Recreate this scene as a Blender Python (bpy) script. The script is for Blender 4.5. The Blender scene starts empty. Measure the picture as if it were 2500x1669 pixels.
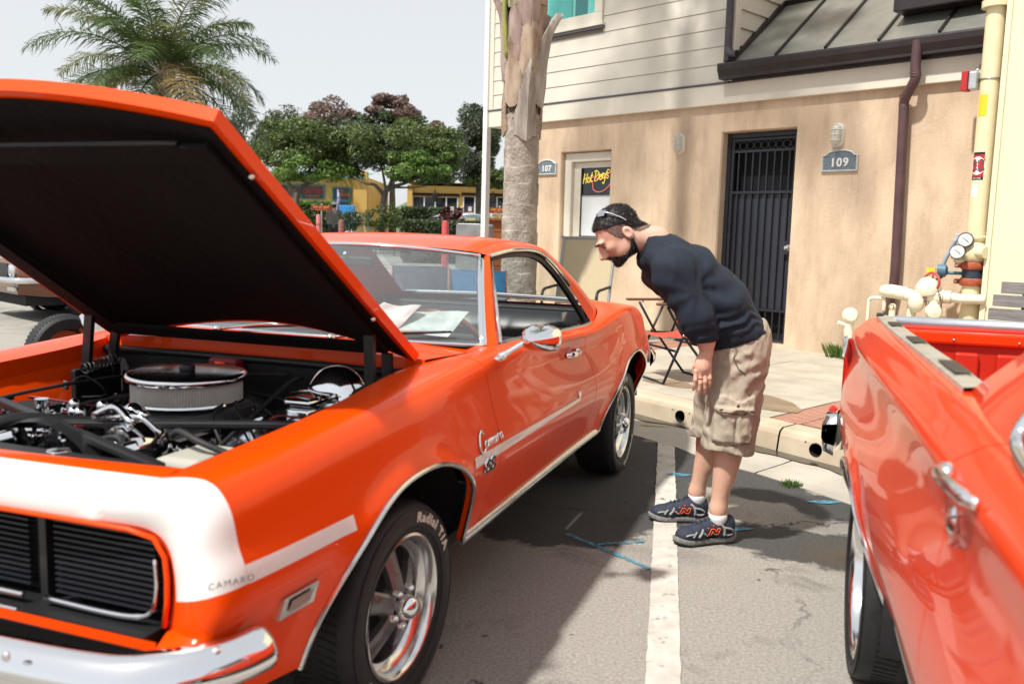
import bpy, bmesh, math, random
import numpy as np
from math import sin, cos, pi, radians, sqrt, atan2
from mathutils import Vector, Matrix

random.seed(7); RNG = np.random.default_rng(11)
sc = bpy.context.scene
COL = sc.collection

# ------------------------------------------------------------------ camera
FPX, PITCH, ROLL, CAMH = 2149.27, 0.122618, 0.026406, 1.3622      # solved from the photograph (2500 px wide)
cam_d = bpy.data.cameras.new("camera"); cam = bpy.data.objects.new("camera", cam_d); COL.objects.link(cam)
cam_d.sensor_fit = 'HORIZONTAL'; cam_d.sensor_width = 36.0; cam_d.lens = 36.0 * FPX / 2500.0
cam_d.clip_start = 0.05; cam_d.clip_end = 6000.0
_f = Vector((0, cos(PITCH), -sin(PITCH))); _r = Vector((1, 0, 0)); _u = _r.cross(_f)
_r2 = cos(ROLL) * _r + sin(ROLL) * _u; _u2 = cos(ROLL) * _u - sin(ROLL) * _r
cam.matrix_world = Matrix(((_r2.x, _u2.x, -_f.x, 0), (_r2.y, _u2.y, -_f.y, 0), (_r2.z, _u2.z, -_f.z, CAMH), (0, 0, 0, 1)))
cam_d.dof.use_dof = True; cam_d.dof.focus_distance = 5.6; cam_d.dof.aperture_fstop = 3.4
sc.camera = cam

# ------------------------------------------------------------------ sky and sun
SUN_AZ, SUN_EL = radians(-130.0), radians(57.0)     # azimuth from +Y towards +X
world = bpy.data.worlds.new("World"); sc.world = world; world.use_nodes = True
_n = world.node_tree.nodes; _l = world.node_tree.links; _n.clear()
_sky = _n.new('ShaderNodeTexSky'); _sky.sky_type = 'NISHITA'; _sky.sun_disc = False
_sky.sun_elevation = SUN_EL; _sky.sun_rotation = SUN_AZ
_sky.air_density = 1.0; _sky.dust_density = 1.6; _sky.ozone_density = 1.0
_hs = _n.new('ShaderNodeHueSaturation'); _hs.inputs['Saturation'].default_value = 0.45
_bg = _n.new('ShaderNodeBackground'); _bg.inputs['Strength'].default_value = 0.105
_wo = _n.new('ShaderNodeOutputWorld')
_mx = _n.new('ShaderNodeMix'); _mx.data_type = 'RGBA'; _mx.inputs[0].default_value = 0.66; _mx.inputs[7].default_value = (7.7, 7.9, 8.0, 1)   # thin bright marine haze over the whole sky
_l.new(_sky.outputs[0], _hs.inputs['Color']); _l.new(_hs.outputs[0], _mx.inputs[6]); _l.new(_mx.outputs[2], _bg.inputs['Color']); _l.new(_bg.outputs[0], _wo.inputs['Surface'])
sun_d = bpy.data.lights.new("sun", 'SUN'); sun_d.energy = 4.7; sun_d.angle = radians(2.5); sun_d.color = (1.0, 0.955, 0.88)
sun = bpy.data.objects.new("sun", sun_d); COL.objects.link(sun)
_sd = Vector((sin(SUN_AZ) * cos(SUN_EL), cos(SUN_AZ) * cos(SUN_EL), sin(SUN_EL)))
sun.rotation_euler = (-_sd).to_track_quat('-Z', 'Y').to_euler(); sun.location = (-10, 0, 20)

sc.view_settings.view_transform = 'Standard'; sc.view_settings.look = 'None'
sc.view_settings.exposure = 0.28; sc.view_settings.gamma = 1.0; sc.view_settings.use_curve_mapping = False
sc.render.engine = 'CYCLES'; sc.cycles.max_bounces = 7; sc.cycles.transparent_max_bounces = 12
sc.cycles.caustics_reflective = False; sc.cycles.caustics_refractive = False
sc.cycles.use_denoising = True

# ------------------------------------------------------------------ materials
MATS = {}
def _pset(b, **k):
    for a, v in k.items():
        if a in b.inputs: b.inputs[a].default_value = v
def mat(name, col, rough=0.6, metal=0.0, var=0.0, scale=8.0, bump=0.0, bscale=60.0, col2=None, coat=0.0, spec=0.5, emit=None, trans=0.0, sub=0.0, detail=5.0, stretch=None, bdist=0.01, coatr=0.03):
    """Principled material; var/col2 give a noise mottling between col and col2, bump a fine relief."""
    if name in MATS: return MATS[name]
    m = bpy.data.materials.new(name); MATS[name] = m; m.use_nodes = True
    nt = m.node_tree; n = nt.nodes; l = nt.links; b = n['Principled BSDF']
    c = (*col, 1.0)
    _pset(b, **{'Base Color': c, 'Roughness': rough, 'Metallic': metal, 'Coat Weight': coat, 'Coat Roughness': coatr, 'Specular IOR Level': spec})
    if emit: _pset(b, **{'Emission Color': (*emit[0], 1), 'Emission Strength': emit[1]})
    if sub: _pset(b, **{'Subsurface Weight': sub, 'Subsurface Radius': (0.012, 0.005, 0.003), 'Subsurface Scale': 1.0})
    if var or col2 or bump:
        tc = n.new('ShaderNodeTexCoord'); mp = n.new('ShaderNodeMapping'); l.new(tc.outputs['Object'], mp.inputs[0])
        if stretch: mp.inputs['Scale'].default_value = stretch
    if var or col2:
        nz = n.new('ShaderNodeTexNoise'); nz.inputs['Scale'].default_value = scale; nz.inputs['Detail'].default_value = detail; nz.inputs['Roughness'].default_value = 0.6
        l.new(mp.outputs[0], nz.inputs['Vector'])
        cr = n.new('ShaderNodeValToRGB'); cr.color_ramp.elements[0].position = 0.32; cr.color_ramp.elements[1].position = 0.68
        if col2: a, d = (*col, 1), (*col2, 1)
        else: a = tuple(max(0, x * (1 - var)) for x in col) + (1,); d = tuple(min(1, x * (1 + var)) for x in col) + (1,)
        cr.color_ramp.elements[0].color = a; cr.color_ramp.elements[1].color = d
        l.new(nz.outputs['Fac'], cr.inputs[0]); l.new(cr.outputs[0], b.inputs['Base Color'])
        rr = n.new('ShaderNodeMapRange'); rr.inputs['To Min'].default_value = max(0, rough - 0.06); rr.inputs['To Max'].default_value = min(1, rough + 0.06)
        l.new(nz.outputs['Fac'], rr.inputs['Value']); l.new(rr.outputs[0], b.inputs['Roughness'])
    if bump:
        n2 = n.new('ShaderNodeTexNoise'); n2.inputs['Scale'].default_value = bscale; n2.inputs['Detail'].default_value = 6.0
        l.new(mp.outputs[0], n2.inputs['Vector'])
        bp = n.new('ShaderNodeBump'); bp.inputs['Strength'].default_value = bump; bp.inputs['Distance'].default_value = bdist
        l.new(n2.outputs['Fac'], bp.inputs['Height']); l.new(bp.outputs[0], b.inputs['Normal'])
    return m
def glass_mat(name, tint=(0.9, 0.95, 0.95), rough=0.0, ior=1.5, gl=(1, 1, 1), veil=0.0):
    if name in MATS: return MATS[name]
    m = bpy.data.materials.new(name); MATS[name] = m; m.use_nodes = True
    n = m.node_tree.nodes; l = m.node_tree.links; n.clear()
    t = n.new('ShaderNodeBsdfTransparent'); t.inputs[0].default_value = (*tint, 1)
    g = n.new('ShaderNodeBsdfGlossy'); g.inputs['Roughness'].default_value = rough; g.inputs[0].default_value = (*gl, 1)
    fr = n.new('ShaderNodeFresnel'); ge = n.new('ShaderNodeNewGeometry'); mr_ = n.new('ShaderNodeMapRange'); mr_.inputs['To Min'].default_value = ior; mr_.inputs['To Max'].default_value = 1.0 / ior
    l.new(ge.outputs['Backfacing'], mr_.inputs['Value']); l.new(mr_.outputs[0], fr.inputs[0])   # the same pane seen from either side
    mx = n.new('ShaderNodeMixShader'); o = n.new('ShaderNodeOutputMaterial')
    l.new(fr.outputs[0], mx.inputs[0]); l.new(t.outputs[0], mx.inputs[1]); l.new(g.outputs[0], mx.inputs[2])
    if veil:
        df = n.new('ShaderNodeBsdfDiffuse'); df.inputs[0].default_value = (.72, .76, .80, 1); m2 = n.new('ShaderNodeMixShader'); m2.inputs[0].default_value = veil  # pale diffuse film painted over the pane in place of reflected sky
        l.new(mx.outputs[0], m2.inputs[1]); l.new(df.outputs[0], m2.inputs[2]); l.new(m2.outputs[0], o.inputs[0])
    else: l.new(mx.outputs[0], o.inputs[0])
    return m
def leaf_mat(name, c1, c2, rough=0.45, trans=0.25):
    if name in MATS: return MATS[name]
    m = mat(name, c1, rough, col2=c2, scale=1.7, detail=8)
    n = m.node_tree.nodes; l = m.node_tree.links; b = n['Principled BSDF']; out = n['Material Output']
    tr = n.new('ShaderNodeBsdfTranslucent'); mx = n.new('ShaderNodeMixShader'); mx.inputs[0].default_value = trans
    cr = [x for x in n if x.type == 'VALTORGB'][0]; l.new(cr.outputs[0], tr.inputs[0])
    l.new(b.outputs[0], mx.inputs[1]); l.new(tr.outputs[0], mx.inputs[2]); l.new(mx.outputs[0], out.inputs[0])
    return m

# ------------------------------------------------------------------ objects
def tag(o, label=None, cat=None, group=None, kind=None):
    if label: o["label"] = label
    if cat: o["category"] = cat
    if group: o["group"] = group
    if kind: o["kind"] = kind
    return o
def empty(name, loc=(0, 0, 0), rz=0.0, label=None, cat=None, group=None):
    o = bpy.data.objects.new(name, None); COL.objects.link(o); o.empty_display_size = 0.1
    o.location = loc; o.rotation_euler = (0, 0, rz); tag(o, label, cat, group); return o
def link(name, me, mats, parent=None, smooth=False, sharp=None, bevel=0.0):
    o = bpy.data.objects.new(name, me); COL.objects.link(o)
    if mats is not None and not me.materials:
        for m in (mats if isinstance(mats, (list, tuple)) else [mats]): me.materials.append(m)
    if smooth:
        me.polygons.foreach_set('use_smooth', [True] * len(me.polygons))
        if sharp: me.set_sharp_from_angle(angle=radians(sharp))
    if parent: o.parent = parent
    if bevel:
        b = o.modifiers.new('bevel', 'BEVEL'); b.width = bevel; b.segments = 2; b.limit_method = 'ANGLE'; b.angle_limit = radians(40)
    return o
def fast(name, V, F, mats, parent=None, smooth=False, sharp=None):
    """mesh from numpy arrays: V (n,3), F (m,k) with k = 3 or 4"""
    V = np.asarray(V, np.float32); F = np.asarray(F, np.int32); k = F.shape[1]
    me = bpy.data.meshes.new(name); me.vertices.add(len(V)); me.vertices.foreach_set('co', V.ravel())
    me.loops.add(F.size); me.loops.foreach_set('vertex_index', F.ravel())
    me.polygons.add(len(F)); me.polygons.foreach_set('loop_start', np.arange(0, F.size, k, dtype=np.int32))
    try: me.polygons.foreach_set('loop_total', np.full(len(F), k, np.int32))
    except Exception: pass
    me.update(calc_edges=True); me.validate()
    return link(name, me, mats, parent, smooth, sharp)
def V3(p): return Vector(p)
def frame_of(d):
    d = Vector(d).normalized(); a = Vector((0, 0, 1)) if abs(d.z) < 0.9 else Vector((1, 0, 0))
    x = d.cross(a).normalized(); y = d.cross(x).normalized(); return x, y, d
class MB:
    def __init__(s): s.v = []; s.f = []; s.m = []
    def add(s, vs, fs, mi=0):
        o = len(s.v); s.v += [tuple(p) for p in vs]; s.f += [tuple(i + o for i in f) for f in fs]; s.m += [mi] * len(fs); return s
    def box(s, x0, x1, y0, y1, z0, z1, mi=0):
        return s.add([(x0, y0, z0), (x1, y0, z0), (x1, y1, z0), (x0, y1, z0), (x0, y0, z1), (x1, y0, z1), (x1, y1, z1), (x0, y1, z1)],
                     [(0, 3, 2, 1), (4, 5, 6, 7), (0, 1, 5, 4), (1, 2, 6, 5), (2, 3, 7, 6), (3, 0, 4, 7)], mi)
    def bar(s, p0, p1, w, h, up=(0, 0, 1), mi=0):
        p0, p1 = V3(p0), V3(p1); d = (p1 - p0).normalized(); u = V3(up); x = d.cross(u).normalized(); u = x.cross(d).normalized()
        q = [(-w / 2, -h / 2), (w / 2, -h / 2), (w / 2, h / 2), (-w / 2, h / 2)]
        return s.add([p0 + x * a + u * b for a, b in q] + [p1 + x * a + u * b for a, b in q],
                     [(0, 1, 2, 3), (7, 6, 5, 4), (0, 4, 5, 1), (1, 5, 6, 2), (2, 6, 7, 3), (3, 7, 4, 0)], mi)
    def tube(s, pts, r, n=10, closed=False, caps=True, mi=0, flat=1.0):
        pts = [V3(p) for p in pts]; N = len(pts); rs = r if isinstance(r, (list, tuple)) else [r] * N
        T = []
        for i in range(N):
            a = pts[(i - 1) % N] if (closed or i > 0) else pts[i]; b = pts[(i + 1) % N] if (closed or i < N - 1) else pts[i]
            T.append((b - a).normalized() if (b - a).length > 1e-9 else Vector((0, 0, 1)))
        x, y, _ = frame_of(T[0]); vs = []
        for i in range(N):
            x = (x - T[i] * x.dot(T[i])).normalized(); y = T[i].cross(x)
            for j in range(n):
                a = 2 * pi * j / n; vs.append(pts[i] + rs[i] * (x * cos(a) + y * sin(a) * flat))
        fs = []
        for i in range(N if closed else N - 1):
            k = (i + 1) % N
            for j in range(n): fs.append((i * n + j, i * n + (j + 1) % n, k * n + (j + 1) % n, k * n + j))
        if caps and not closed: fs += [tuple(range(n))[::-1], tuple((N - 1) * n + j for j in range(n))]
        return s.add(vs, fs, mi)
    def cyl(s, p0, p1, r0, r1=None, n=16, caps=True, mi=0): return s.tube([p0, p1], [r0, r0 if r1 is None else r1], n, False, caps, mi)
    def lathe(s, prof, o=(0, 0, 0), ax=(0, 0, 1), n=32, closed=False, mi=0):
        """prof = [(radius, height)] revolved about the axis ax through o"""
        x, y, d = frame_of(ax); o = V3(o); vs = []
        for r, h in prof:
            for j in range(n):
                a = 2 * pi * j / n; vs.append(o + d * h + (x * cos(a) + y * sin(a)) * max(r, 1e-5))
        fs = []; P = len(prof)
        for i in range(P if closed else P - 1):
            k = (i + 1) % P
            for j in range(n): fs.append((i * n + j, i * n + (j + 1) % n, k * n + (j + 1) % n, k * n + j))
        return s.add(vs, fs, mi)
    def grid(s, P, cu=False, cv=False, mi=0, flip=False):
        nu, nv = len(P), len(P[0]); vs = [p for row in P for p in row]; fs = []
        for i in range(nu if cu else nu - 1):
            for j in range(nv if cv else nv - 1):
                a, b, c, d = i * nv + j, i * nv + (j + 1) % nv, ((i + 1) % nu) * nv + (j + 1) % nv, ((i + 1) % nu) * nv + j
                fs.append((a, d, c, b) if flip else (a, b, c, d))
        return s.add(vs, fs, mi)
    def ball(s, c, r, nu=16, nv=10, mi=0):
        r = r if isinstance(r, (tuple, list)) else (r, r, r); P = []
        for i in range(nv + 1):
            t = pi * i / nv
            P.append([(c[0] + r[0] * sin(t) * cos(2 * pi * j / nu), c[1] + r[1] * sin(t) * sin(2 * pi * j / nu), c[2] + r[2] * cos(t)) for j in range(nu)])
        return s.grid(P, cv=True, mi=mi, flip=True)
    def torus(s, c, ax, R, r, n=32, m=8, mi=0, a0=0, a1=2 * pi):
        x, y, d = frame_of(ax); c = V3(c); full = abs(a1 - a0 - 2 * pi) < 1e-6; k = n if full else n + 1
        return s.tube([c + R * (x * cos(a0 + (a1 - a0) * i / n) + y * sin(a0 + (a1 - a0) * i / n)) for i in range(k)], r, m, full, not full, mi)
    def prism(s, poly, fn, d0, d1, mi=0):
        """extrude the 2D polygon poly: fn(a, b, depth) -> point"""
        n = len(poly); vs = [fn(a, b, d0) for a, b in poly] + [fn(a, b, d1) for a, b in poly]
        return s.add(vs, [tuple(range(n)), tuple(range(2 * n - 1, n - 1, -1))] + [(i, n + i, n + (i + 1) % n, (i + 1) % n) for i in range(n)], mi)
    def xf(s, fn): s.v = [tuple(fn(*p)) for p in s.v]; return s
    def build(s, name, mats, parent=None, smooth=False, sharp=None, bevel=0.0, fix=True):
        me = bpy.data.meshes.new(name); me.from_pydata(s.v, [], s.f)
        if any(s.m): me.polygons.foreach_set('material_index', s.m)
        if fix:
            bm = bmesh.new(); bm.from_mesh(me); bmesh.ops.recalc_face_normals(bm, faces=bm.faces); bm.to_mesh(me); bm.free()
        me.update()
        return link(name, me, mats, parent, smooth, sharp, bevel)
def copy_tree(o, parent=None, **kw):
    c = o.copy(); COL.objects.link(c); c.parent = parent
    for ch in list(o.children): copy_tree(ch, c)
    return c
def text_mesh(txt, size, extrude=0.0, align='CENTER', bevel=0.0, shear=0.0, space=1.0, weight=0.0):
    cu = bpy.data.curves.new('t', 'FONT'); cu.body = txt; cu.size = size; cu.extrude = extrude; cu.align_x = align; cu.align_y = 'CENTER'
    cu.bevel_depth = bevel; cu.shear = shear; cu.space_character = space; cu.offset = weight; cu.resolution_u = 3
    ob = bpy.data.objects.new('t', cu); me = bpy.data.meshes.new_from_object(ob)
    bpy.data.objects.remove(ob); bpy.data.curves.remove(cu); return me
def text_obj(name, txt, size, mtx, m, parent=None, extrude=0.001, **kw):
    """text in the local xy plane of mtx (x right, y up, z out)"""
    me = text_mesh(txt, size, extrude, **kw); me.transform(mtx); me.name = name
    return link(name, me, m, parent)
def axes(o, x, y):
    x = V3(x).normalized(); y = V3(y); z = x.cross(y).normalized(); y = z.cross(x); o = V3(o)
    return Matrix(((x.x, y.x, z.x, o.x), (x.y, y.y, z.y, o.y), (x.z, y.z, z.z, o.z), (0, 0, 0, 1)))
def cr_spline(pts, n=8, closed=False):
    """Catmull-Rom through points (any dimension) -> list of tuples"""
    P = [np.array(p, float) for p in pts]; N = len(P); out = []
    for i in range(N if closed else N - 1):
        a = P[(i - 1) % N] if (closed or i > 0) else 2 * P[0] - P[1]; b = P[i]; c = P[(i + 1) % N]
        d = P[(i + 2) % N] if (closed or i < N - 2) else 2 * P[-1] - P[-2]
        for k in range(n):
            t = k / n; out.append(tuple(0.5 * (2 * b + (c - a) * t + (2 * a - 5 * b + 4 * c - d) * t * t + (3 * b - a - 3 * c + d) * t ** 3)))
    if not closed: out.append(tuple(P[-1]))
    return out
def nat_spline(pts, n=8):
    """C2 natural cubic spline through points, centripetal parameter"""
    P = np.array(pts, float); d = np.linalg.norm(np.diff(P, axis=0), axis=1) ** .5; t = np.concatenate([[0], np.cumsum(d)]); T = np.concatenate([np.linspace(t[i], t[i + 1], n, endpoint=False) for i in range(len(t) - 1)] + [[t[-1]]])
    C = [curve1(list(zip(t, P[:, k]))) for k in range(P.shape[1])]; return [tuple(c(x) for c in C) for x in T]
def curve1(keys):
    """smooth (C2) scalar curve through (t, value) keys: natural cubic spline"""
    X = np.array([k[0] for k in keys], float); Y = np.array([k[1] for k in keys], float); n = len(X)
    h = np.diff(X); A = np.eye(n); r = np.zeros(n)
    for i in range(1, n - 1):
        A[i, i - 1:i + 2] = h[i - 1], 2 * (h[i - 1] + h[i]), h[i]; r[i] = 6 * ((Y[i + 1] - Y[i]) / h[i] - (Y[i] - Y[i - 1]) / h[i - 1])
    M = np.linalg.solve(A, r)
    def f(t):
        t = min(max(t, X[0]), X[-1]); i = max(0, min(int(np.searchsorted(X, t, 'right')) - 1, n - 2)); a, b = X[i + 1] - t, t - X[i]
        return float((M[i] * a ** 3 + M[i + 1] * b ** 3) / (6 * h[i]) + (Y[i] / h[i] - M[i] * h[i] / 6) * a + (Y[i + 1] / h[i] - M[i + 1] * h[i] / 6) * b)
    return f
# ---- implicit surfaces: smooth unions meshed with surface nets (organic forms)
def sd_cap(P, a, b, ra, rb):
    a = np.array(a); b = np.array(b); ab = b - a; t = np.clip(((P - a) @ ab) / (ab @ ab), 0, 1)
    return np.linalg.norm(P - a - t[..., None] * ab, axis=-1) - (ra + (rb - ra) * t)
def sd_ell(P, c, r, R=None):
    q = P - np.array(c)
    if R is not None: q = q @ np.array(R)
    r = np.array(r); k = np.linalg.norm(q / r, axis=-1); g = np.linalg.norm(q / (r * r), axis=-1) + 1e-9
    return k * (k - 1.0) / g
def smin(a, b, k): h = np.clip(0.5 + 0.5 * (b - a) / k, 0, 1); return b + (a - b) * h - k * h * (1 - h)
def smax(a, b, k): return -smin(-a, -b, k)
def nets(fn, lo, hi, res):
    """surface nets of fn(P) = 0 in the box lo..hi, cell size res -> V, F(quads)"""
    lo = np.array(lo, float); hi = np.array(hi, float); n = np.ceil((hi - lo) / res).astype(int) + 1
    ax = [lo[i] + res * np.arange(n[i]) for i in range(3)]
    G = np.stack(np.meshgrid(*ax, indexing='ij'), -1); D = fn(G.reshape(-1, 3)).reshape(n)
    S = D < 0; cn = n - 1; cnt = np.zeros(cn); acc = np.zeros((*cn, 3))
    offs = [(i, j, k) for i in (0, 1) for j in (0, 1) for k in (0, 1)]
    def sub(A, o): return A[o[0]:o[0] + cn[0], o[1]:o[1] + cn[1], o[2]:o[2] + cn[2]]
    for a in offs:
        for d in range(3):
            if a[d] == 1: continue
            b = list(a); b[d] = 1; da, db = sub(D, a), sub(D, b); cr = (da < 0) != (db < 0)
            t = np.where(cr, da / np.where(cr, da - db, 1), 0)
            p = np.zeros((*cn, 3)); p[...] = a; p[..., d] += t; acc += p * cr[..., None]; cnt += cr
    act = cnt > 0; idx = -np.ones(cn, int); idx[act] = np.arange(act.sum())
    I = np.argwhere(act); V = lo + res * (I + acc[act] / cnt[act][:, None]); F = []
    for d in range(3):
        e1, e2 = [(1, 2), (2, 0), (0, 1)][d]
        sl = [slice(1, -1)] * 3; sl[d] = slice(0, -1)
        A = S[tuple(sl)]; s2 = [slice(1, -1)] * 3; s2[d] = slice(1, None); B = S[tuple(s2)]
        for flag in (True, False):
            q = np.argwhere((A != B) & (A == flag))
            if not len(q): continue
            c = q.copy(); c[:, e1] += 1; c[:, e2] += 1
            def g(o1, o2):
                z = c.copy(); z[:, e1] -= o1; z[:, e2] -= o2; return idx[z[:, 0], z[:, 1], z[:, 2]]
            f = np.stack([g(1, 1), g(0, 1), g(0, 0), g(1, 0)], 1)
            F.append(f if flag else f[:, ::-1])
    return V, np.concatenate(F)
def relax(V, F, it=2, w=0.5):
    for _ in range(it):
        acc = np.zeros_like(V); cnt = np.zeros(len(V))
        for i in range(4):
            j = (i + 1) % 4
            np.add.at(acc, F[:, i], V[F[:, j]]); np.add.at(cnt, F[:, i], 1)
            np.add.at(acc, F[:, j], V[F[:, i]]); np.add.at(cnt, F[:, j], 1)
        V = V * (1 - w) + w * acc / np.maximum(cnt, 1)[:, None]
    return V
def sdf_obj(name, fn, lo, hi, res, m, parent=None, it=2, fold=None):
    V, F = nets(fn, lo, hi, res); V = relax(V, F, it)
    if fold is not None: V = fold(V)
    return fast(name, V, F, m, parent, smooth=True)
def vnoise(P, s, seed=0):
    """cheap smooth pseudo-noise in -1..1 from sines"""
    r = np.random.default_rng(seed); o = np.zeros(len(P))
    for k in range(5):
        d = r.normal(size=3); d /= np.linalg.norm(d); o += np.sin(P @ d * s * (0.7 + 0.35 * k) + r.uniform(0, 6.28)) / (1 + 0.3 * k)
    return o / 3.0

# ------------------------------------------------------------------ shared paints
RW = -0.80213                       # the facade's frame: x along the wall to the right, y away from the street
ORANGE = mat('orange_car_paint', (0.83, 0.064, 0.0008), 0.34, coat=0.5, spec=0.12)
ORANGE.node_tree.nodes['Principled BSDF'].inputs['Coat IOR'].default_value = 1.32
REDPAINT = mat('red_truck_paint', (0.70, 0.045, 0.006), 0.34, coat=0.6, spec=0.15)
REDPAINT.node_tree.nodes['Principled BSDF'].inputs['Coat IOR'].default_value = 1.35
WHITEP = mat('white_car_paint', (0.80, 0.80, 0.78), 0.28, coat=0.8)
CHROME = mat('chrome', (0.82, 0.83, 0.85), 0.07, 1.0)
CHROMED = mat('worn_chrome', (0.70, 0.70, 0.70), 0.18, 1.0, var=0.12, scale=30)
ALU = mat('brushed_aluminium', (0.72, 0.73, 0.74), 0.26, 1.0, var=0.08, scale=60)
BLACK = mat('satin_black', (0.012, 0.012, 0.014), 0.45)
MATTE = mat('matte_black', (0.010, 0.010, 0.012), 0.8, var=0.3, scale=20)
RUBBER = mat('tyre_rubber', (0.014, 0.014, 0.016), 0.62, var=0.35, scale=40, bump=0.15, bscale=200)
VINYL = mat('black_vinyl', (0.016, 0.017, 0.02), 0.38, bump=0.1, bscale=300)
CARGLASS = glass_mat('car_glass', (0.86, 0.92, 0.92), 0.0, 1.52, veil=0.03); WSGLASS = glass_mat('veiled_windshield_glass', (0.80, 0.88, 0.88), 0.0, 1.6, veil=0.075)  # the windshield's stronger film stands in for its sky reflection

# ------------------------------------------------------------------ ground
def asphalt_material():
    m = bpy.data.materials.new('asphalt'); m.use_nodes = True; n = m.node_tree.nodes; l = m.node_tree.links; b = n['Principled BSDF']
    g = n.new('ShaderNodeNewGeometry')
    def noise(s, d=6, r=0.6, dist=0.0):
        t = n.new('ShaderNodeTexNoise'); t.inputs['Scale'].default_value = s; t.inputs['Detail'].default_value = d; t.inputs['Roughness'].default_value = r; t.inputs['Distortion'].default_value = dist
        l.new(g.outputs['Position'], t.inputs['Vector']); return t
    def ramp(src, p0, c0, p1, c1):
        r = n.new('ShaderNodeValToRGB'); r.color_ramp.elements[0].position = p0; r.color_ramp.elements[0].color = (*c0, 1)
        r.color_ramp.elements[1].position = p1; r.color_ramp.elements[1].color = (*c1, 1); l.new(src, r.inputs[0]); return r
    def mix(a, bb, f, mode='MIX', fac=None):
        x = n.new('ShaderNodeMix'); x.data_type = 'RGBA'; x.blend_type = mode
        if f is not None: l.new(f, x.inputs[0])
        else: x.inputs[0].default_value = fac
        l.new(a, x.inputs[6]); l.new(bb, x.inputs[7]); return x.outputs[2]
    big = noise(0.75, 4, 0.55, 0.6); mid = noise(3.2, 7, 0.65, 0.4); fine = noise(85, 5, 0.75); grit = n.new('ShaderNodeTexVoronoi'); grit.inputs['Scale'].default_value = 210
    l.new(g.outputs['Position'], grit.inputs['Vector'])
    base = ramp(fine.outputs['Fac'], 0.30, (0.17, 0.163, 0.147), 0.70, (0.42, 0.40, 0.355))
    dark = ramp(fine.outputs['Fac'], 0.32, (0.010, 0.011, 0.0135), 0.76, (0.062, 0.062, 0.064))
    f1 = ramp(big.outputs['Fac'], 0.55, (0, 0, 0), 0.74, (.6, .6, .6)); f2 = ramp(mid.outputs['Fac'], 0.56, (0, 0, 0), 0.74, (0.6, 0.6, 0.6))
    # worn seal coat; patches by car and man also paint in shadow (x, y, radius)
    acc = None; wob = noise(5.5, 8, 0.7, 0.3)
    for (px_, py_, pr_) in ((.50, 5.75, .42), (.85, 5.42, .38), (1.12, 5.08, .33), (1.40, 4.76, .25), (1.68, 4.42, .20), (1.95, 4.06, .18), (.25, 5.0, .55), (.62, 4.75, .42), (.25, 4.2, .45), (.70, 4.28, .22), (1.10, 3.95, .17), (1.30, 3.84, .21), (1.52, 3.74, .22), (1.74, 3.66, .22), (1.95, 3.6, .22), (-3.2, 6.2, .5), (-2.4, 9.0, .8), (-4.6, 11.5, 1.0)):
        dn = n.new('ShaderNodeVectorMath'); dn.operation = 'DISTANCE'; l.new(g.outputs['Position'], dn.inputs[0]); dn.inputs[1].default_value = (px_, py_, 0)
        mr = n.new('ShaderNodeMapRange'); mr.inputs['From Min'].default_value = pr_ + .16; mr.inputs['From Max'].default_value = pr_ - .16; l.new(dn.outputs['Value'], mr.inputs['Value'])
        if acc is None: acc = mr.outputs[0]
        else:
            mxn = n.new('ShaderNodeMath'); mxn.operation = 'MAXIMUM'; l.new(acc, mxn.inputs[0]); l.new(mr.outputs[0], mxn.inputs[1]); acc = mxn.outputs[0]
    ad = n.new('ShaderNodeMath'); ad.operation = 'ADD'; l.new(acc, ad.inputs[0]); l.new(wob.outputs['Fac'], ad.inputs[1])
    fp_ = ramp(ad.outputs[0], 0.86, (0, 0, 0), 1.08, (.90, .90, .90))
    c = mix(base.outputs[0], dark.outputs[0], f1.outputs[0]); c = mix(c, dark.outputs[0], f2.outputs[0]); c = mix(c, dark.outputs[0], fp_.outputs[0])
    oil = n.new('ShaderNodeVectorMath'); oil.operation = 'DISTANCE'; l.new(g.outputs['Position'], oil.inputs[0]); oil.inputs[1].default_value = (1.48, 3.70, 0)
    om = n.new('ShaderNodeMapRange'); om.inputs['From Min'].default_value = .26; om.inputs['From Max'].default_value = .02; om.inputs['To Max'].default_value = .75; l.new(oil.outputs['Value'], om.inputs['Value'])
    ob = n.new('ShaderNodeRGB'); ob.outputs[0].default_value = (.075, .055, .032, 1); c = mix(c, ob.outputs[0], om.outputs[0])
    # hairline cracks: warped cell edges, broken up by noise
    wv = n.new('ShaderNodeVectorMath'); wv.operation = 'MULTIPLY_ADD'; l.new(mid.outputs['Color'], wv.inputs[0]); wv.inputs[1].default_value = (.55, .55, 0); l.new(g.outputs['Position'], wv.inputs[2])
    ck = n.new('ShaderNodeTexVoronoi'); ck.feature = 'DISTANCE_TO_EDGE'; ck.inputs['Scale'].default_value = 0.62; l.new(wv.outputs[0], ck.inputs['Vector'])
    ckr = ramp(ck.outputs['Distance'], 0.0025, (.16, .16, .16), 0.0075, (1, 1, 1)); cm = ramp(big.outputs['Fac'], .40, (0, 0, 0), .52, (1, 1, 1)); c = mix(c, mix(c, ckr.outputs[0], None, 'MULTIPLY', 1.0), cm.outputs[0])
    dp = noise(11, 2, .5); dpr = ramp(dp.outputs['Fac'], .735, (1, 1, 1), .765, (.22, .21, .2)); c = mix(c, dpr.outputs[0], None, 'MULTIPLY', .9)   # oil drips
    st = ramp(grit.outputs['Distance'], 0.02, (0.7, 0.68, 0.62), 0.16, (1, 1, 1)); c = mix(c, st.outputs[0], None, 'MULTIPLY', 0.6)
    l.new(c, b.inputs['Base Color'])
    rr = n.new('ShaderNodeMapRange'); rr.inputs['To Min'].default_value = 0.92; rr.inputs['To Max'].default_value = 0.62; l.new(f1.outputs[0], rr.inputs[0]); l.new(rr.outputs[0], b.inputs['Roughness'])
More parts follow.
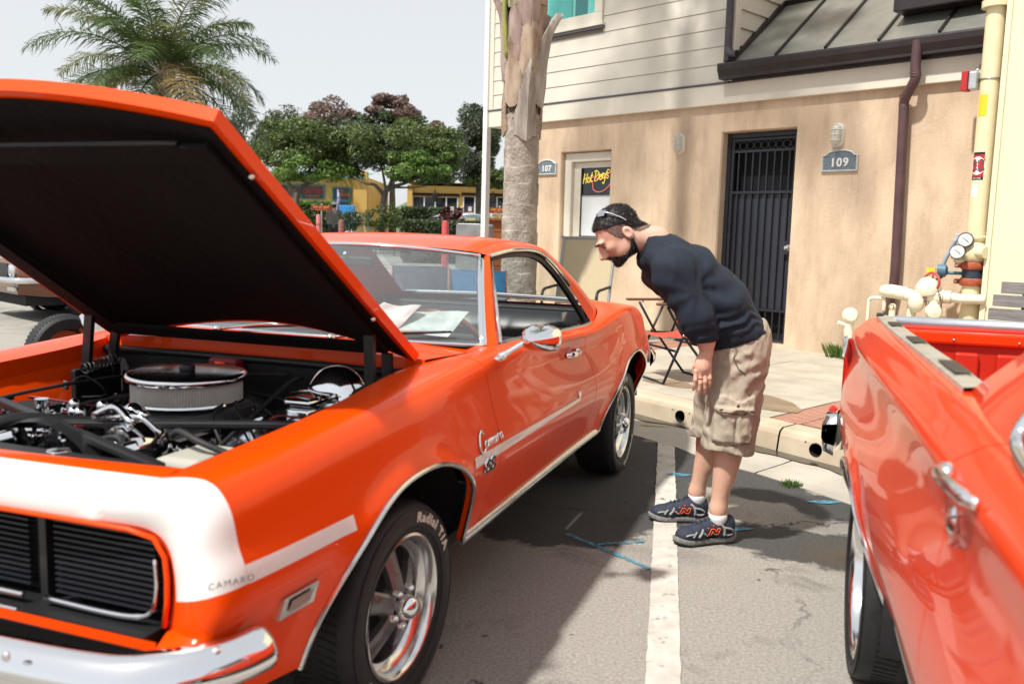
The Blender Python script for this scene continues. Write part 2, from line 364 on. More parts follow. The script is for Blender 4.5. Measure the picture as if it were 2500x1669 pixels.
    bp = n.new('ShaderNodeBump'); bp.inputs['Strength'].default_value = 0.55; bp.inputs['Distance'].default_value = 0.006
    l.new(fine.outputs['Fac'], bp.inputs['Height']); l.new(bp.outputs[0], b.inputs['Normal'])
    return m
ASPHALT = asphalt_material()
def gz(x, y):                       # the lot climbs gently away from the kerb
    def ss(a, b, t): t = min(max((t - a) / (b - a), 0), 1); return t * t * (3 - 2 * t)
    return 0.52 * ss(11.5, 25, y) + 0.40 * ss(26, 60, y)
def wf(s, w, z=0.0):                # facade frame -> world
    return Vector((s * cos(RW) - w * sin(RW), s * sin(RW) + w * cos(RW), z))
xs = sorted(set([-900, -300, -120, -60] + list(np.arange(-40, 41, 4)) + [60, 120, 300, 900])); ys = sorted(set([-300, -60, -20] + list(np.arange(-8, 64, 1.5)) + [80, 120, 300, 1500]))
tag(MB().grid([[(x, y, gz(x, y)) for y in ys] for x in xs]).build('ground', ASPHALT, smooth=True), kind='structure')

CONC = mat('pavement_concrete', (0.42, 0.375, 0.305), 0.85, var=0.16, scale=3.0, bump=0.2, bscale=120, bdist=0.004)
KERBC = mat('kerb_concrete', (0.40, 0.335, 0.235), 0.85, col2=(0.52, 0.45, 0.34), scale=4.0, bump=0.25, bscale=90, bdist=0.005)
GUTC = mat('gutter_concrete', (0.34, 0.315, 0.27), 0.85, col2=(0.47, 0.435, 0.37), scale=2.2, bump=0.25, bscale=110, bdist=0.004)
BRICKP = mat('paving_brick', (0.34, 0.17, 0.12), 0.85, var=0.25, scale=9, bump=0.2, bscale=90, bdist=0.004)
DIRT = mat('joint_dirt', (0.10, 0.085, 0.065), 0.95, var=0.3, scale=20)
PZ = 0.16
def kerb_w(s): return 5.43 - 0.155 * (s + 4.24)
S0, S1 = -22.0, 7.0
# kerb: long cast lengths with open joints; two weep holes run out through the face
holes = [(-3.66, 0.075), (-2.52, 0.078)]
kroot = empty('kerb', rz=RW); tag(kroot, kind='structure')
kb = [S0, -18.1, -15.2, -12.3, -9.4, -6.55, -2.80, 0.55, 3.6, S1]
prof = [(-0.115, -0.10), (-0.075, 0.118), (-0.062, 0.143), (-0.03, PZ), (0.14, PZ), (0.14, -0.10)]
for i in range(len(kb) - 1):
    a, b = kb[i] + 0.007, kb[i + 1] - 0.007
    hs = [h for h in holes if a < h[0] < b]
    if not hs:
        bm = MB(); ends = []
        bm.grid([[(s, kerb_w(s) + p, z) for p, z in prof] for s in (a, b)], cv=True)
        bm.add([(a, kerb_w(a) + p, z) for p, z in prof] + [(b, kerb_w(b) + p, z) for p, z in prof], [tuple(range(6)), tuple(range(11, 5, -1))])
        bm.build('kerb_stone', KERBC, kroot)
    else:
        bm = MB(); cuts = [a] + [x for h in hs for x in (h[0] - 0.085, h[0] + 0.085)] + [b]
        top = prof[1:]
        def fp(s, t):               # t 0..1 up the face
            p0, p1 = prof[0], prof[1]; return (s, kerb_w(s) + p0[0] + (p1[0] - p0[0]) * t, p0[1] + (p1[1] - p0[1]) * t)
        bm.grid([[(s, kerb_w(s) + p, z) for p, z in top] for s in cuts])
        for j in range(len(cuts) - 1):
            if j % 2 == 0: bm.grid([[fp(s, t) for t in (0, 1)] for s in (cuts[j], cuts[j + 1])])
            else:
                hc, hr = (cuts[j] + cuts[j + 1]) / 2, 0.045; zc = hs[j // 2][1]; tc = (zc - prof[0][1]) / (prof[1][1] - prof[0][1]); tr = hr / (prof[1][1] - prof[0][1])
                ring = [fp(hc + hr * cos(q), min(tc + tr * sin(q), 0.985)) for q in np.linspace(0, 2 * pi, 25)[:-1]]
                outer = []
                for q in np.linspace(0, 2 * pi, 25)[:-1]:
                    c_, s_ = cos(q), sin(q); e = 0.085 / max(abs(c_), 1e-6); e2 = ((1 - tc) if s_ > 0 else tc) / max(abs(s_), 1e-6)
                    sc_ = min(e, e2 * 0.25 if False else 9); k1 = 0.085 / abs(c_) if abs(c_) > 1e-6 else 9; k2 = ((1 - tc) / s_ if s_ > 1e-6 else (tc / -s_ if s_ < -1e-6 else 9)) * (prof[1][1] - prof[0][1])
                    kk = min(k1, k2); outer.append(fp(hc + kk * c_, tc + kk * s_ / (prof[1][1] - prof[0][1])))
                inner = [(x, y + 0.16, z) for x, y, z in ring]
                bm.grid([outer, ring, inner], cv=True)
        bm.build('kerb_stone', KERBC, kroot)
        for h in hs:
            g = MB(); g.lathe([(0.0445, 0), (0.0445, 0.02), (0.043, 0.02), (0.043, 0.15), (0.0, 0.15)], (h[0], kerb_w(h[0]) - 0.083, h[1]), (0, 1, 0.0), 24).build('drain_pipe', MATTE, kroot, True, 40)
# gutter apron
def gut_w(s): return kerb_w(s) - 0.115 - 0.50 - 0.05 * (s + 3.0) * (1 if s > -6 else 0.3)
groot = empty('gutter', rz=RW); tag(groot, kind='structure')
gb = [S0, -14.5, -10.1, -6.4, -2.62, 1.4, S1]
for i in range(len(gb) - 1):
    a, b = gb[i] + 0.006, gb[i + 1] - 0.006; ss = np.linspace(a, b, 24); P = []
    for s in ss:
        j = 0.012 * sin(s * 7.1) + 0.008 * sin(s * 17.0 + 1)
        P.append([(s, gut_w(s) + j, -0.01), (s, gut_w(s) + j, 0.005), (s, (gut_w(s) * 0.35 + kerb_w(s) * 0.65) - 0.1, 0.0045), (s, kerb_w(s) - 0.095, 0.012)])
    MB().grid(P).build('gutter_slab', GUTC, groot)
# wet film standing along the kerb and oozing from the weep holes
WET = mat('wet_concrete', (0.055, 0.047, 0.038), 0.16, var=0.3, scale=12)
wroot = MB(); ss = np.linspace(-9.0, 1.0, 120)
wroot.grid([[(s, kerb_w(s) - 0.098, 0.0168), (s, kerb_w(s) - 0.10 - 0.10 - 0.05 * sin(s * 2.3) - 0.035 * sin(s * 6.1 + .6) - 0.015 * sin(s * 19), 0.0150)] for s in ss])
o = wroot.build('gutter_water', WET); o.rotation_euler[2] = RW; tag(o, kind='structure')

# pavement: bed, cast slabs, two brick bands
proot = empty('pavement', rz=RW); tag(proot, kind='structure')
MB().add([(S0, kerb_w(S0) + 0.14, PZ - 0.012), (S1, kerb_w(S1) + 0.14, PZ - 0.012), (S1, 9.6, PZ - 0.012), (-8.6, 9.6, PZ - 0.012), (-8.6, 13, PZ - 0.012), (S0, 13, PZ - 0.012)], [(0, 1, 2, 3, 4, 5)]).build('pavement_bed', DIRT, proot)
bands = [(-3.02, -2.55), (-6.15, -5.68), (-9.28, -8.81)]
cols = [S0, -19.9, -17.7, -15.5, -13.3, -11.2, -9.28, None, -8.81, -7.5, -6.15, None, -5.68, -4.35, -3.02, None, -2.55, -1.2, 0.2, 1.6, 3.0, 4.5, S1]
for i in range(len(cols) - 1):
    a, b = cols[i], cols[i + 1]
    if a is None or b is None: continue
    rows = [None, 6.35, 7.25, 8.15, 9.03 if a > -8.7 else 9.9] + ([] if a > -8.7 else [11.4, 12.9])
    for j in range(len(rows) - 1):
        g = 0.004; w1 = rows[j + 1] - g; dz = random.uniform(-0.0015, 0.0015)
        if rows[j] is None: q = [(a + g, kerb_w(a) + 0.146), (b - g, kerb_w(b) + 0.146), (b - g, w1), (a + g, w1)]
        else: q = [(a + g, rows[j] + g), (b - g, rows[j] + g), (b - g, w1), (a + g, w1)]
        MB().prism(q, lambda x, y, d: (x, y, d), PZ - 0.05, PZ + dz).build('pavement_slab', CONC, proot)
bme = MB().box(-0.099, 0.099, -0.0465, 0.0465, -0.03, 0.0)
brick0 = bme.build('paving_brick', BRICKP, proot, bevel=0.004); first = True
for a, b in bands[:2]:
    y = kerb_w((a + b) / 2) + 0.24; r = 0
    while y < 8.97:
        for c in range(2):
            o = brick0 if first else brick0.copy()
            if not first: COL.objects.link(o)
            first = False
            o.location = (a + 0.118 + c * 0.234 + (0.0), y, PZ + random.uniform(-0.002, 0.001)); o.scale = (1.14, 1, 1); o.rotation_euler[2] = random.uniform(-0.012, 0.012)
        y += 0.0985; r += 1
MB().box(bands[2][0] + .006, bands[2][1] - .006, kerb_w(-9) + 0.15, 12.9, PZ - 0.05, PZ).build('brick_band', BRICKP, proot)

def blob(name, pts, z, m, frame='wall', jag=0.03, n=10, kind='structure'):
    P = cr_spline(pts, n, True); P = [(x + random.uniform(-jag, jag) * .3, y + random.uniform(-jag, jag) * .3) for x, y in P]
    bm = MB().add([(x, y, z) for x, y in P], [tuple(range(len(P)))])
    o = bm.build(name, m)
    if frame == 'wall': o.rotation_euler[2] = RW
    if kind: tag(o, kind=kind)
    return o
DAMP = mat('damp_concrete', (0.20, 0.14, 0.085), 0.42, col2=(0.30, 0.23, 0.155), scale=7)
blob('damp_stain', [(-3.75, 5.66), (-3.2, 5.60), (-2.98, 5.72), (-3.2, 6.02), (-3.6, 6.16), (-3.95, 5.98)], PZ + 0.0042, DAMP)
blob('damp_stain', [(-4.5, 5.9), (-4.1, 5.85), (-4.0, 6.0), (-4.4, 6.12)], PZ + 0.0042, DAMP)

# painted bay line and the surveyor's blue marks
LINEP = mat('road_paint', (0.60, 0.585, 0.535), 0.75, col2=(0.44, 0.42, 0.37), scale=9, bump=0.2, bscale=150, bdist=0.003)
def worn(m, scale, lo, hi):
    n = m.node_tree.nodes; l = m.node_tree.links; g = n.new('ShaderNodeNewGeometry'); t = n.new('ShaderNodeTexNoise'); t.inputs['Scale'].default_value = scale; t.inputs['Detail'].default_value = 9; t.inputs['Roughness'].default_value = .72
    l.new(g.outputs['Position'], t.inputs['Vector']); r = n.new('ShaderNodeMapRange'); r.inputs['From Min'].default_value = lo; r.inputs['From Max'].default_value = hi; l.new(t.outputs['Fac'], r.inputs['Value']); l.new(r.outputs[0], n['Principled BSDF'].inputs['Alpha']); return m
worn(LINEP, 14, .30, .42)
def strip(name, p0, p1, w0, m, z=0.0045, jag=0.0022, w1=None, n=60):
    p0, p1 = Vector(p0), Vector(p1); d = (p1 - p0).normalized(); s = Vector((d.y, -d.x)); P = []
    for i in range(n + 1):
        t = i / n; c = p0.lerp(p1, t); w = w0 if w1 is None else w0 + (w1 - w0) * t
        e = [c - s * (w / 2 + random.uniform(-jag, jag)), c + s * (w / 2 + random.uniform(-jag, jag))]
        P.append([(q.x, q.y, z) for q in e])
    return tag(MB().grid(P).build(name, m), kind='structure')
strip('parking_line', (0.10, 0.30), (1.078, 5.93), 0.108, LINEP, n=120)
_a, _b = Vector((0.10, 0.30)), Vector((1.078, 5.93)); _d = (_b - _a).normalized(); _s = Vector((_d.y, -_d.x)) * -3.05
strip('parking_line', _a + _s, _b + _s + Vector((-0.25, 1.7)), 0.108, LINEP, n=120)
strip('parking_line', _a - _s, _b - _s + Vector((0.3, -2.0)), 0.108, LINEP, n=120)
BLUEP = worn(mat('blue_marking_paint', (0.05, 0.30, 0.46), 0.8, col2=(0.09, 0.22, 0.29), scale=16), 26, .36, .56)
strip('blue_marking', (0.274, 3.901), (0.60, 3.495), 0.030, BLUEP, 0.005, 0.008, 0.022)
strip('blue_marking', (0.40, 3.765), (0.62, 3.83), 0.026, BLUEP, 0.0055, 0.008, 0.02)
for (x, y, a, b) in ((0.985, 4.96, 0.075, 0.07), (1.075, 4.03, 0.10, 0.05), (1.67, 4.50, 0.10, 0.055)):
    blob('blue_marking', [(x - a, y), (x, y - b * .5), (x + a, y + .01), (x, y + b * .5)], 0.005, BLUEP, None, 0.01)
strip('yellow_marking', (0.95, 6.28), (1.15, 6.22), 0.03, mat('yellow_marking_paint', (0.45, 0.36, 0.08), 0.8, var=0.4, scale=25), 0.0095, 0.01)
# tufts of grass in the joints
GRASS = leaf_mat('kerb_weed', (0.055, 0.13, 0.02), (0.12, 0.20, 0.04))
def tuft(p, r, h, n, name='weed_tuft', label=None, lean=0.5):
    V, F = [], []
    for i in range(n):
        a = random.uniform(0, 2 * pi); d = random.uniform(0, r); x, y = p[0] + d * cos(a), p[1] + d * sin(a); hh = h * random.uniform(0.4, 1); b = random.uniform(0, 2 * pi); w = 0.003 + 0.003 * random.random()
        lx, ly = cos(a) * hh * lean * random.random(), sin(a) * hh * lean * random.random(); o = len(V)
        V += [(x - w * cos(b), y - w * sin(b), p[2]), (x + w * cos(b), y + w * sin(b), p[2]), (x + lx * .5 + w * cos(b), y + ly * .5 + w * sin(b), p[2] + hh * .6), (x + lx * 1.3, y + ly * 1.3, p[2] + hh)]
        F.append((o, o + 1, o + 2, o + 3))
    o = fast(name, V, F, GRASS); tag(o, label, 'weed'); return o
tuft((*wf(-4.18, 8.86)[:2], PZ), 0.16, 0.16, 260, label='green weeds sprouting where the pavement meets the tan wall behind the red truck')
tuft((1.30, 5.16, 0.003), 0.07, 0.05, 150, label='small green grass tuft in the crack at the edge of the gutter apron')
tuft((1.58, 4.80, 0.003), 0.06, 0.035, 110, label='low brownish tuft in the asphalt crack along the gutter apron')
tuft((*wf(-5.65, 8.93)[:2], PZ), 0.05, 0.24, 60, label='single feathery weed against the stucco wall behind the red folding chair', lean=0.35)

# ------------------------------------------------------------------ the stucco and clapboard building
def stucco_material():
    m = mat('tan_stucco', (0.60, 0.435, 0.275), 0.9, bump=0.4, bscale=45, bdist=0.008)
    n = m.node_tree.nodes; l = m.node_tree.links; b = n['Principled BSDF']; tc = n.new('ShaderNodeTexCoord')
    def nz(scale, st, d=8):
        mp = n.new('ShaderNodeMapping'); mp.inputs['Scale'].default_value = st; l.new(tc.outputs['Object'], mp.inputs[0]); t = n.new('ShaderNodeTexNoise'); t.inputs['Scale'].default_value = scale; t.inputs['Detail'].default_value = d; t.inputs['Roughness'].default_value = 0.65
        l.new(mp.outputs[0], t.inputs['Vector']); return t
    a, s2 = nz(1.1, (1, 1, 0.8)), nz(1.6, (2.2, 2.2, 0.45))
    r1 = n.new('ShaderNodeValToRGB'); r1.color_ramp.elements[0].position = 0.3; r1.color_ramp.elements[0].color = (0.50, 0.375, 0.265, 1); r1.color_ramp.elements[1].position = 0.66; r1.color_ramp.elements[1].color = (0.685, 0.535, 0.385, 1)
    r2 = n.new('ShaderNodeValToRGB'); r2.color_ramp.elements[0].position = 0.36; r2.color_ramp.elements[0].color = (0.80, 0.76, 0.74, 1); r2.color_ramp.elements[1].position = 0.55; r2.color_ramp.elements[1].color = (1, 1, 1, 1)
    l.new(a.outputs['Fac'], r1.inputs[0]); l.new(s2.outputs['Fac'], r2.inputs[0])
    x = n.new('ShaderNodeMix'); x.data_type = 'RGBA'; x.blend_type = 'MULTIPLY'; x.inputs[0].default_value = 0.8; l.new(r1.outputs[0], x.inputs[6]); l.new(r2.outputs[0], x.inputs[7])
    wn = nz(2.4, (1, 1, 1), 6); vo = n.new('ShaderNodeTexVoronoi'); vo.feature = 'DISTANCE_TO_EDGE'; vo.inputs['Scale'].default_value = .55; wv = n.new('ShaderNodeVectorMath'); wv.operation = 'MULTIPLY_ADD'; wv.inputs[1].default_value = (.7, .7, .7); l.new(wn.outputs['Color'], wv.inputs[0]); l.new(tc.outputs['Object'], wv.inputs[2]); l.new(wv.outputs[0], vo.inputs['Vector'])
    r3 = n.new('ShaderNodeValToRGB'); r3.color_ramp.elements[0].position = .001; r3.color_ramp.elements[0].color = (.72, .66, .60, 1); r3.color_ramp.elements[1].position = .006; r3.color_ramp.elements[1].color = (1, 1, 1, 1); l.new(vo.outputs['Distance'], r3.inputs[0])
    y = n.new('ShaderNodeMix'); y.data_type = 'RGBA'; y.blend_type = 'MULTIPLY'; y.inputs[0].default_value = .22; l.new(x.outputs[2], y.inputs[6]); l.new(r3.outputs[0], y.inputs[7])
    s3 = nz(5.5, (1, 1, .35), 9); r4 = n.new('ShaderNodeValToRGB'); r4.color_ramp.elements[0].position = .36; r4.color_ramp.elements[0].color = (.74, .70, .68, 1); r4.color_ramp.elements[1].position = .50; r4.color_ramp.elements[1].color = (1, 1, 1, 1); l.new(s3.outputs['Fac'], r4.inputs[0])
    z_ = n.new('ShaderNodeMix'); z_.data_type = 'RGBA'; z_.blend_type = 'MULTIPLY'; z_.inputs[0].default_value = .38; l.new(y.outputs[2], z_.inputs[6]); l.new(r4.outputs[0], z_.inputs[7]); l.new(z_.outputs[2], b.inputs['Base Color'])
    return m
STUCCO = stucco_material()
CREAM = mat('cream_clapboard', (0.60, 0.57, 0.495), 0.55, var=0.05, scale=2.0, bump=0.05, bscale=60)
CREAMT = mat('cream_trim', (0.64, 0.60, 0.51), 0.5, var=0.05, scale=3)
PIERM = mat('pale_yellow_wall', (0.72, 0.66, 0.47), 0.75, var=0.06, scale=2, bump=0.12, bscale=50)
BROWNM = mat('dark_bronze_metal', (0.020, 0.013, 0.014), 0.42, var=0.25, scale=8)
DSPOUT = mat('brown_downspout', (0.085, 0.042, 0.046), 0.42, var=0.2, scale=6)
ROOFM = mat('weathered_roof_metal', (0.17, 0.175, 0.155), 0.42, metal=0.35, col2=(0.26, 0.255, 0.23), scale=3.0, stretch=(1, 1, 1))
DARKIN = mat('dark_interior', (0.006, 0.006, 0.008), 0.9)
GREYLINE = mat('flashing_grey', (0.10, 0.10, 0.12), 0.6)
WQ = 9.02
bld = empty('corner_building', rz=RW, label='two storey corner building, cream clapboard over tan stucco with a metal shed roof', cat='building')
# stucco ground floor with openings
XS = [-8.883, -8.455, -7.555, -5.90, -4.94, -2.70]; ZS = [0.10, 0.19, 2.49, 2.60, 2.93]
def opening(i, j):
    if i == 1: return j in (0, 1)
    if i == 3: return j in (1, 2)
    return False
bm = MB(); RV = 0.20
for i in range(len(XS) - 1):
    for j in range(len(ZS) - 1):
        if opening(i, j): continue
        n_ = max(1, int((XS[i + 1] - XS[i]) / 0.4)); bm.grid([[(x, WQ, z) for z in (ZS[j], ZS[j + 1])] for x in np.linspace(XS[i], XS[i + 1], n_ + 1)])
def reveal(x0, x1, z0, z1, d, sill=True):
    bm.grid([[(x0, WQ, z0), (x0, WQ, z1), (x1, WQ, z1), (x1, WQ, z0)], [(x0 + .012, WQ + .02, z0), (x0 + .012, WQ + .02, z1 - .012), (x1 - .012, WQ + .02, z1 - .012), (x1 - .012, WQ + .02, z0)], [(x0 + .012, WQ + d, z0), (x0 + .012, WQ + d, z1 - .012), (x1 - .012, WQ + d, z1 - .012), (x1 - .012, WQ + d, z0)]])
    if sill: bm.grid([[(x0, WQ, z0), (x1, WQ, z0)], [(x0, WQ + d, z0), (x1, WQ + d, z0)]])
reveal(-8.455, -7.555, 0.10, 2.49, 0.22); reveal(-5.90, -4.94, 0.19, 2.60, 0.30)
bm.grid([[(-8.883, WQ, z), (-8.883, 15, z)] for z in (0.10, 2.93)])            # the return round the corner
w_ = bm.build('stucco_wall', STUCCO, bld)
MB().box(-5.96, -4.88, WQ + .02, WQ + .55, 0.10, 0.186).build('door_step', KERBC, bld)
# upper storey: band, clapboards, corner boards
FW = 8.965
MB().box(-9.88, -2.70, FW - 0.01, 9.4, 2.905, 3.135).build('trim_band', CREAMT, bld, bevel=0.006)
MB().box(-9.88, -5.80, FW - 0.022, 9.3, 3.138, 3.152).build('flashing_strip', GREYLINE, bld)
MB().box(-9.88, -5.775, 9.06, 15, 3.155, 6.6).build('upper_core', CREAM, bld)
zb = 3.16; i = 0
def board(x0, x1, z, h):
    return MB().add([(x0, FW + .008, z + h), (x1, FW + .008, z + h), (x1, FW, z), (x0, FW, z), (x0, 9.06, z + h), (x1, 9.06, z + h), (x1, 9.06, z), (x0, 9.06, z)],
                    [(0, 1, 2, 3), (3, 2, 6, 7), (0, 4, 5, 1), (1, 5, 6, 2), (0, 3, 7, 4), (4, 7, 6, 5)])
WX0, WX1, WZ0 = -9.02, -7.73, 4.06
while zb < 6.3:
    h = 0.203
    if zb + h < WZ0 - 0.02: board(-9.80, -5.86, zb, h - 0.004).build('clapboard', CREAM, bld)
    else:
        z0 = zb
        board(WX1 + 0.002, -5.86, z0, h - 0.004).build('clapboard', CREAM, bld)
        board(-9.80, WX0 - 0.002, z0, h - 0.004).build('clapboard', CREAM, bld)
    zb += h
# the run of clapboards on the return wall above the shed roof
def rboard(z, h):
    x = -5.775; return MB().add([(x, 9.0, z), (x, 13, z), (x, 13, z + h), (x, 9.0, z + h), (x + .030, 9.0, z), (x + .030, 13, z), (x + .004, 13, z + h), (x + .004, 9.0, z + h)],
                               [(0, 3, 2, 1), (4, 5, 6, 7), (0, 1, 5, 4), (1, 2, 6, 5), (2, 3, 7, 6), (3, 0, 4, 7)])
zb = 3.36
while zb < 6.3: rboard(zb, 0.199).build('clapboard', CREAM, bld); zb += 0.203
MB().box(-5.86, -5.742, FW - 0.012, 9.06, 3.155, 6.6).build('corner_board', CREAMT, bld, bevel=0.004)
MB().box(-9.93, -9.80, FW - 0.012, 9.06, 3.155, 6.6).build('corner_board', CREAMT, bld, bevel=0.004)
# picture window of the upper floor
win = empty('window'); win.parent = bld
PALEGLASS = mat('teal_window_glass', (0.10, 0.33, 0.33), 0.06, spec=0.8, var=0.1, scale=0.7)
fr = MB(); x0, x1, z0, z1 = -9.02, -7.73, 4.10, 5.5
fr.box(x0, x1, FW - .035, 9.05, z0, z0 + .13); fr.box(x1 - .13, x1, FW - .035, 9.05, z0 + .13, z1); fr.box(x0, x0 + .13, FW - .035, 9.05, z0 + .13, z1)
fr.build('frame', CREAMT, win, bevel=0.006)
MB().box(x0 - .03, x1 + .03, FW - .06, 9.05, z0 - .045, z0 - .004).build('sill', CREAMT, win, bevel=0.005)
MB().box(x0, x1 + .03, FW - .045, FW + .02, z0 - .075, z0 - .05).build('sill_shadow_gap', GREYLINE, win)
MB().box(x0 + .13, x1 - .13, 9.015, 9.02, z0 + .13, z1).build('pane', glass_mat('window_glass', (0.80, 0.97, 0.95), 0.0, 1.5), win)
cu = MB(); cu.grid([[(x, 9.042 + 0.006 * sin(x * 34), z) for z in (z0, z1)] for x in np.linspace(-8.8, -8.35, 40)]); cu.build('curtain', mat('teal_curtain', (0.18, 0.50, 0.50), 0.8), win, True)
cu = MB(); cu.grid([[(x, 9.042 + 0.006 * sin(x * 34), z) for z in (z0, z1)] for x in np.linspace(-8.30, -8.08, 20)]); cu.build('curtain', mat('darker_teal_curtain', (0.05, 0.20, 0.22), 0.8), win, True)  # narrower curtain in a darker teal
MB().box(-8.99, -7.76, 9.050, 9.058, z0, z1).build('blind', mat('pale_teal_blind', (0.42, 0.78, 0.74), 0.8), win)
# standing-seam shed roof with gutter
EV0, EV1, WT, ZT = -5.74, -2.78, 9.98, 4.165
slope = (ZT - 3.345) / (WT - 8.90)
rf = empty('shed_roof'); rf.parent = bld
seams = [-5.74, -5.195, -4.625, -4.06, -3.475, -2.78]
for i in range(5):
    a, b = seams[i] + .004, seams[i + 1] - .004
    P = [[(x, 8.86 + (WT - 8.86) * t, 3.315 + slope * (WT - 8.86) * t + 0.006 * sin(pi * (x - a) / (b - a))) for t in np.linspace(0, 1, 6)] for x in np.linspace(a, b, 6)]
    MB().grid(P).build('roof_panel', ROOFM, rf, True)
for i in range(1, 5):
    MB().bar((seams[i], 8.91, 3.365), (seams[i], WT, 3.365 + slope * (WT - 8.91)), 0.022, 0.04, (0, -slope, 1)).build('standing_seam', BROWNM, rf)
MB().bar((-5.735, 8.86, 3.345), (-5.735, WT, 3.345 + slope * (WT - 8.86)), 0.05, 0.05, (0, -slope, 1)).build('rake_flashing', BROWNM, rf)
MB().bar((-5.73, WT, ZT + .02), (EV1, WT, ZT + .02), 0.03, 0.09, (0, -slope, 1)).build('apron_flashing', BROWNM, rf)
MB().box(-4.0, EV1, 9.05, 9.62, 3.66, 3.80).build('snow_guard_beam', BROWNM, rf, bevel=0.01)
g = MB(); gp = [(9.0, 3.335), (8.80, 3.335), (8.795, 3.315), (8.80, 3.26), (8.835, 3.19), (8.835, 3.165), (9.0, 3.165)]
g.grid([[(x, w, z) for w, z in gp] for x in (-5.86, EV1)]); g.add([(-5.86, w, z) for w, z in gp], [tuple(range(7))]); g.add([(EV1, w, z) for w, z in gp], [tuple(range(7))[::-1]])
g.build('gutter_trough', BROWNM, rf)
MB().box(-5.74, EV1, 8.93, 8.956, 3.136, 3.166).build('fascia', BROWNM, rf)
MB().box(-5.775, -2.70, WT + .01, 15, 3.9, 6.6).build('setback_wall', STUCCO, bld)
# downspouts
def spline_tube(name, pts, r, m, par, n=14, k=6, **kw): return MB().tube(cr_spline(pts, k), r, n).build(name, m, par, True, 50)
spline_tube('downspout', [(-3.64, 8.83, 3.30), (-3.64, 8.83, 3.05), (-3.63, 8.835, 2.97), (-3.66, 8.85, 2.90), (-3.735, 8.90, 2.80), (-3.765, 8.93, 2.74), (-3.762, 8.935, 2.60), (-3.735, 8.935, 1.60), (-3.725, 8.935, 1.15), (-3.728, 8.935, 0.95), (-3.755, 8.93, 0.75), (-3.79, 8.93, 0.17)], 0.048, DSPOUT, bld, k=5)
for z in (2.99, 2.965, 2.80, 2.775): MB().torus((-3.64 if z > 2.9 else -3.757, 8.835 if z > 2.9 else 8.922, z), (0.2, 0, 1), 0.049, 0.006, 18, 6).build('elbow_crimp', DSPOUT, bld, True)
spline_tube('downspout', [(-5.80, 8.905, 6.5), (-5.80, 8.905, 3.60), (-5.795, 8.90, 3.52), (-5.77, 8.89, 3.46), (-5.70, 8.875, 3.43), (-5.655, 8.87, 3.43)], 0.043, mat('slate_downspout', (0.055, 0.045, 0.055), 0.45, var=0.2, scale=6), bld)
MB().lathe([(0.036, 0), (0.0, -0.001)], (-5.652, 8.869, 3.43), (1, -.05, 0), 16).build('spout_mouth', DARKIN, bld)
# corner post under the overhang and dark soffit
MB().box(-9.97, -9.88, 8.92, 9.01, 0.16, 6.6).build('corner_post', mat('white_post', (0.74, 0.74, 0.72), 0.5, var=0.05, scale=4), bld, bevel=0.006)
# half-glazed door with the neon sign
door = empty('door'); door.parent = bld
DX0, DX1, DZ1 = -8.435, -7.567, 2.47; DY = WQ + 0.10
d = MB(); d.box(DX0, DX0 + .12, DY - .03, DY + .1, 0.18, DZ1); d.box(DX1 - .05, DX1, DY - .03, DY + .1, 0.18, DZ1); d.box(DX0 + .12, DX1 - .05, DY - .03, DY + .1, DZ1 - .12, DZ1)
d.build('door_frame', CREAMT, door, bevel=0.008)
L0, L1 = DX0 + .125, DX1 - .055; GX0, GX1, GZ0, GZ1 = L0 + .12, L1 - .02, 1.34, 2.27; DL = DY + .03
d = MB(); d.box(L0, GX0, DL, DL + .05, 0.19, 2.345); d.box(GX1, L1, DL, DL + .05, 0.19, 2.345); d.box(GX0, GX1, DL, DL + .05, GZ1, 2.345); d.box(GX0, GX1, DL, DL + .05, 0.19, GZ0)
d.build('door_leaf', CREAMT, door)
for (a, b, z0, z1) in ((L0 + .10, L0 + .32, 0.30, 1.10), (L0 + .40, L1 - .08, 0.30, 1.10)):
    q = MB(); q.box(a, b, DL - .008, DL - .001, z0, z0 + .02); q.box(a, b, DL - .008, DL - .001, z1 - .02, z1); q.box(a, a + .02, DL - .008, DL - .001, z0 + .02, z1 - .02); q.box(b - .02, b, DL - .008, DL - .001, z0 + .02, z1 - .02); q.build('panel_moulding', CREAMT, door)
MB().box(L0 + .01, L1 - .01, DL - .012, DL - .001, 1.22, 1.26).build('lock_rail_moulding', CREAMT, door)
MB().box(GX0, GX1, DL + .03, DL + .036, 1.915, GZ1).build('dark_pane', mat('dark_door_glass', (0.020, 0.024, 0.034), 0.08, spec=0.6), door)
MB().box(GX0, GX1, DL + .024, DL + .034, GZ0, 1.905).build('white_panel', mat('frosted_panel', (0.66, 0.70, 0.72), 0.35, var=0.03, scale=2), door)
q = MB(); q.box(GX0, GX0 + .012, DL + .012, DL + .023, GZ0, GZ1); q.box(GX0, GX1, DL + .012, DL + .022, GZ0, GZ0 + .014); q.box(GX0, GX1, DL + .008, DL + .0215, 1.903, 1.917); q.build('glazing_bead', BLACK, door)
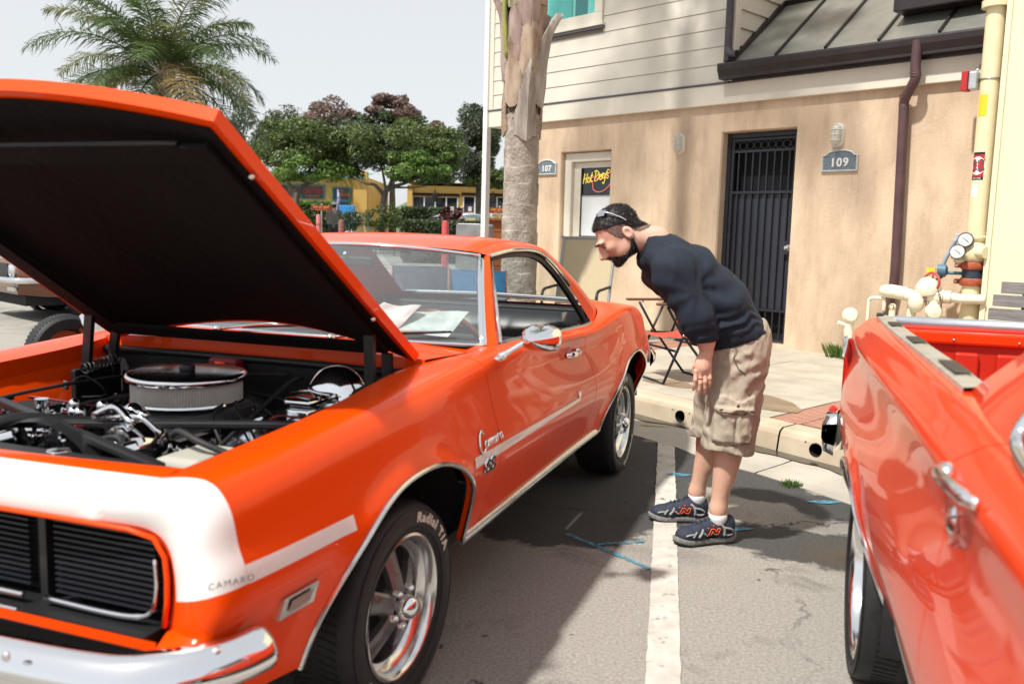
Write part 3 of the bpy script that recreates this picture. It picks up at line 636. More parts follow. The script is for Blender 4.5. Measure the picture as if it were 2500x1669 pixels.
# neon words and sausage (glass tube lettering)
NEY = mat('yellow_neon_tube', (0.75, 0.62, 0.10), 0.35, emit=((0.9, 0.68, 0.10), 0.55)); NEP = mat('pink_neon_tube', (0.70, 0.18, 0.16), 0.35, emit=((0.85, 0.16, 0.13), 0.5))
sign = empty('neon_sign', rz=RW, label='neon sign reading Hot Dogs above a pink outlined sausage inside the door', cat='neon sign')
def neon(strokes, m, nm, ox, oz, sx, sz, r=0.0058):
    t = MB()
    for s in strokes: t.tube([(ox + x * sx, DL + .016, oz + z * sz) for x, z in cr_spline(s, 5)], r, 6)
    t.build(nm, m, sign, True)
T0, TZ = GX0 + .03, 2.06
for ch, ox, st in (('H', 0.0, [[(0.02, 0), (0.3, 1.0)], [(0.5, 0), (0.78, 1.0)], [(0.05, 0.42), (0.7, 0.55)]]),
                   ('o', 0.78, [[(0.25, 0.55), (0.05, 0.3), (0.12, 0.02), (0.38, 0.08), (0.48, 0.38), (0.25, 0.55)]]),
                   ('t', 1.32, [[(0.3, 0.95), (0.08, 0.2), (0.18, 0), (0.35, 0.12)], [(0.0, 0.58), (0.45, 0.64)]]),
                   ('D', 2.0, [[(0.3, 0.95), (0.05, 0.05)], [(0.0, 0.95), (0.45, 1.0), (0.85, 0.7), (0.7, 0.2), (0.2, 0.0), (0.0, 0.05)]]),
                   ('o', 2.9, [[(0.25, 0.55), (0.05, 0.3), (0.12, 0.02), (0.38, 0.08), (0.48, 0.38), (0.25, 0.55)]]),
                   ('g', 3.45, [[(0.45, 0.5), (0.15, 0.5), (0.05, 0.2), (0.3, 0.08), (0.45, 0.45), (0.4, -0.1), (0.2, -0.45), (0.0, -0.3)]]),
                   ('s', 4.05, [[(0.45, 0.5), (0.2, 0.55), (0.15, 0.35), (0.4, 0.2), (0.3, 0.0), (0.0, 0.05)]])):
    neon(st, NEY, 'letter_' + ch.lower(), T0 + ox * 0.100, TZ + ox * 0.016, 0.100, 0.135)
SQ = [(0.20, 0.10), (0.27, 0.04), (0.42, 0.06), (0.53, 0.14), (0.58, 0.27)]
neon([[(0.205, 0.115), (0.225, 0.03), (0.33, 0.0), (0.46, 0.05), (0.56, 0.17), (0.60, 0.30)]], NEP, 'bun_tube', GX0, 1.945, 1, 1, 0.0055)
neon([[(0.21, 0.12), (0.17, 0.15), (0.20, 0.19), (0.28, 0.17), (0.40, 0.17), (0.50, 0.25), (0.57, 0.33)]], NEP, 'sausage_tube', GX0, 1.955, 1, 1, 0.0055)
neon([[(0.26, 0.19), (0.30, 0.23), (0.34, 0.19), (0.38, 0.24), (0.43, 0.22), (0.46, 0.28), (0.50, 0.27)]], NEY, 'mustard_tube', GX0, 1.955, 1, 1, 0.005)
# security gate
gate = empty('security_gate', rz=RW, label='black iron security gate with a row of rings and perforated screen', cat='gate')
IRON = mat('black_iron', (0.016, 0.018, 0.026), 0.42, var=0.2, scale=10)
MB().box(-5.89, -4.95, WQ + .295, WQ + .33, 0.188, 2.59).build('backing', DARKIN, gate)
GY = WQ + .12; X0, X1 = -5.885, -4.953
f = MB(); f.box(X0, X0 + .05, GY, GY + .05, 0.19, 2.585); f.box(X1 - .03, X1, GY, GY + .05, 0.19, 2.585); f.box(X0 + .05, X1 - .03, GY, GY + .05, 2.53, 2.585)
f.build('frame', IRON, gate)
lx0, lx1 = X0 + .06, X1 - .04
for nm, z in (('top_rail', 2.505), ('ring_rail', 2.375), ('middle_rail', 1.905), ('lower_rail', 0.56), ('bottom_rail', 0.215)): MB().box(lx0, lx1, GY + .008, GY + .04, z - .014, z + .014).build(nm, IRON, gate)
for x in (lx0 - .001, lx1 - .034): MB().box(x, x + .035, GY + .006, GY + .043, 0.2, 2.52).build('stile', IRON, gate)
bar0 = None; nb = 9
for i in range(1, nb):
    x = lx0 + (lx1 - lx0) * i / nb
    if bar0 is None: bar0 = MB().box(-.0085, .0085, -.0085, .0085, 0.215, 2.362).build('bar', IRON, gate); o = bar0
    else: o = bar0.copy(); COL.objects.link(o)
    o.location = (x, GY + .024, 0)
r0 = None
for i in range(nb):
    x = lx0 + (lx1 - lx0) * (i + .5) / nb
    if r0 is None: r0 = MB().torus((0, 0, 0), (0, 1, 0), 0.043, 0.0065, 24, 6).build('ring', IRON, gate, True); o = r0
    else: o = r0.copy(); COL.objects.link(o)
    o.location = (x, GY + .024, 2.44)
# perforated sheet: alternating pierced holes drawn as real apertures in a procedural alpha mask
pm = bpy.data.materials.new('perforated_sheet'); pm.use_nodes = True; n = pm.node_tree.nodes; l = pm.node_tree.links; b = n['Principled BSDF']; _pset(b, **{'Base Color': (0.045, 0.05, 0.065, 1), 'Roughness': 0.35, 'Metallic': 0.4})
tc = n.new('ShaderNodeTexCoord'); mp = n.new('ShaderNodeMapping'); mp.inputs['Rotation'].default_value = (0, radians(45), 0); vo = n.new('ShaderNodeTexVoronoi'); vo.inputs['Scale'].default_value = 62; vo.inputs['Randomness'].default_value = 0
l.new(tc.outputs['Object'], mp.inputs[0]); l.new(mp.outputs[0], vo.inputs['Vector']); lt = n.new('ShaderNodeMath'); lt.operation = 'GREATER_THAN'; lt.inputs[1].default_value = 0.36; l.new(vo.outputs['Distance'], lt.inputs[0]); l.new(lt.outputs[0], b.inputs['Alpha'])
MB().grid([[(x, GY + .046, z) for z in (0.575, 1.895)] for x in (lx0 + .03, lx1 - .03)]).build('perforated_screen', pm, gate)
kx, kz = -5.02, 1.28
MB().box(kx - .06, kx + .045, GY - .004, GY + .005, kz - .075, kz + .075).build('lock_plate', IRON, gate)
kn = MB(); kn.lathe([(0.034, 0), (0.036, -.006), (0.014, -.012), (0.013, -.035), (0.026, -.045), (0.031, -.06), (0.024, -.075), (0.0, -.078)], (kx + .01, GY - .004, kz), (0, 1, 0), 20); kn.build('door_knob', CHROME, gate, True, 40)

# bulkhead lamps
LENS = mat('frosted_lamp_lens', (0.55, 0.55, 0.47), 0.25, var=0.08, scale=14); LBODY = mat('lamp_body_white', (0.72, 0.71, 0.66), 0.5)
def lamp(x, z, label):
    e = empty('wall_lamp', tuple(wf(x, WQ, z)), RW, label, 'wall lamp', 'oval bulkhead lamps on the stucco wall')
    def oval(w, h, n=10): return [(w * cos(a), (h - w) + w * sin(a)) for a in np.linspace(0, pi, n)] + [(w * cos(a), -(h - w) + w * sin(a)) for a in np.linspace(pi, 2 * pi, n)]
    bm = MB(); L = [(oval(.068, .125), 0), (oval(.068, .125), -.028), (oval(.060, .117), -.045), (oval(.052, .109), -.046)]
    bm.grid([[(a, d, b) for a, b in q] for q, d in L], cv=True); bm.build('base', LBODY, e, True, 40)
    bm = MB(); L = [(oval(.052, .109), -.044), (oval(.048, .105), -.075), (oval(.034, .09), -.098), (oval(.012, .06), -.105)]
    bm.grid([[(a, d, b) for a, b in q] for q, d in L], cv=True); bm.add([(a, -.105, b) for a, b in oval(.012, .06)], [tuple(range(20))]); bm.build('lens', LENS, e, True)
    c = MB()
    for zz in (-.055, 0.0, .055): c.tube(cr_spline([(-.058, -.046, zz), (-.050, -.085, zz), (0, -.112, zz), (.050, -.085, zz), (.058, -.046, zz)], 4), .0042, 6)
    c.tube(cr_spline([(0, -.046, .117), (0, -.088, .106), (0, -.112, .05), (0, -.114, 0), (0, -.112, -.05), (0, -.088, -.106), (0, -.046, -.117)], 4), .0042, 6); c.build('cage', LBODY, e, True)
    return e
lamp(-6.47, 2.49, 'white oval caged lamp on the stucco between the glazed door and the gate')
lamp(-4.462, 2.475, 'white oval caged lamp directly above the 109 plaque')
# number plaques
SLATE = mat('plaque_slate', (0.13, 0.17, 0.205), 0.5, var=0.25, scale=30); PEWTER = mat('plaque_rim', (0.50, 0.50, 0.48), 0.45, var=0.15, scale=30)
def plaque(x, z, txt, w, h, label, y=WQ):
    e = empty('number_plaque', tuple(wf(x, y, z)), RW, label, 'house number')
    def out(k):
        a, b = w / 2 - k, h / 2 - k; t = [(-a, -b), (a, -b), (a, b * .45)]; t += [(a * .86, b * .52)]; t += [(a * .80 * cos(q), b * .5 + (b * .5) * sin(q)) for q in np.linspace(0.12, pi - .12, 12)]; t += [(-a * .86, b * .52), (-a, b * .45)]; return t
    bm = MB(); A, B_, C_ = out(0), out(.012), out(.02)
    bm.grid([[(p, -.001, q) for p, q in A], [(p, -.022, q) for p, q in A], [(p, -.03, q) for p, q in B_], [(p, -.018, q) for p, q in C_]], cv=True); bm.build('rim', PEWTER, e, False)
    MB().add([(p, -.0175, q) for p, q in C_], [tuple(range(len(C_)))]).build('face', SLATE, e)
    text_obj('numerals', txt, h * .52, axes((0, -.019, -h * .10), (1, 0, 0), (0, 0, 1)), mat('plaque_numerals', (0.72, 0.71, 0.68), 0.5), e, extrude=.004, space=1.15, weight=0.003)
plaque(-8.705, 2.29, '107', 0.37, 0.215, 'slate grey arched plaque numbered 107 by the glazed door')
plaque(-4.425, 2.212, '109', 0.40, 0.235, 'slate grey arched plaque numbered 109 beside the iron gate')
# pale yellow pier to the right
MB().box(-2.79, 3.0, 8.74, 9.6, 0.10, 6.6).build('pier_wall', PIERM, bld)
MB().box(-2.835, -2.79, 8.72, 8.80, 0.10, 6.6).build('pier_edge_board', PIERM, bld)
# blue awning and lantern of the shop behind the corner
aw = empty('blue_awning', rz=RW, label='blue canvas awning corner showing past the palm trunk', cat='awning')
MB().add([(-9.25, 9.9, 2.86), (-8.90, 9.9, 2.86), (-8.90, 9.5, 2.45), (-9.25, 9.5, 2.45), (-9.25, 9.5, 2.25), (-8.90, 9.5, 2.25), (-8.9, 9.9, 2.25), (-9.25, 9.9, 2.25)], [(0, 1, 2, 3), (3, 2, 5, 4), (1, 6, 5, 2), (0, 3, 4, 7)]).build('canvas', mat('blue_canvas', (0.01, 0.03, 0.35), 0.7), aw)
MB().tube([wf_ for wf_ in [(-8.9, 9.5, 2.25), (-9.25, 9.5, 2.25)]], .012, 8).build('front_bar', BLACK, aw)

# ------------------------------------------------------------------ fire riser
PIPEY = mat('cream_pipe_paint', (0.74, 0.66, 0.42), 0.45, var=0.06, scale=12, bump=0.06, bscale=60)
PIPEW = mat('ivory_pipe_paint', (0.78, 0.73, 0.56), 0.45, var=0.06, scale=12)
RUST = mat('rust_red_coupling', (0.36, 0.075, 0.03), 0.6, var=0.3, scale=25); DBLUE = mat('blue_valve_paint', (0.07, 0.16, 0.23), 0.5, var=0.2, scale=20); CHAIN = mat('rusty_chain', (0.13, 0.06, 0.035), 0.6, metal=0.5, var=0.3, scale=50)
ris = empty('fire_riser', rz=RW, label='cream fire riser with twin gauges and rust red couplings on the wall', cat='standpipe')
PX, PY = -2.945, 8.80
def ring_pipe(name, z0, z1, r, m): return MB().lathe([(0, z0), (r, z0), (r, z1), (0, z1)], (PX, PY, 0), (0, 0, 1), 28).build(name, m, ris, True, 40)
ring_pipe('lower_pipe', 0.16, 1.0, .084, PIPEY); ring_pipe('upper_pipe', 1.44, 3.49, .084, PIPEY)
ring_pipe('upper_pipe', 3.50, 6.0, .084, PIPEY)
ring_pipe('flange', 3.485, 3.545, .125, PIPEY)
b_ = MB(); b_.lathe([(.07, 1.2), (.095, 1.215), (.115, 1.25), (.12, 1.30), (.105, 1.36), (.088, 1.40), (.105, 1.41), (.112, 1.425), (.112, 1.445), (.09, 1.452)], (PX, PY, 0), (0, 0, 1), 28); b_.cyl((PX + .03, PY - .06, 1.30), (PX + .13, PY - .10, 1.30), .055, n=18); b_.build('alarm_valve', PIPEY, ris, True, 40)
for z in (1.175, 1.025):
    c = MB(); c.lathe([(.08, z - .03), (.105, z - .034), (.112, z - .02), (.112, z + .02), (.105, z + .034), (.08, z + .03)], (PX, PY, 0), (0, 0, 1), 24); c.box(PX - .15, PX - .10, PY - .05, PY + .02, z - .022, z + .022); c.box(PX + .10, PX + .15, PY - .05, PY + .02, z - .022, z + .022); cpl = c.build('coupling', RUST, ris, True, 35)
    for sx in (-1, 1): MB().cyl((PX + sx * .125, PY - .075, z), (PX + sx * .125, PY + .04, z), .012, n=8).build('bolt', CHROMED, cpl)
ring_pipe('butterfly_valve', 1.055, 1.145, .095, mat('navy_valve_body', (0.02, 0.035, 0.055), 0.5, var=.3, scale=20))
v = MB(); v.cyl((PX - .08, PY - .02, 1.10), (PX - .22, PY - .06, 1.10), .016, n=10); v.lathe([(.0, -.045), (.06, -.04), (.062, .03), (.03, .05), (0, .05)], (PX - .25, PY - .08, 1.12), (.9, .3, 0), 18); v.build('gear_operator', DBLUE, ris, True, 40)
v = MB(); v.tube(cr_spline([(PX - .25, PY - .08, 1.16), (PX - .22, PY - .08, 1.25), (PX - .19, PY - .07, 1.32), (PX - .15, PY - .07, 1.42)], 4), .02, 8); v.build('tamper_conduit', mat('grey_conduit', (0.30, 0.36, 0.41), .5), ris, True)
MB().box(PX - .19, PX - .09, PY + .0, PY + .05, 1.36, 1.47).build('tamper_box', mat('grey_box', (0.42, 0.47, 0.50), .5), ris, bevel=.005)
hw = MB(); hc = (PX - .285, PY - .22, 1.01); hx = (-.35, -.93, .05); hw.torus(hc, hx, .088, .0125, 28, 8); X_, Y_, D_ = frame_of(hx)
for k in range(3):
    a = k * 2 * pi / 3 + .4; hw.tube([V3(hc), V3(hc) + (X_ * cos(a) + Y_ * sin(a)) * .086], .010, 6)
hw.ball(hc, .022, 10, 6); hw.build('handwheel', mat('red_handwheel', (0.42, 0.06, 0.05), .5, var=.2, scale=20), ris, True)
MB().cyl(hc, (hc[0] + .04, hc[1] + .14, 1.06), .014, n=8).build('valve_stem', CHROMED, ris)
MB().box(PX - .385, PX - .305, PY - .10, PY - .09, 1.075, 1.14).build('yellow_tag', mat('yellow_tag', (0.85, 0.55, 0.02), .6), ris)
GDIAL = mat('gauge_dial', (0.72, 0.72, 0.67), .3)
for (gx, gy, gzz, r) in ((PX - .045, PY - .14, 1.415, .066), (PX - .085, PY - .20, 1.305, .066)):
    g = MB(); ax = (.15, -1, .05); g.lathe([(0, -.03), (r, -.03), (r, .008), (r * .94, .012), (r * .93, .004)], (gx, gy, gzz), ax, 28); ga = g.build('gauge', BLACK, ris, True, 40)
    MB().lathe([(r * .93, .005), (0, .005)], (gx, gy, gzz), ax, 28).build('dial', GDIAL, ga)
    MB().bar((gx - .03, gy - .007, gzz + .022), (gx + .03, gy - .006, gzz - .022), .005, .002, ax).build('needle', BLACK, ga)
    MB().tube([(gx, gy + .02, gzz), (gx + .02, PY - .07, gzz - .02)], .012, 8).build('gauge_stem', CHROMED, ris)
tr = MB(); tr.tube(cr_spline([(PX - .10, PY - .10, 1.24), (PX - .15, PY - .14, 1.25), (PX - .15, PY - .15, 1.33)], 4), .014, 8); tr.tube([(PX - .13, PY - .13, 1.22), (PX - .06, PY - .08, 1.22)], .02, 8); tr.build('trim_pipe', PIPEY, ris, True)
# lower cross pipe, test header and check valve
lp = MB(); lp.tube(cr_spline([(-2.80, 8.72, 0.875), (-2.95, 8.665, 0.868), (-3.05, 8.64, 0.875), (-3.12, 8.62, 0.88)], 5), .045, 14); lp.lathe([(.06, -.03), (.06, .03), (0, .03)], (-3.09, 8.63, 0.877), (-1, -.2, 0), 16); lp.build('cross_pipe', PIPEW, ris, True, 45)
lp = MB(); lp.lathe([(.03, -.06), (.10, -.05), (.115, 0), (.10, .06), (.05, .11), (0, .12)], (-3.26, 8.60, 0.94), (-.2, -.1, 1), 20); lp.tube([(-3.12, 8.62, .88), (-3.28, 8.60, .88)], .065, 14); lp.build('check_valve', PIPEW, ris, True, 45)
lp = MB(); lp.ball((-3.34, 8.55, .82), (.075, .075, .105), 18, 12); lp.tube([(-3.34, 8.55, .86), (-3.46, 8.55, .885)], .06, 14); lp.tube(cr_spline([(-3.44, 8.55, .885), (-3.55, 8.55, .90), (-3.64, 8.56, .905)], 4), [.066] * 8 + [.058], 14); lp.ball((-3.645, 8.56, .905), .058, 14, 8); lp.build('hose_connection', PIPEW, ris, True, 50)
lp = MB(); lp.tube([(-3.40, 8.60, .82), (-3.40, 8.60, .16)], .042, 14); lp.tube([(-3.20, 8.60, .84), (-3.20, 8.60, .16)], .05, 14); lp.build('feed_pipe', PIPEW, ris, True, 45)
lp = MB(); lp.lathe([(0, -.05), (.07, -.045), (.078, .0), (.06, .05), (0, .06)], (-3.17, 8.53, .74), (.5, -.9, 0), 18); lp.build('drain_valve', PIPEW, ris, True, 45)
ch = MB(); cp_ = cr_spline([(hc[0] - .02, hc[1], .96), (hc[0] - .03, 8.55, .86), (hc[0] + .02, 8.53, .73), (hc[0] + .09, 8.53, .715), (hc[0] + .12, 8.54, .80), (hc[0] + .08, 8.56, .93)], 5)
for i in range(len(cp_) - 1):
    c0, c1 = V3(cp_[i]), V3(cp_[i + 1]); mdl = (c0 + c1) / 2; t = (c1 - c0).normalized(); sd = t.cross(Vector((0, 1, 0))).normalized() if i % 2 else Vector((0, 1, 0)); L = (c1 - c0).length * .72
    ch.tube([mdl + t * L * cos(a) + sd * .009 * sin(a) for a in np.linspace(0, 2 * pi, 9)[:-1]], .0035, 5, True)
ch.build('lock_chain', CHAIN, ris, True)
MB().box(hc[0] - .05, hc[0] - .01, 8.53, 8.555, .84, .885).build('padlock', CHROMED, ris, bevel=.004)
# small backflow fittings to the left
bf = empty('backflow_fitting', rz=RW, label='ivory gooseneck pipe and valve fitting standing behind the truck bed corner', cat='pipe fitting')
q = MB(); q.tube(cr_spline([(-3.82, 8.60, .16), (-3.82, 8.60, .74), (-3.815, 8.60, .80), (-3.78, 8.595, .825), (-3.68, 8.58, .825), (-3.655, 8.575, .80), (-3.655, 8.575, .70)], 4), .017, 10); q.build('gooseneck', PIPEW, bf, True)
q = MB(); q.cyl((-3.52, 8.45, .16), (-3.52, 8.45, .74), .03, n=12); q.cyl((-3.52, 8.45, .60), (-3.52, 8.45, .66), .05, n=12); q.ball((-3.52, 8.45, .76), .034, 12, 8); q.build('test_cock', PIPEW, bf, True, 45); MB().torus((-3.52, 8.418, .765), (.2, -1, 0), .024, .005, 16, 6).build('cock_cap', mat('brass', (.55, .38, .12), .3, 1), bf, True)
q = MB(); q.lathe([(0, -.03), (.07, -.025), (.078, 0), (.06, .03), (0, .035)], (-3.96, 8.52, .64), (.6, -.8, .2), 20); q.tube(cr_spline([(-3.96, 8.54, .62), (-3.98, 8.54, .52), (-3.97, 8.54, .42), (-3.95, 8.56, .16)], 4), .045, 12); q.tube([(-3.98, 8.53, .53), (-4.06, 8.47, .56)], .022, 10); q.build('relief_valve', PIPEW, bf, True, 45)
# alarm strobe and stickers on the pipe
al = empty('fire_alarm_sounder', rz=RW, label='red and grey flow alarm switch strapped high on the cream riser', cat='alarm')
MB().box(-3.155, -3.10, 8.67, 8.78, 2.76, 2.94).build('red_cover', mat('alarm_red', (0.42, 0.02, 0.02), .4), al, bevel=.008)
MB().box(-3.098, -3.03, 8.69, 8.79, 2.77, 2.93).build('housing', mat('alarm_grey', (0.45, 0.47, 0.50), .4, metal=.3, var=.1, scale=10), al, bevel=.012)
MB().torus((PX, PY, 2.86), (0, 0, 1), .088, .006, 28, 6).build('strap', CHROMED, al, True)
MB().tube(cr_spline([(-3.06, 8.78, 2.94), (-3.05, 8.86, 3.02), (-3.0, 8.92, 3.08)], 4), .011, 8).build('conduit', CHROMED, al, True)
def pipe_sticker(name, z0, z1, a0, a1, m, r=.0856):
    # a0..a1: angle about the pipe, 0 = facing the street, positive = to the right
    return MB().grid([[(PX + r * sin(a), PY - r * cos(a), z) for z in (z0, z1)] for a in np.linspace(a0, a1, 10)])
pipe_sticker('yellow_label', 2.53, 2.72, -.75, .22, None).build('yellow_label', mat('yellow_label', (0.85, 0.56, 0.02), .5), ris, True)
pipe_sticker('paper_label', 1.80, 1.92, -.7, .0, None).build('paper_label', mat('paper_label', (0.80, 0.79, 0.70), .6), ris, True)
stk = empty('alarm_sticker', rz=RW, label='red and white alarm company sticker wrapped on the cream riser', cat='sticker')
pipe_sticker('s', 1.96, 2.205, -.85, .45, None).build('red_ground', mat('sticker_red', (0.45, 0.02, 0.02), .45), stk, True)
pipe_sticker('s', 2.185, 2.207, -.85, .45, None, .0860).build('black_header', BLACK, stk, True); pipe_sticker('s', 1.958, 1.985, -.85, .45, None, .0860).build('black_footer', BLACK, stk, True)
def bend(me, r):
    for v_ in me.vertices:
        a = v_.co.x / r; z = v_.co.y; v_.co = (PX + (r + v_.co.z) * sin(a), PY - (r + v_.co.z) * cos(a), z)
disc = MB().add([(-.22 * .0862 + .070 * cos(a), 2.085 + .082 * sin(a), 0) for a in np.linspace(0, 2 * pi, 33)[:-1]] + [(-.22 * .0862, 2.085, 0)], [(i, (i + 1) % 32, 32) for i in range(32)])
disc.xf(lambda x, y, z: (PX + .0863 * sin(x / .0863), PY - .0863 * cos(x / .0863), y)); disc.build('white_disc', mat('sticker_white', (0.80, 0.80, 0.78), .45), stk)
for t, sz, z in (('BAY', .066, 2.115), ('ALARM', .038, 2.05)):
    me = text_mesh(t, sz, .0003, shear=.15, weight=.0008); me.transform(Matrix.Translation((-.22 * .0866, z, 0))); bend(me, .0867); link('sticker_word', me, mat('sticker_ink', (0.06, 0.07, 0.10), .5), stk)
me = text_mesh('470-1000', .020, .0003); me.transform(Matrix.Translation((-.2 * .0866, 1.971, 0))); bend(me, .0867); link('sticker_number', me, mat('sticker_white', (0.8, 0.8, .78)), stk)
# timber bench back by the pier
bn = empty('timber_bench', rz=RW, label='weathered grey slatted timber bench end against the pale pier', cat='bench')
WOODG = mat('weathered_timber', (0.135, 0.125, 0.125), .8, col2=(0.26, 0.24, 0.235), scale=6, stretch=(1, 12, 12), bump=.3, bscale=30)
for i, (z, dx) in enumerate(((1.015, .03), (0.905, .012), (0.79, -.005), (.675, -.022))):
    MB().box(-2.535 + dx * 1.0 - .03 * (i > 0), -0.9, 8.18 - .03 * i, 8.22 - .03 * i, z - .048, z + .05).build('slat', WOODG, bn, bevel=.004)
for x in (-2.35, -1.1): MB().box(x, x + .06, 8.225, 8.29, .16, 1.05).build('leg', WOODG, bn); MB().box(x, x + .06, 7.75, 7.80, .16, .60).build('leg', WOODG, bn)
for i in range(4): MB().box(-2.50, -0.9, 7.72 + i * .11, 7.81 + i * .11, .605, .64).build('seat_slat', WOODG, bn)

# ------------------------------------------------------------------ orange muscle car
# car frame: x towards the driver's side (facing the man), y to the rear from the front axle, z up
car = empty('muscle_car', (-1.0894, 2.6915, 0), -0.34707, 'orange muscle car with raised hood and white nose stripe', 'car')
K = {
 'zb': [(-.9, .36), (-.74, .36), (-.4, .345), (0, .35), (.5, .355), (2.2, .355), (2.745, .36), (3.3, .38), (3.72, .43)],
 'xb': [(-.9, .775), (-.74, .80), (-.4, .825), (0, .835), (1.0, .835), (2.2, .83), (2.745, .835), (3.2, .80), (3.72, .72)],
 'xw': [(-.9, .855), (-.74, .878), (-.4, .900), (0, .917), (.6, .918), (1.2, .912), (1.8, .905), (2.3, .910), (2.745, .922), (3.1, .898), (3.4, .862), (3.72, .80)],
 'xu': [(-.9, .825), (-.74, .845), (-.4, .862), (0, .872), (.6, .866), (1.2, .852), (1.8, .842), (2.2, .852), (2.6, .872), (3.1, .848), (3.4, .815), (3.72, .755)],
 'zs': [(-.9, .842), (-.74, .850), (-.4, .872), (0, .897), (.5, .930), (.9, .942), (1.4, .930), (1.9, .908), (2.1, .908), (2.35, .930), (2.7, .960), (3.1, .950), (3.45, .915), (3.72, .875)],
 'xs': [(-.9, .755), (-.74, .775), (-.4, .795), (0, .805), (.6, .805), (1.2, .805), (2.0, .806), (2.3, .812), (2.7, .815), (3.1, .785), (3.72, .69)],
 'xt': [(-.9, .66), (-.74, .662), (0, .668), (.47, .672), (.56, .70), (.80, .765), (1.2, .775), (2.0, .785), (2.235, .785), (2.4, .762), (2.6, .715), (2.82, .60), (3.72, .57)],
 'zt': [(-.9, .838), (-.74, .842), (-.4, .862), (0, .888), (.47, .925), (.8, .944), (1.2, .938), (2.0, .912), (2.235, .917), (2.6, .957), (2.82, .985), (3.1, .965), (3.45, .925), (3.72, .88)],
}
KC = {k: curve1(v) for k, v in K.items()}
ARCH = [(0.0, .50, .42, .30, .405), (2.745, .52, .42, .30, .42)]      # centre, reach ahead, reach behind, axle height, rise
def arch_z(y):
    for c, a, b, z0, h in ARCH:
        t = (y - c) / (b if y > c else a)
        if abs(t) < 1: return z0 + h * (1 - abs(t) ** 2.3) ** (1 / 2.0)
    return -1
def flare(y, z):
    f = 0.0
    for c, a, b, z0, h in ARCH:
        t = (y - c) / (b if y > c else a); r = sqrt(t * t + (max(z - z0, 0) / h) ** 2); f += 0.014 * math.exp(-((r - 1.0) / .11) ** 2)
    return f
_pc = {}
def profile(y):
    key = round(y, 5)
    if key in _pc: return _pc[key]
    g = {k: f(y) for k, f in KC.items()}; zw = .635
    pts = [(g['xb'], g['zb']), (g['xb'] + (g['xw'] - g['xb']) * .42, g['zb'] + (zw - g['zb']) * .40), (g['xw'] - .006, zw - .055), (g['xw'], zw), (g['xw'] - .008, zw + .045), (g['xu'] + .008, g['zs'] - .125),
           (g['xu'] - .006, g['zs'] - .065), (g['xs'] + .035, g['zs'] - .018), (g['xs'], g['zs']), ((g['xs'] + g['xt']) / 2, (g['zs'] + g['zt']) / 2 + .004), (g['xt'], g['zt'])]
    P = np.array(nat_spline(pts, 7)); _pc[key] = P; return P
def side_x(y, z):
    P = profile(y); n = int(np.argmax(P[:, 1])) + 1; return float(np.interp(z, P[:n, 1], P[:n, 0])) + flare(y, z)
def column(y, M=46, z0=None):
    P = profile(y); za = max(arch_z(y), P[0, 1]) if z0 is None else z0; n = int(np.argmax(P[:, 1])) + 1; t = np.arange(len(P), dtype=float)
    t0 = float(np.interp(za, P[:n, 1], t[:n])); tt = np.linspace(t0, len(P) - 1, M); X = np.interp(tt, t, P[:, 0]); Z = np.interp(tt, t, P[:, 1])
    return [(float(x) + flare(y, float(z)), y, float(z)) for x, z in zip(X, Z)]
def stations(a, b):
    S = list(np.linspace(a, b, max(4, int((b - a) / .045))))
    for c, fa, fb, _, _ in ARCH:
        for q in np.linspace(0, pi, 49):
            y = c + cos(q) * (fb if cos(q) > 0 else fa) * .9995
            if a < y < b: S.append(y)
    S = sorted(S); out = [S[0]]
    for s in S[1:]:
        if s - out[-1] > .0012: out.append(s)
    return out
def both(name, build_fn, m, smooth=True, sharp=40):
    for sx in (1, -1):
        b = build_fn(); 
        if sx < 0: b.xf(lambda x, y, z: (-x, y, z))
        b.build(name, m, car, smooth, sharp)
def panel(a, b, hem=True):
    def f():
        bm = MB(); C = [column(y) for y in stations(a, b)]; bm.grid(C)
        # folded-in edges give the panel thickness
        low = [c[0] for c in C]; bm.grid([low, [(x - .022, y, z + .004) for x, y, z in low]])
        for c in (C[0], C[-1]): bm.grid([c[:-3], [(x - .03, y, z) for x, y, z in c[:-3]]])
        return bm
    return f
both('front_fender', panel(-.74, .583), ORANGE); both('door', panel(.589, 1.917), ORANGE); both('quarter_panel', panel(1.923, 3.70), ORANGE)
# nose cap: loops from the fender cut forward to the grille mouth
def grille_pt(i, n):
    """right half of the grille mouth outline, i = 0 bottom corner .. n at the centre of the top"""
    pts = [(.715, .545), (.722, .60), (.722, .66), (.712, .705), (.685, .733), (.63, .745), (.45, .750), (.22, .753), (0, .754)]
    P = cr_spline(pts, 8); t = i / n * (len(P) - 1); k = min(int(t), len(P) - 2); a, b = P[k], P[k + 1]; q = t - k
    return a[0] + (b[0] - a[0]) * q, a[1] + (b[1] - a[1]) * q
def open_y(x): return -.745 + .085 * (abs(x) / .66) ** 2
def hood_y(x): return -.795 + .055 * (abs(x) / .66) ** 2
def nose_y(x): return -.862 + .05 * (abs(x) / .72) ** 3
C0 = column(-.74, 46, KC['zb'](-.74)); NS = len(C0)
hdr = [(x, hood_y(x) , .842 + .012 * (1 - (x / .66) ** 2)) for x in np.linspace(.655, 0, 16)]
L0 = C0 + hdr
zs_side = [p[2] for p in C0]
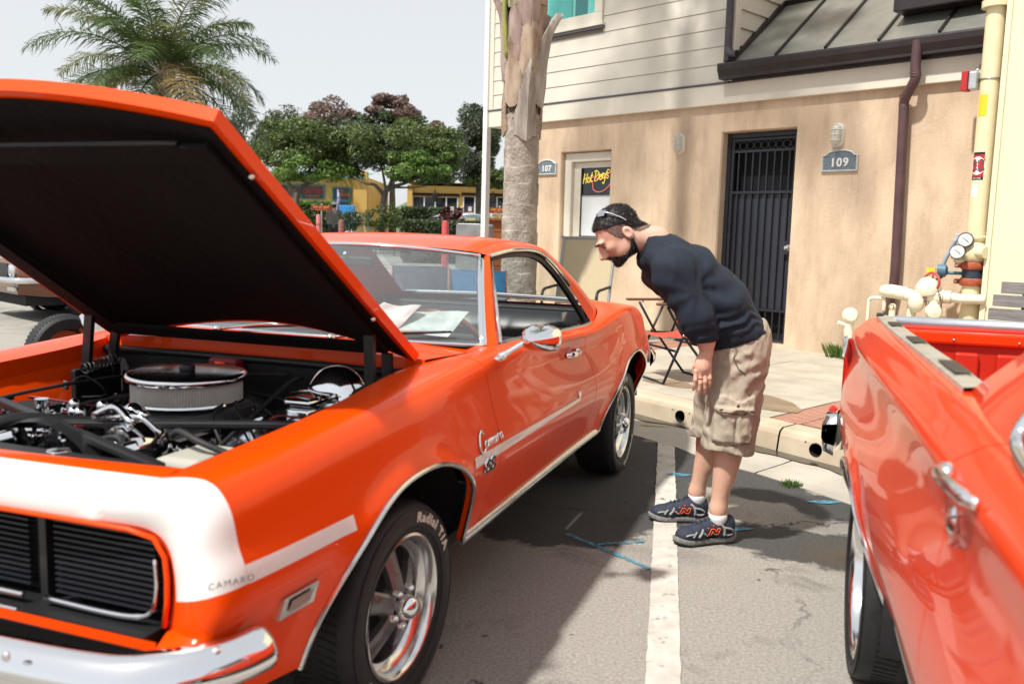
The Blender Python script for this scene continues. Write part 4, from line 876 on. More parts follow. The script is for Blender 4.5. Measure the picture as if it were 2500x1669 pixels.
def nose_loop(t):
    out = []; n = len(L0)
    # grille targets: below the mouth the corner simply wraps to the valance
    gi = 0
    for i, (x, y, z) in enumerate(L0):
        if i < NS and z < .545: e = (.735, -.845, max(z, .36))
        else:
            i0 = next(j for j, p in enumerate(L0) if p[2] >= .545); gx, gz_ = grille_pt(i - i0, n - 1 - i0); e = (gx, nose_y(gx) + .03, gz_)
        if i < NS:
            wtop = min(max((z - .60) / .22, 0), 1); c = (x - .012 - .02 * wtop, -.868 + .02 * wtop, z - .008 * wtop)
        else: c = (x, (y * .35 + nose_y(x) * .65) - .03, z - .012)
        a = (x, y, z); out.append(tuple((1 - t) ** 2 * a[k] + 2 * t * (1 - t) * c[k] + t * t * e[k] for k in range(3)))
    return out
TT = [0, .06, .12, .2, .3, .4, .5, .6, .7, .8, .88, .93, .965, 1.0]
LOOPS = [nose_loop(t) for t in TT]
def nose_patch(sel, lift=0.0):
    def f():
        bm = MB(); bm.grid(LOOPS); keep = []
        nv = len(L0)
        for fi, q in enumerate(bm.f):
            c = np.mean([bm.v[i] for i in q], 0); r, k = fi // (nv - 1), fi % (nv - 1)
            if sel(c, r, k): keep.append(q)
        bm.f = keep; bm.m = [0] * len(keep); return bm
    return f
NR = len(TT) - 1
KW = min(range(NS), key=lambda j: abs(C0[j][2] - .652))
def is_white(c, r, k):
    if r >= NR - 2: return False
    return k >= KW
both('nose_panel', nose_patch(lambda c, r, k: not is_white(c, r, k)), ORANGE); both('nose_stripe', nose_patch(is_white), WHITEP)
MB().grid([[(x, hood_y(x) + .001, .842 + .012 * (1 - (x / .66) ** 2)), (x, (hood_y(x) + open_y(x)) / 2, .847 + .013 * (1 - (x / .66) ** 2)), (x, open_y(x), .842 + .012 * (1 - (x / .66) ** 2)), (x, open_y(x) + .004, .80)] for x in np.linspace(-.665, .665, 33)]).build('header_panel', ORANGE, car, True, 40)
# grille mouth returns, recess and bars
def mouth():
    E = [p for p in LOOPS[-1] if True]; i0 = next(j for j, p in enumerate(L0) if p[2] >= .545); E = E[i0:]
    return MB().grid([E, [(x * .992, y + .02, z - .004 if z > .7 else z) for x, y, z in E], [(x * .985, -.70, z - .006 if z > .7 else z) for x, y, z in E]])
both('grille_surround', mouth, BLACK)
MB().add([(-.72, -.70, .50), (.72, -.70, .50), (.72, -.70, .76), (-.72, -.70, .76)], [(0, 1, 2, 3)]).build('grille_back', MATTE, car)
MB().box(-.70, .70, -.84, -.70, .515, .545).build('grille_floor', BLACK, car)
MB().add([(-.735, -.845, .522), (.735, -.845, .522), (.735, -.845, .545), (-.735, -.845, .545), (-.735, -.80, .515), (.735, -.80, .515)], [(0, 1, 2, 3), (4, 5, 1, 0)]).build('grille_sill', ORANGE, car)
MB().add([(-.73, -.80, .40), (.73, -.80, .40), (.73, -.80, .515), (-.73, -.80, .515)], [(0, 1, 2, 3)]).build('bumper_recess', MATTE, car)
MB().add([(-.735, -.845, .30), (.735, -.845, .30), (.735, -.85, .43), (-.735, -.85, .43)], [(0, 1, 2, 3)]).build('front_valance', ORANGE, car)
GRB = mat('grille_bar', (0.014, 0.016, 0.022), .4)
bar0 = MB().box(-.33, .33, -.010, .010, -.002, .002).build('grille_bar', GRB, car); first = True
for i in range(13):
    o = bar0 if i == 0 else bar0.copy()
    if i: COL.objects.link(o)
    o.location = (0, -.765, .572 + i * .0132)
dbar = MB().box(-.135, .135, -.010, .010, -.002, .002).build('headlamp_door_bar', GRB, car)
for sx in (1, -1):
    for i in range(13):
        o = dbar if (i == 0 and sx == 1) else dbar.copy()
        if not (i == 0 and sx == 1): COL.objects.link(o)
        o.location = (sx * .545, -.772, .572 + i * .0132)
    MB().box(sx * .375 - .010, sx * .375 + .010, -.78, -.71, .545, .75).build('grille_divider', BLACK, car)
    t = cr_spline([(sx * .40, -.80, .562), (sx * .55, -.802, .560), (sx * .64, -.80, .563), (sx * .682, -.797, .580), (sx * .694, -.795, .63), (sx * .692, -.795, .69)], 5)
    MB().tube(t, [.007] * (len(t) - 14) + [.0045] * 14, 8).build('headlamp_door_trim', CHROME, car, True)
MB().tube([(-.35, -.812, .566), (.35, -.812, .566)], .0075, 8).build('grille_trim', CHROME, car, True)
MB().tube([(-.36, -.836, .542), (.36, -.836, .542)], .007, 8).build('grille_trim', CHROME, car, True)
for sx in (1, -1): MB().tube([(sx * x, nose_y(x) + .016, z + .004) for x, z in [(.714, .549), (.721, .60), (.722, .65), (.718, .695), (.695, .733), (.64, .747), (.5, .755), (.25, .759), (0, .760)]], .006, 6).build('grille_lip', ORANGE, car, True)
# bumper blade
bp = cr_spline([(0, -.965), (.30, -.960), (.58, -.945), (.72, -.925), (.79, -.895), (.842, -.855), (.878, -.805), (.897, -.755), (.903, -.705)], 5)
prof = [(-.012, .004), (.016, .006), (.032, .016), (.040, .034), (.036, .054), (.020, .078), (.004, .092), (-.02, .094)]
half = []
for i, (x, y) in enumerate(bp):
    a = bp[max(i - 1, 0)]; b = bp[min(i + 1, len(bp) - 1)]; tx, ty = b[0] - a[0], b[1] - a[1]; L = sqrt(tx * tx + ty * ty); nx, ny = ty / L, -tx / L
    fr = i / (len(bp) - 1); e = 1.0 if fr < .93 else max(.05, 1 - ((fr - .93) / .07) ** 2); zc = .503 + .012 * min(1, max(0, (x - .7) / .2))
    half.append([(x + nx * p * e, y + ny * p * e, zc + (z - .048) * (.35 + .65 * e)) for p, z in prof])
full = [[(-x, y, z) for x, y, z in r] for r in half[::-1]] + half[1:]
bmp = MB().grid(full, cv=True).build('front_bumper', CHROME, car, True, 60)
for x in (-.52, .18, .52): MB().ball((x, -.999, .545), (.011, .006, .011), 12, 6).build('bumper_bolt', CHROME, bmp, True)
bb = V3((.868, -.832, .545)); MB().ball(bb, (.012, .012, .012), 12, 6).build('bumper_bolt', CHROME, bmp, True)
# side marker
sm = MB(); y0, y1, z0, z1 = -.635, -.515, .525, .578
def mk(y, z, o): return (side_x(y, z) + o, y, z)
sm.grid([[mk(y, z, .010) for z in (z0, z1)] for y in np.linspace(y0, y1, 6)]); 
for A, B_ in (((y0, z0), (y1, z0)), ((y1, z0), (y1, z1)), ((y1, z1), (y0, z1)), ((y0, z1), (y0, z0))): sm.grid([[mk(*A, .010), mk(*B_, .010)], [mk(*A, -.01), mk(*B_, -.01)]])
mko = sm.build('side_marker', CHROMED, car)
MB().grid([[mk(y, z, .0135) for z in (z0 + .012, z1 - .012)] for y in np.linspace(y0 + .022, y1 - .022, 6)]).build('marker_lens', mat('amber_grey_lens', (0.33, 0.24, 0.21), .2), mko)
# white side stripe: ahead of and behind the front wheel
def side_band(ya, yb, zf, hf, n=40, off=.0022):
    P = []
    for y in np.linspace(ya, yb, n):
        z, h = zf(y), hf(y); P.append([(side_x(y, zz) + off, y, zz) for zz in np.linspace(z - h, z + h, 5)])
    return lambda: MB().grid(P)
PIN = mat('stripe_grey_white', (0.72, 0.70, 0.67), .3, coat=.8)
both('side_stripe', side_band(-.742, -.362, lambda y: .669 - .012 * (y + .74), lambda y: .0185), WHITEP)
both('side_stripe', side_band(.345, 1.62, lambda y: .642 - .006 * y, lambda y: .0175 - .0095 * (y - .34) / 1.28), PIN)
text_obj('stripe_lettering', 'CAMARO', .019, axes((side_x(-.765, .665) - .001, -.785, .668), (.55, .83, .03), (0, 0, 1)), mat('lettering_grey', (0.16, 0.16, 0.19), .5), car, extrude=.0004, space=1.25)
# script emblem and double-letter badge
def script(strokes, y0, z0, sy, sz, r=.0036):
    b = MB()
    for s in strokes: b.tube([(side_x(y0 + u * sy, z0 + v * sz) + .005, y0 + u * sy, z0 + v * sz) for u, v in cr_spline(s, 5)], r, 6)
    return b
script([[(.20, .80), (.14, 1.0), (.02, .75), (-.04, .2), (.04, -.12), (.16, .08)], [(.30, .42), (.20, .38), (.18, .14), (.27, .12), (.33, .42), (.34, .12)], [(.38, .12), (.40, .42), (.42, .15), (.46, .42), (.48, .16), (.53, .42), (.55, .12)], [(.66, .42), (.58, .36), (.57, .14), (.64, .12), (.68, .42), (.70, .12)], [(.75, .12), (.77, .42), (.83, .44)], [(.93, .44), (.87, .30), (.90, .12), (.97, .18), (.98, .38), (.93, .44)]], .405, .664, .20, .062).build('script_emblem', CHROME, car, True)
bdg = empty('badge'); bdg.parent = car
for i, dy in enumerate((0, .042)):
    S = [[(.95, .80), (.5, 1.0), (.08, .78), (.15, .55), (.85, .42), (.92, .18), (.5, 0), (.05, .2)]]
    script(S, .425 + dy, .590, .036, .042, .0075).build('badge_letter', CHROME, bdg, True)
    script(S, .425 + dy, .590, .036, .042, .0045).xf(lambda x, y, z: (x + .0052, y, z)).build('badge_enamel', BLACK, bdg, True)
# bright rocker moulding, wheel-arch trims
both('rocker_moulding', lambda: MB().grid([[(KC['xb'](y) + a, y, KC['zb'](y) + b) for a, b in ((-.004, -.020), (.012, -.016), (.016, .002), (.010, .018), (-.002, .021))] for y in np.linspace(.425, 2.225, 30)]), CHROMED)
for c, a, b_, z0, h in ARCH:
    def arc():
        P = []
        for q in np.linspace(.0, pi, 60):
            y = c + cos(q) * (b_ if cos(q) > 0 else a) * .998; z = max(arch_z(y), KC['zb'](y)); P.append((side_x(y, z) + .001, y, z))
        return MB().tube(P, .0075, 7)
    both('arch_moulding', arc, CHROMED)
# door handle, lock
hd = MB(); hy, hz = 1.66, .825; hx = side_x(hy, hz)
hd.tube(cr_spline([(hx + .004, hy - .075, hz), (hx + .028, hy - .055, hz + .003), (hx + .032, hy, hz + .004), (hx + .026, hy + .07, hz + .002)], 4), [.008] * 4 + [.010] * 5 + [.008] * 4, 8, flat=1.5); hd.ball((hx + .012, hy + .075, hz), (.022, .02, .02), 12, 8); hd.build('door_handle', CHROME, car, True)
MB().lathe([(.016, 0), (.016, .006), (.010, .008), (0, .008)], (side_x(1.60, .655), 1.60, .655), (1, 0, 0), 16).build('door_lock', CHROME, car, True, 40)
# ------------------------- greenhouse
QK = [0, .5, .85, .93, 1.0]
COLK = [[(0, 1.155, 1.302), (0, 1.5, 1.348), (0, 1.85, 1.345), (0, 2.2, 1.302)],
        [(.29, 1.19, 1.297), (.30, 1.5, 1.342), (.30, 1.85, 1.339), (.28, 2.2, 1.298)],
        [(.50, 1.25, 1.284), (.53, 1.5, 1.322), (.535, 1.83, 1.318), (.525, 2.2, 1.283), (.565, 2.5, 1.15), (.605, 2.82, .983)],
        [(.545, 1.27, 1.277), (.575, 1.5, 1.308), (.582, 1.82, 1.303), (.585, 2.12, 1.255), (.65, 2.36, 1.12), (.715, 2.60, .953)],
        [(.575, 1.285, 1.268), (.607, 1.5, 1.290), (.615, 1.80, 1.280), (.635, 2.0, 1.215), (.70, 2.14, 1.08), (.785, 2.235, .912)]]
SP = [cr_spline(c, 10) for c in COLK]
nr = len(SP[0])
def roof_cols(qs, rows):
    out = []
    for q in qs:
        col = []
        for r in rows:
            ks = [SP[i] for i in range(5)]
            if r < nr: P = [k[r] for k in ks]; Q = QK
            else: P = [k[r] for k in ks[2:]]; Q = QK[2:]
            col.append(tuple(float(np.interp(q, Q, [p[d] for p in P])) if False else curve1(list(zip(Q, [p[d] for p in P])))(q) for d in range(3)))
        out.append(col)
    return out
def roof_half(): return MB().grid(roof_cols(np.concatenate([np.linspace(0, .85, 12), np.linspace(.87, 1, 8)]), range(nr)))
R_ = MB(); A = roof_cols(np.concatenate([np.linspace(0, .85, 12), np.linspace(.87, 1, 8)]), range(nr)); R_.grid([[(-x, y, z) for x, y, z in c] for c in A[:0:-1]] + A)
R_.build('roof', ORANGE, car, True, 60)
both('roof_sail_panel', lambda: MB().grid(roof_cols(np.linspace(.85, 1, 9), range(nr - 1, len(SP[2])))), ORANGE, sharp=60)
edge = SP[4]
both('drip_rail', lambda: MB().tube([(x + .008, y, z) for x, y, z in edge[:nr + 8]], .009, 7), CHROMED)
both('window_weatherstrip', lambda: MB().tube([(x - .016, y - .004, z - .018) for x, y, z in edge], .017, 7), BLACK)
# windshield
def ws(u, v):                        # u -1..1 across, v 0 base .. 1 top
    b = (u * .735, .845 - .20 * (1 - u * u), .952 + .018 * (1 - u * u)); t = (u * .548, 1.272 - .125 * (1 - u * u), 1.262 + .032 * (1 - u * u))
    bow = .02 * 4 * v * (1 - v); return tuple(b[i] + (t[i] - b[i]) * v + (0, -bow * .6, bow * .8)[i] for i in range(3))
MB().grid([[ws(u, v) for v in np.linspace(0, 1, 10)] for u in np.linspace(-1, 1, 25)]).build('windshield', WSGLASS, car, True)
def ws_trim(pts, w, nm): return MB().tube(pts, w, 8, flat=.55).build(nm, CHROME, car, True)
ws_trim([ws(u, 1.02) for u in np.linspace(-1, 1, 25)], .017, 'windshield_header_trim'); ws_trim([ws(u, -.01) for u in np.linspace(-1, 1, 25)], .014, 'windshield_base_trim')
for sx in (1, -1):
    ws_trim([ws(sx * 1.005, v) for v in np.linspace(-.02, 1.02, 12)], .016, 'windshield_side_trim')
    P = []
    for v in np.linspace(-.05, 1.03, 14):
        a = V3(ws(sx * 1.02, v)); b = V3((sx * (.785 + (.580 - .785) * v), .905 + (1.300 - .905) * v, .935 + (1.262 - .935) * v)); m_ = (a + b) / 2 + V3((sx * .014, -.006, .006)); P.append([tuple(a), tuple(m_), tuple(b), tuple(b + V3((-sx * .03, .006, -.006))), tuple(a + V3((-sx * .02, .03, 0)))])
    MB().grid(P, cv=True).build('windshield_pillar', ORANGE, car, True, 50)
    MB().tube([tuple(V3((sx * (.782 + (.578 - .782) * v), .918 + (1.308 - .918) * v, .935 + (1.258 - .935) * v))) for v in (0, .5, 1)], .009, 7).build('vent_trim', CHROMED, car, True)
    # window sill strip and lowered glass edge
    MB().grid([[(sx * (KC['xt'](y) + a), y, KC['zt'](y) + b) for a, b in ((-.03, -.006), (-.028, .007), (.0, .009), (.006, .001))] for y in np.linspace(.87, 2.22, 30)]).build('sill_moulding', CHROMED, car, True, 50)
# rear window, deck lid, tail panel
RWN = [[(u * (.50 + .07 * v), 2.205 + (2.80 - 2.205) * v + .03 * (1 - u * u) * v, 1.293 + (.985 - 1.293) * v + .03 * sin(pi * v) + .008 * (1 - u * u)) for v in np.linspace(0, 1, 8)] for u in np.linspace(-1, 1, 15)]
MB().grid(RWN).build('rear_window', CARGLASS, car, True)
MB().tube([p for p in [r[-1] for r in RWN]], .012, 7).build('rear_window_trim', CHROME, car, True)
MB().grid([[(u * .60, 2.82 + .02 * (1 - u * u) + (3.70 - 2.82) * v, KC['zt'](2.82 + .88 * v) + .014 * (1 - u * u)) for v in np.linspace(0, 1, 14)] for u in np.linspace(-1, 1, 13)]).build('deck_lid', ORANGE, car, True)
P = profile(3.70); TP = [(float(x), 3.70, float(z)) for x, z in P[::4]]; MB().add(TP + [(-x, y, z) for x, y, z in TP[::-1]], [tuple(range(2 * len(TP)))]).build('tail_panel', ORANGE, car)
rb = cr_spline([(0, 3.80), (.5, 3.79), (.72, 3.76), (.81, 3.70), (.845, 3.60), (.85, 3.52)], 5)
rows = [[(x, y, .52), (x + .02 * (x / .85), y + .03 * (y > 3.6), .55), (x + .022 * (x / .85), y + .035 * (y > 3.6), .59), (x, y, .63)] for x, y in rb]
MB().grid([[(-x, y, z) for x, y, z in r] for r in rows[::-1]] + rows[1:], cv=True).build('rear_bumper', CHROME, car, True, 60)
for sx in (1, -1):
    for x in (.35, .55): MB().box(sx * x - .08, sx * x + .08, 3.695, 3.715, .68, .78).build('tail_lamp', mat('tail_lens', (.35, .01, .01), .2), car)
# door mirror
mr = empty('door_mirror'); mr.parent = car
MB().tube(cr_spline([(.865, .69, .932), (.90, .695, .955), (.945, .70, .985), (.97, .705, 1.0)], 4), [.016, .014, .012, .011, .010, .010, .010, .010, .010, .010, .011, .012, .012], 8).build('mirror_stem', CHROME, mr, True)
MB().ball((.868, .688, .93), (.018, .045, .012), 14, 8).build('mirror_foot', CHROME, mr, True)
mh = MB(); loops = []
for t, d in ((0.02, -.085), (.30, -.070), (.58, -.045), (.82, -.015), (.95, .015), (1.0, .04), (.93, .044)):
    L = []
    for q in np.linspace(0, 2 * pi, 25)[:-1]:
        cx, cz = cos(q), sin(q); e = (abs(cx) ** 3.2 + abs(cz) ** 3.2) ** (-1 / 3.2); L.append((.998 + .070 * t * e * cx, .715 + d, 1.002 + .047 * t * e * cz))
    loops.append(L)
mh.grid(loops, cv=True); mh.build('mirror_shell', CHROME, mr, True, 50); MB().add(loops[-1], [tuple(range(24))]).build('mirror_glass', mat('mirror_glass', (.8, .8, .8), .02, 1), mr)
# ------------------------- hood (raised)
HANG, HP = radians(33.2), (0, .450, .955)
def hood_pt(x, l, n=0.0): return (x * .965 + .022, HP[1] - l * cos(HANG) + n * sin(HANG) * 1.0, HP[2] + l * sin(HANG) + n * cos(HANG))
def hl(x): return 1.185 + .060 * (1 - (abs(x) / .66) ** 1.3)
def skin(dn, inset=0.0, xw=.66):
    xs_ = np.linspace(-xw + inset, xw - inset, 25)
    return [[hood_pt(x, inset - .022 + (hl(x) + .022 - 2 * inset) * t, dn + (.060 + .050 * (1 - t)) * (1 - (abs(x) / .66) ** 1.8) + (.010 * math.exp(-((abs(x) - .0) / .22) ** 4) * sin(pi * t))) for t in np.linspace(0, 1, 18)] for x in xs_]
hood = empty('hood'); hood.parent = car
top = skin(.012); under = skin(-.020, .004)
MB().grid(top).build('hood_skin', ORANGE, hood, True, 60)
def rim(G): return [r[0] for r in G] + list(G[-1])[1:] + [r[-1] for r in G[::-1]][1:] + list(G[0])[::-1][1:-1]
ed = MB(); a_, b_, c_ = rim(top), rim(under), rim(skin(-.022, .030)); ed.grid([a_, [tuple((V3(p) + V3(q)) / 2 + V3((0, 0, 0))) for p, q in zip(a_, b_)], b_, c_], cv=True); ed.build('hood_flange', ORANGE, hood, True, 50)
LINER = mat('hood_liner', (0.0035, 0.003, 0.0035), .9, spec=.2, col2=(0.007, .006, .0065), scale=5, bump=.5, bscale=25)
MB().grid(skin(-.026, .026)).build('hood_liner', LINER, hood, True)
for x0, x1, l0, l1 in ((-.60, -.52, .08, 1.12), (.52, .60, .08, 1.12), (-.52, .52, 1.06, 1.13), (-.52, .52, .07, .14)):
    MB().add([hood_pt(x, l, d) for d in (-.028, -.040) for x, l in ((x0, l0), (x1, l0), (x1, l1), (x0, l1))], [(0, 1, 2, 3), (7, 6, 5, 4), (0, 4, 5, 1), (1, 5, 6, 2), (2, 6, 7, 3), (3, 7, 4, 0)]).build('hood_brace', LINER, hood)
for l in (.30, 1.0): MB().ball(hood_pt(.645, l, -.030), (.008, .008, .008), 8, 6).build('bump_stop', CHROMED, hood, True)
for sx in (1, -1):
    hg = empty('hood_hinge'); hg.parent = car; x = sx * .585
    MB().bar((x, .28, .80), hood_pt(x, .20, -.03), .018, .034, (1, 0, 0)).build('hinge_arm', BLACK, hg)
    MB().bar((x, .40, .80), hood_pt(x, .06, -.03), .018, .034, (1, 0, 0)).build('hinge_arm', BLACK, hg)
    MB().box(x - .012, x + .012, .22, .44, .70, .84).build('hinge_bracket', BLACK, hg, bevel=.008)
    sp_ = MB(); sp_.tube([(x - sx * .03 + .018 * cos(t * 9 * 2 * pi), .24 + .16 * t, .84 + .018 * sin(t * 9 * 2 * pi) + .02 * t) for t in np.linspace(0, 1, 110)], .004, 5); sp_.build('hinge_spring', BLACK, hg, True)
# cowl between hood and windshield with louvres and wipers
def cowl(x, t):  # sheet from the hood's rear edge to the glass
    x = x / .70 * (KC['xt'](.475 + .365 * t) + .003); u = x / .765; y0 = .475; y1 = ws(max(-1, min(1, u)), 0)[1] - .005; y = y0 + (y1 - y0) * t; z0 = .932 + .016 * (1 - u * u); z1 = ws(max(-1, min(1, u)), 0)[2] - .006; return (x, y, z0 + (z1 - z0) * t)
MB().grid([[cowl(x, t) for t in np.linspace(0, 1, 6)] for x in np.linspace(-.70, .70, 31)]).build('cowl_panel', ORANGE, car, True)
MB().grid([[(x, .475, .932 + .016 * (1 - (x / .735) ** 2)), (x, .470, .86)] for x in np.linspace(-.68, .68, 21)]).build('cowl_face', ORANGE, car)
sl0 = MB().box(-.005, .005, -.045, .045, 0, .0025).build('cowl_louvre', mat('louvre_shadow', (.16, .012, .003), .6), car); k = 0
for xc in (-.36, .36):
    for i in range(14):
        x = xc + (i - 6.5) * .021; o = sl0 if k == 0 else sl0.copy()
        if k: COL.objects.link(o)
        k += 1; p = cowl(x, .42); o.location = (p[0], p[1], p[2] + .0015); o.rotation_euler = (atan2(cowl(x, .6)[2] - cowl(x, .2)[2], cowl(x, .6)[1] - cowl(x, .2)[1]), 0, 0)
for x0, x1 in ((-.25, .18), (.22, .62)):
    a, b = V3(cowl(x0, .72)) + V3((0, 0, .012)), V3(ws(x1 / .735, .05)) + V3((0, -.012, .02)); wa = MB(); wa.tube([a, a.lerp(b, .5) + V3((0, -.005, .012)), b], [.007, .005, .004], 6); wa.ball(a, (.018, .018, .014), 10, 6); wa.build('wiper_arm', CHROMED, car, True)
    MB().bar(b.lerp(a, .75) + V3((0, -.004, .002)), b + V3((.02, .005, .0)), .006, .008).build('wiper_blade', BLACK, car)
# ------------------------- engine bay
def apron(): return MB().grid([[(KC['xt'](y) - .002, y, KC['zt'](y)), (KC['xt'](y) - .006, y, KC['zt'](y) - .055), (.60, y, .78), (.50, y, .56), (.46, y, .36)] for y in np.linspace(-.66, .47, 18)])
both('inner_apron_lip', lambda: MB().grid([[(KC['xt'](y) - .002, y, KC['zt'](y)), (KC['xt'](y) - .004, y, KC['zt'](y) - .06)] for y in np.linspace(-.70, .47, 20)]), ORANGE)
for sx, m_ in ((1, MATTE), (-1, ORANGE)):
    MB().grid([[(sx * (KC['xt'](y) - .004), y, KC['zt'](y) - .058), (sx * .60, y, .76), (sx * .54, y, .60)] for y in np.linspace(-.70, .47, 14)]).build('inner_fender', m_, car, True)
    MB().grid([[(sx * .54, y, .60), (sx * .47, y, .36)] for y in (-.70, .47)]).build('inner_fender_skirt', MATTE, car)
MB().box(-.68, .68, .455, .468, .30, .90).build('firewall', MATTE, car); MB().box(-.64, .64, -.70, .46, .26, .30).build('bay_floor', MATTE, car)
MB().box(-.66, .66, -.735, -.69, .30, .80).build('radiator_support', MATTE, car)
MB().tube([(-.66, .452, .885), (-.3, .448, .893), (.3, .448, .893), (.66, .452, .885)], .014, 8).build('cowl_seal', BLACK, car, True)
rs = MB(); rs.bar((-.62, -.60, .795), (.62, -.60, .795), .075, .03); rs.build('radiator_top_bar', BLACK, car, bevel=.008)
MB().bar((-.50, -.52, .80), (.62, -.05, .812), .03, .022).build('cross_brace', BLACK, car, bevel=.006)
MB().bar((.50, -.56, .80), (-.60, -.12, .805), .03, .022).build('cross_brace', BLACK, car, bevel=.006)
MB().box(-.36, .36, -.62, -.50, .36, .79).build('radiator', BLACK, car, bevel=.01)
hs = MB(); hs.tube(cr_spline([(-.18, -.52, .79), (-.14, -.40, .82), (-.05, -.28, .80), (.02, -.16, .77)], 6), .019, 12); hs.build('radiator_hose', BLACK, car, True)
MB().lathe([(.03, 0), (.032, .012), (.026, .022), (0, .024)], (.20, -.57, .79), (0, 0, 1), 18).build('radiator_cap', CHROMED, car, True, 40)
fan = MB(); fan.lathe([(.24, -.02), (.245, .02), (.25, .02)], (0, -.44, .60), (0, 1, 0), 28)
for i in range(6):
    a = i * pi / 3; fan.bar((.03 * cos(a), -.42, .60 + .03 * sin(a)), (.22 * cos(a), -.42, .60 + .22 * sin(a)), .07, .006, (0, 1, .4))
fan.build('cooling_fan', BLACK, car)
MB().box(-.26, .26, -.24, .42, .34, .66).build('engine_block', MATTE, car, bevel=.03); MB().box(-.12, .12, -.15, .38, .66, .78).build('intake_manifold', mat('cast_alloy', (.28, .28, .29), .45, .8, var=.2, scale=25), car, bevel=.02)
for sx in (1, -1):
    vc = MB(); vc.add([(sx * (.20 + a), y, .70 + b) for y in (-.20, .36) for a, b in ((-.07, -.03), (-.055, .045), (.03, .055), (.075, -.02))], [(0, 1, 2, 3), (7, 6, 5, 4), (0, 4, 5, 1), (1, 5, 6, 2), (2, 6, 7, 3), (3, 7, 4, 0)]); vc.build('valve_cover', CHROME, car, bevel=.02)
    for i in range(4): MB().tube(cr_spline([(sx * .30, -.12 + i * .15, .62), (sx * .33, -.12 + i * .15, .72), (sx * .24, -.05 + i * .11, .80), (sx * .06, .30, .80)], 4), .0045, 6).build('spark_lead', RUBBER, car, True)
# air cleaner
AC = (0.0, .125); ac = empty('air_cleaner'); ac.parent = car
MB().lathe([(.0, .792), (.165, .792), (.178, .800), (.176, .806), (0, .806)], (AC[0], AC[1], 0), (0, 0, 1), 48).build('base_pan', CHROME, ac, True, 40)
fl = MB(); N = 240
fl.grid([[(AC[0] + (.172 if j % 2 else .165) * cos(2 * pi * j / N), AC[1] + (.172 if j % 2 else .165) * sin(2 * pi * j / N), z) for j in range(N)] for z in (.805, .869)], cv=True); fl.build('pleated_filter', mat('filter_paper', (.58, .56, .52), .8, var=.06, scale=30), ac)
MB().lathe([(.170, .868), (.186, .870), (.190, .878), (.188, .888), (.180, .893), (.172, .8935)], (AC[0], AC[1], 0), (0, 0, 1), 56).build('lid_rim', CHROME, ac, True, 50)
MB().lathe([(.173, .8935), (.14, .8955), (.06, .898), (.03, .897), (0, .897)], (AC[0], AC[1], 0), (0, 0, 1), 48).build('lid', mat('lid_dark_chrome', (.09, .095, .11), .14, .9), ac, True)
MB().lathe([(.024, .897), (.026, .905), (.022, .916), (0, .918)], (AC[0], AC[1], 0), (0, 0, 1), 20).build('wing_nut', BLACK, ac, True, 40)
text_obj('lid_lettering', 'Edelbrock', .038, axes((AC[0] - .07, AC[1] - .07, .8985), (.94, .34, 0), (-.34, .94, 0)), mat('lid_print', (.45, .45, .47), .3, .5), ac, extrude=.0003, shear=.2)
# accessories
al_ = empty('alternator'); al_.parent = car; c0 = V3((.17, -.30, .755)); ax = (0, -1, .05)
MB().lathe([(.0, -.09), (.055, -.085), (.068, -.06), (.07, .03), (.06, .055), (.03, .06), (0, .06)], c0, ax, 28).build('alternator_case', CHROME, al_, True, 45)
for i in range(12):
    a = i * pi / 6; MB().box(-.006, .006, -.022, .022, -.004, .004).xf(lambda x, y, z, a=a: (c0.x + (y + .045) * cos(a) - x * sin(a), c0.y - .058, c0.z + (y + .045) * sin(a) + x * cos(a))).build('vent_fin', CHROMED, al_)
MB().lathe([(.038, .062), (.03, .07), (.03, .078), (.038, .086), (.01, .09), (0, .09)], c0, ax, 24).build('alternator_pulley', CHROME, al_, True, 40)
MB().tube(cr_spline([(.20, -.33, .83), (.12, -.30, .86), (.04, -.30, .83)], 4), .012, 8).build('alternator_bracket', CHROME, car, True)
MB().tube(cr_spline([(.27, -.30, .80), (.21, -.31, .845), (.12, -.315, .835)], 4), .008, 8).build('alternator_brace', CHROME, car, True)
ps = MB(); ps.lathe([(0, -.08), (.05, -.08), (.062, -.04), (.062, .03), (.045, .05), (0, .05)], (-.24, -.26, .74), (0, -1, 0), 24); ps.tube([(-.24, -.22, .78), (-.24, -.22, .84)], .02, 12); ps.build('steering_pump', CHROME, car, True, 45)
for (x, z, r) in ((0, .60, .085), (0, .74, .06), (-.24, .74, .06)): MB().lathe([(0, .0), (r, 0), (r * .86, .012), (r * .86, .02), (r, .032), (0, .032)], (x, -.345, z), (0, -1, 0), 28).build('pulley', ALU, car, True, 40)
MB().tube(cr_spline([(.035, -.37, .60), (.20, -.37, .72), (.20, -.37, .79), (.14, -.37, .79), (-.06, -.37, .70), (-.08, -.37, .58), (0, -.37, .51)], 4, True), .008, 5, True).build('fan_belt', RUBBER, car, True)
wp_ = MB(); wp_.lathe([(0, -.06), (.055, -.05), (.06, .0), (.05, .03), (0, .03)], (.0, -.28, .74), (0, -1, 0), 22); wp_.tube([(.02, -.26, .76), (.04, -.18, .80), (.03, -.14, .80)], .026, 12); wp_.ball((.03, -.14, .80), (.036, .036, .04), 14, 8); wp_.build('water_pump', CHROME, car, True, 45)
for i, (x, y, z) in enumerate(((-.15, -.20, .79), (-.09, -.235, .80), (-.20, -.15, .80), (.10, -.19, .80), (-.03, -.21, .82), (-.30, -.18, .78))):
    f_ = MB(); f_.tube([(x, y, z - .05), (x + .01, y, z + .012)], [.016, .012], 8); f_.ball((x + .01, y, z + .016), .017, 10, 6); f_.build('chrome_fitting', CHROME, car, True)
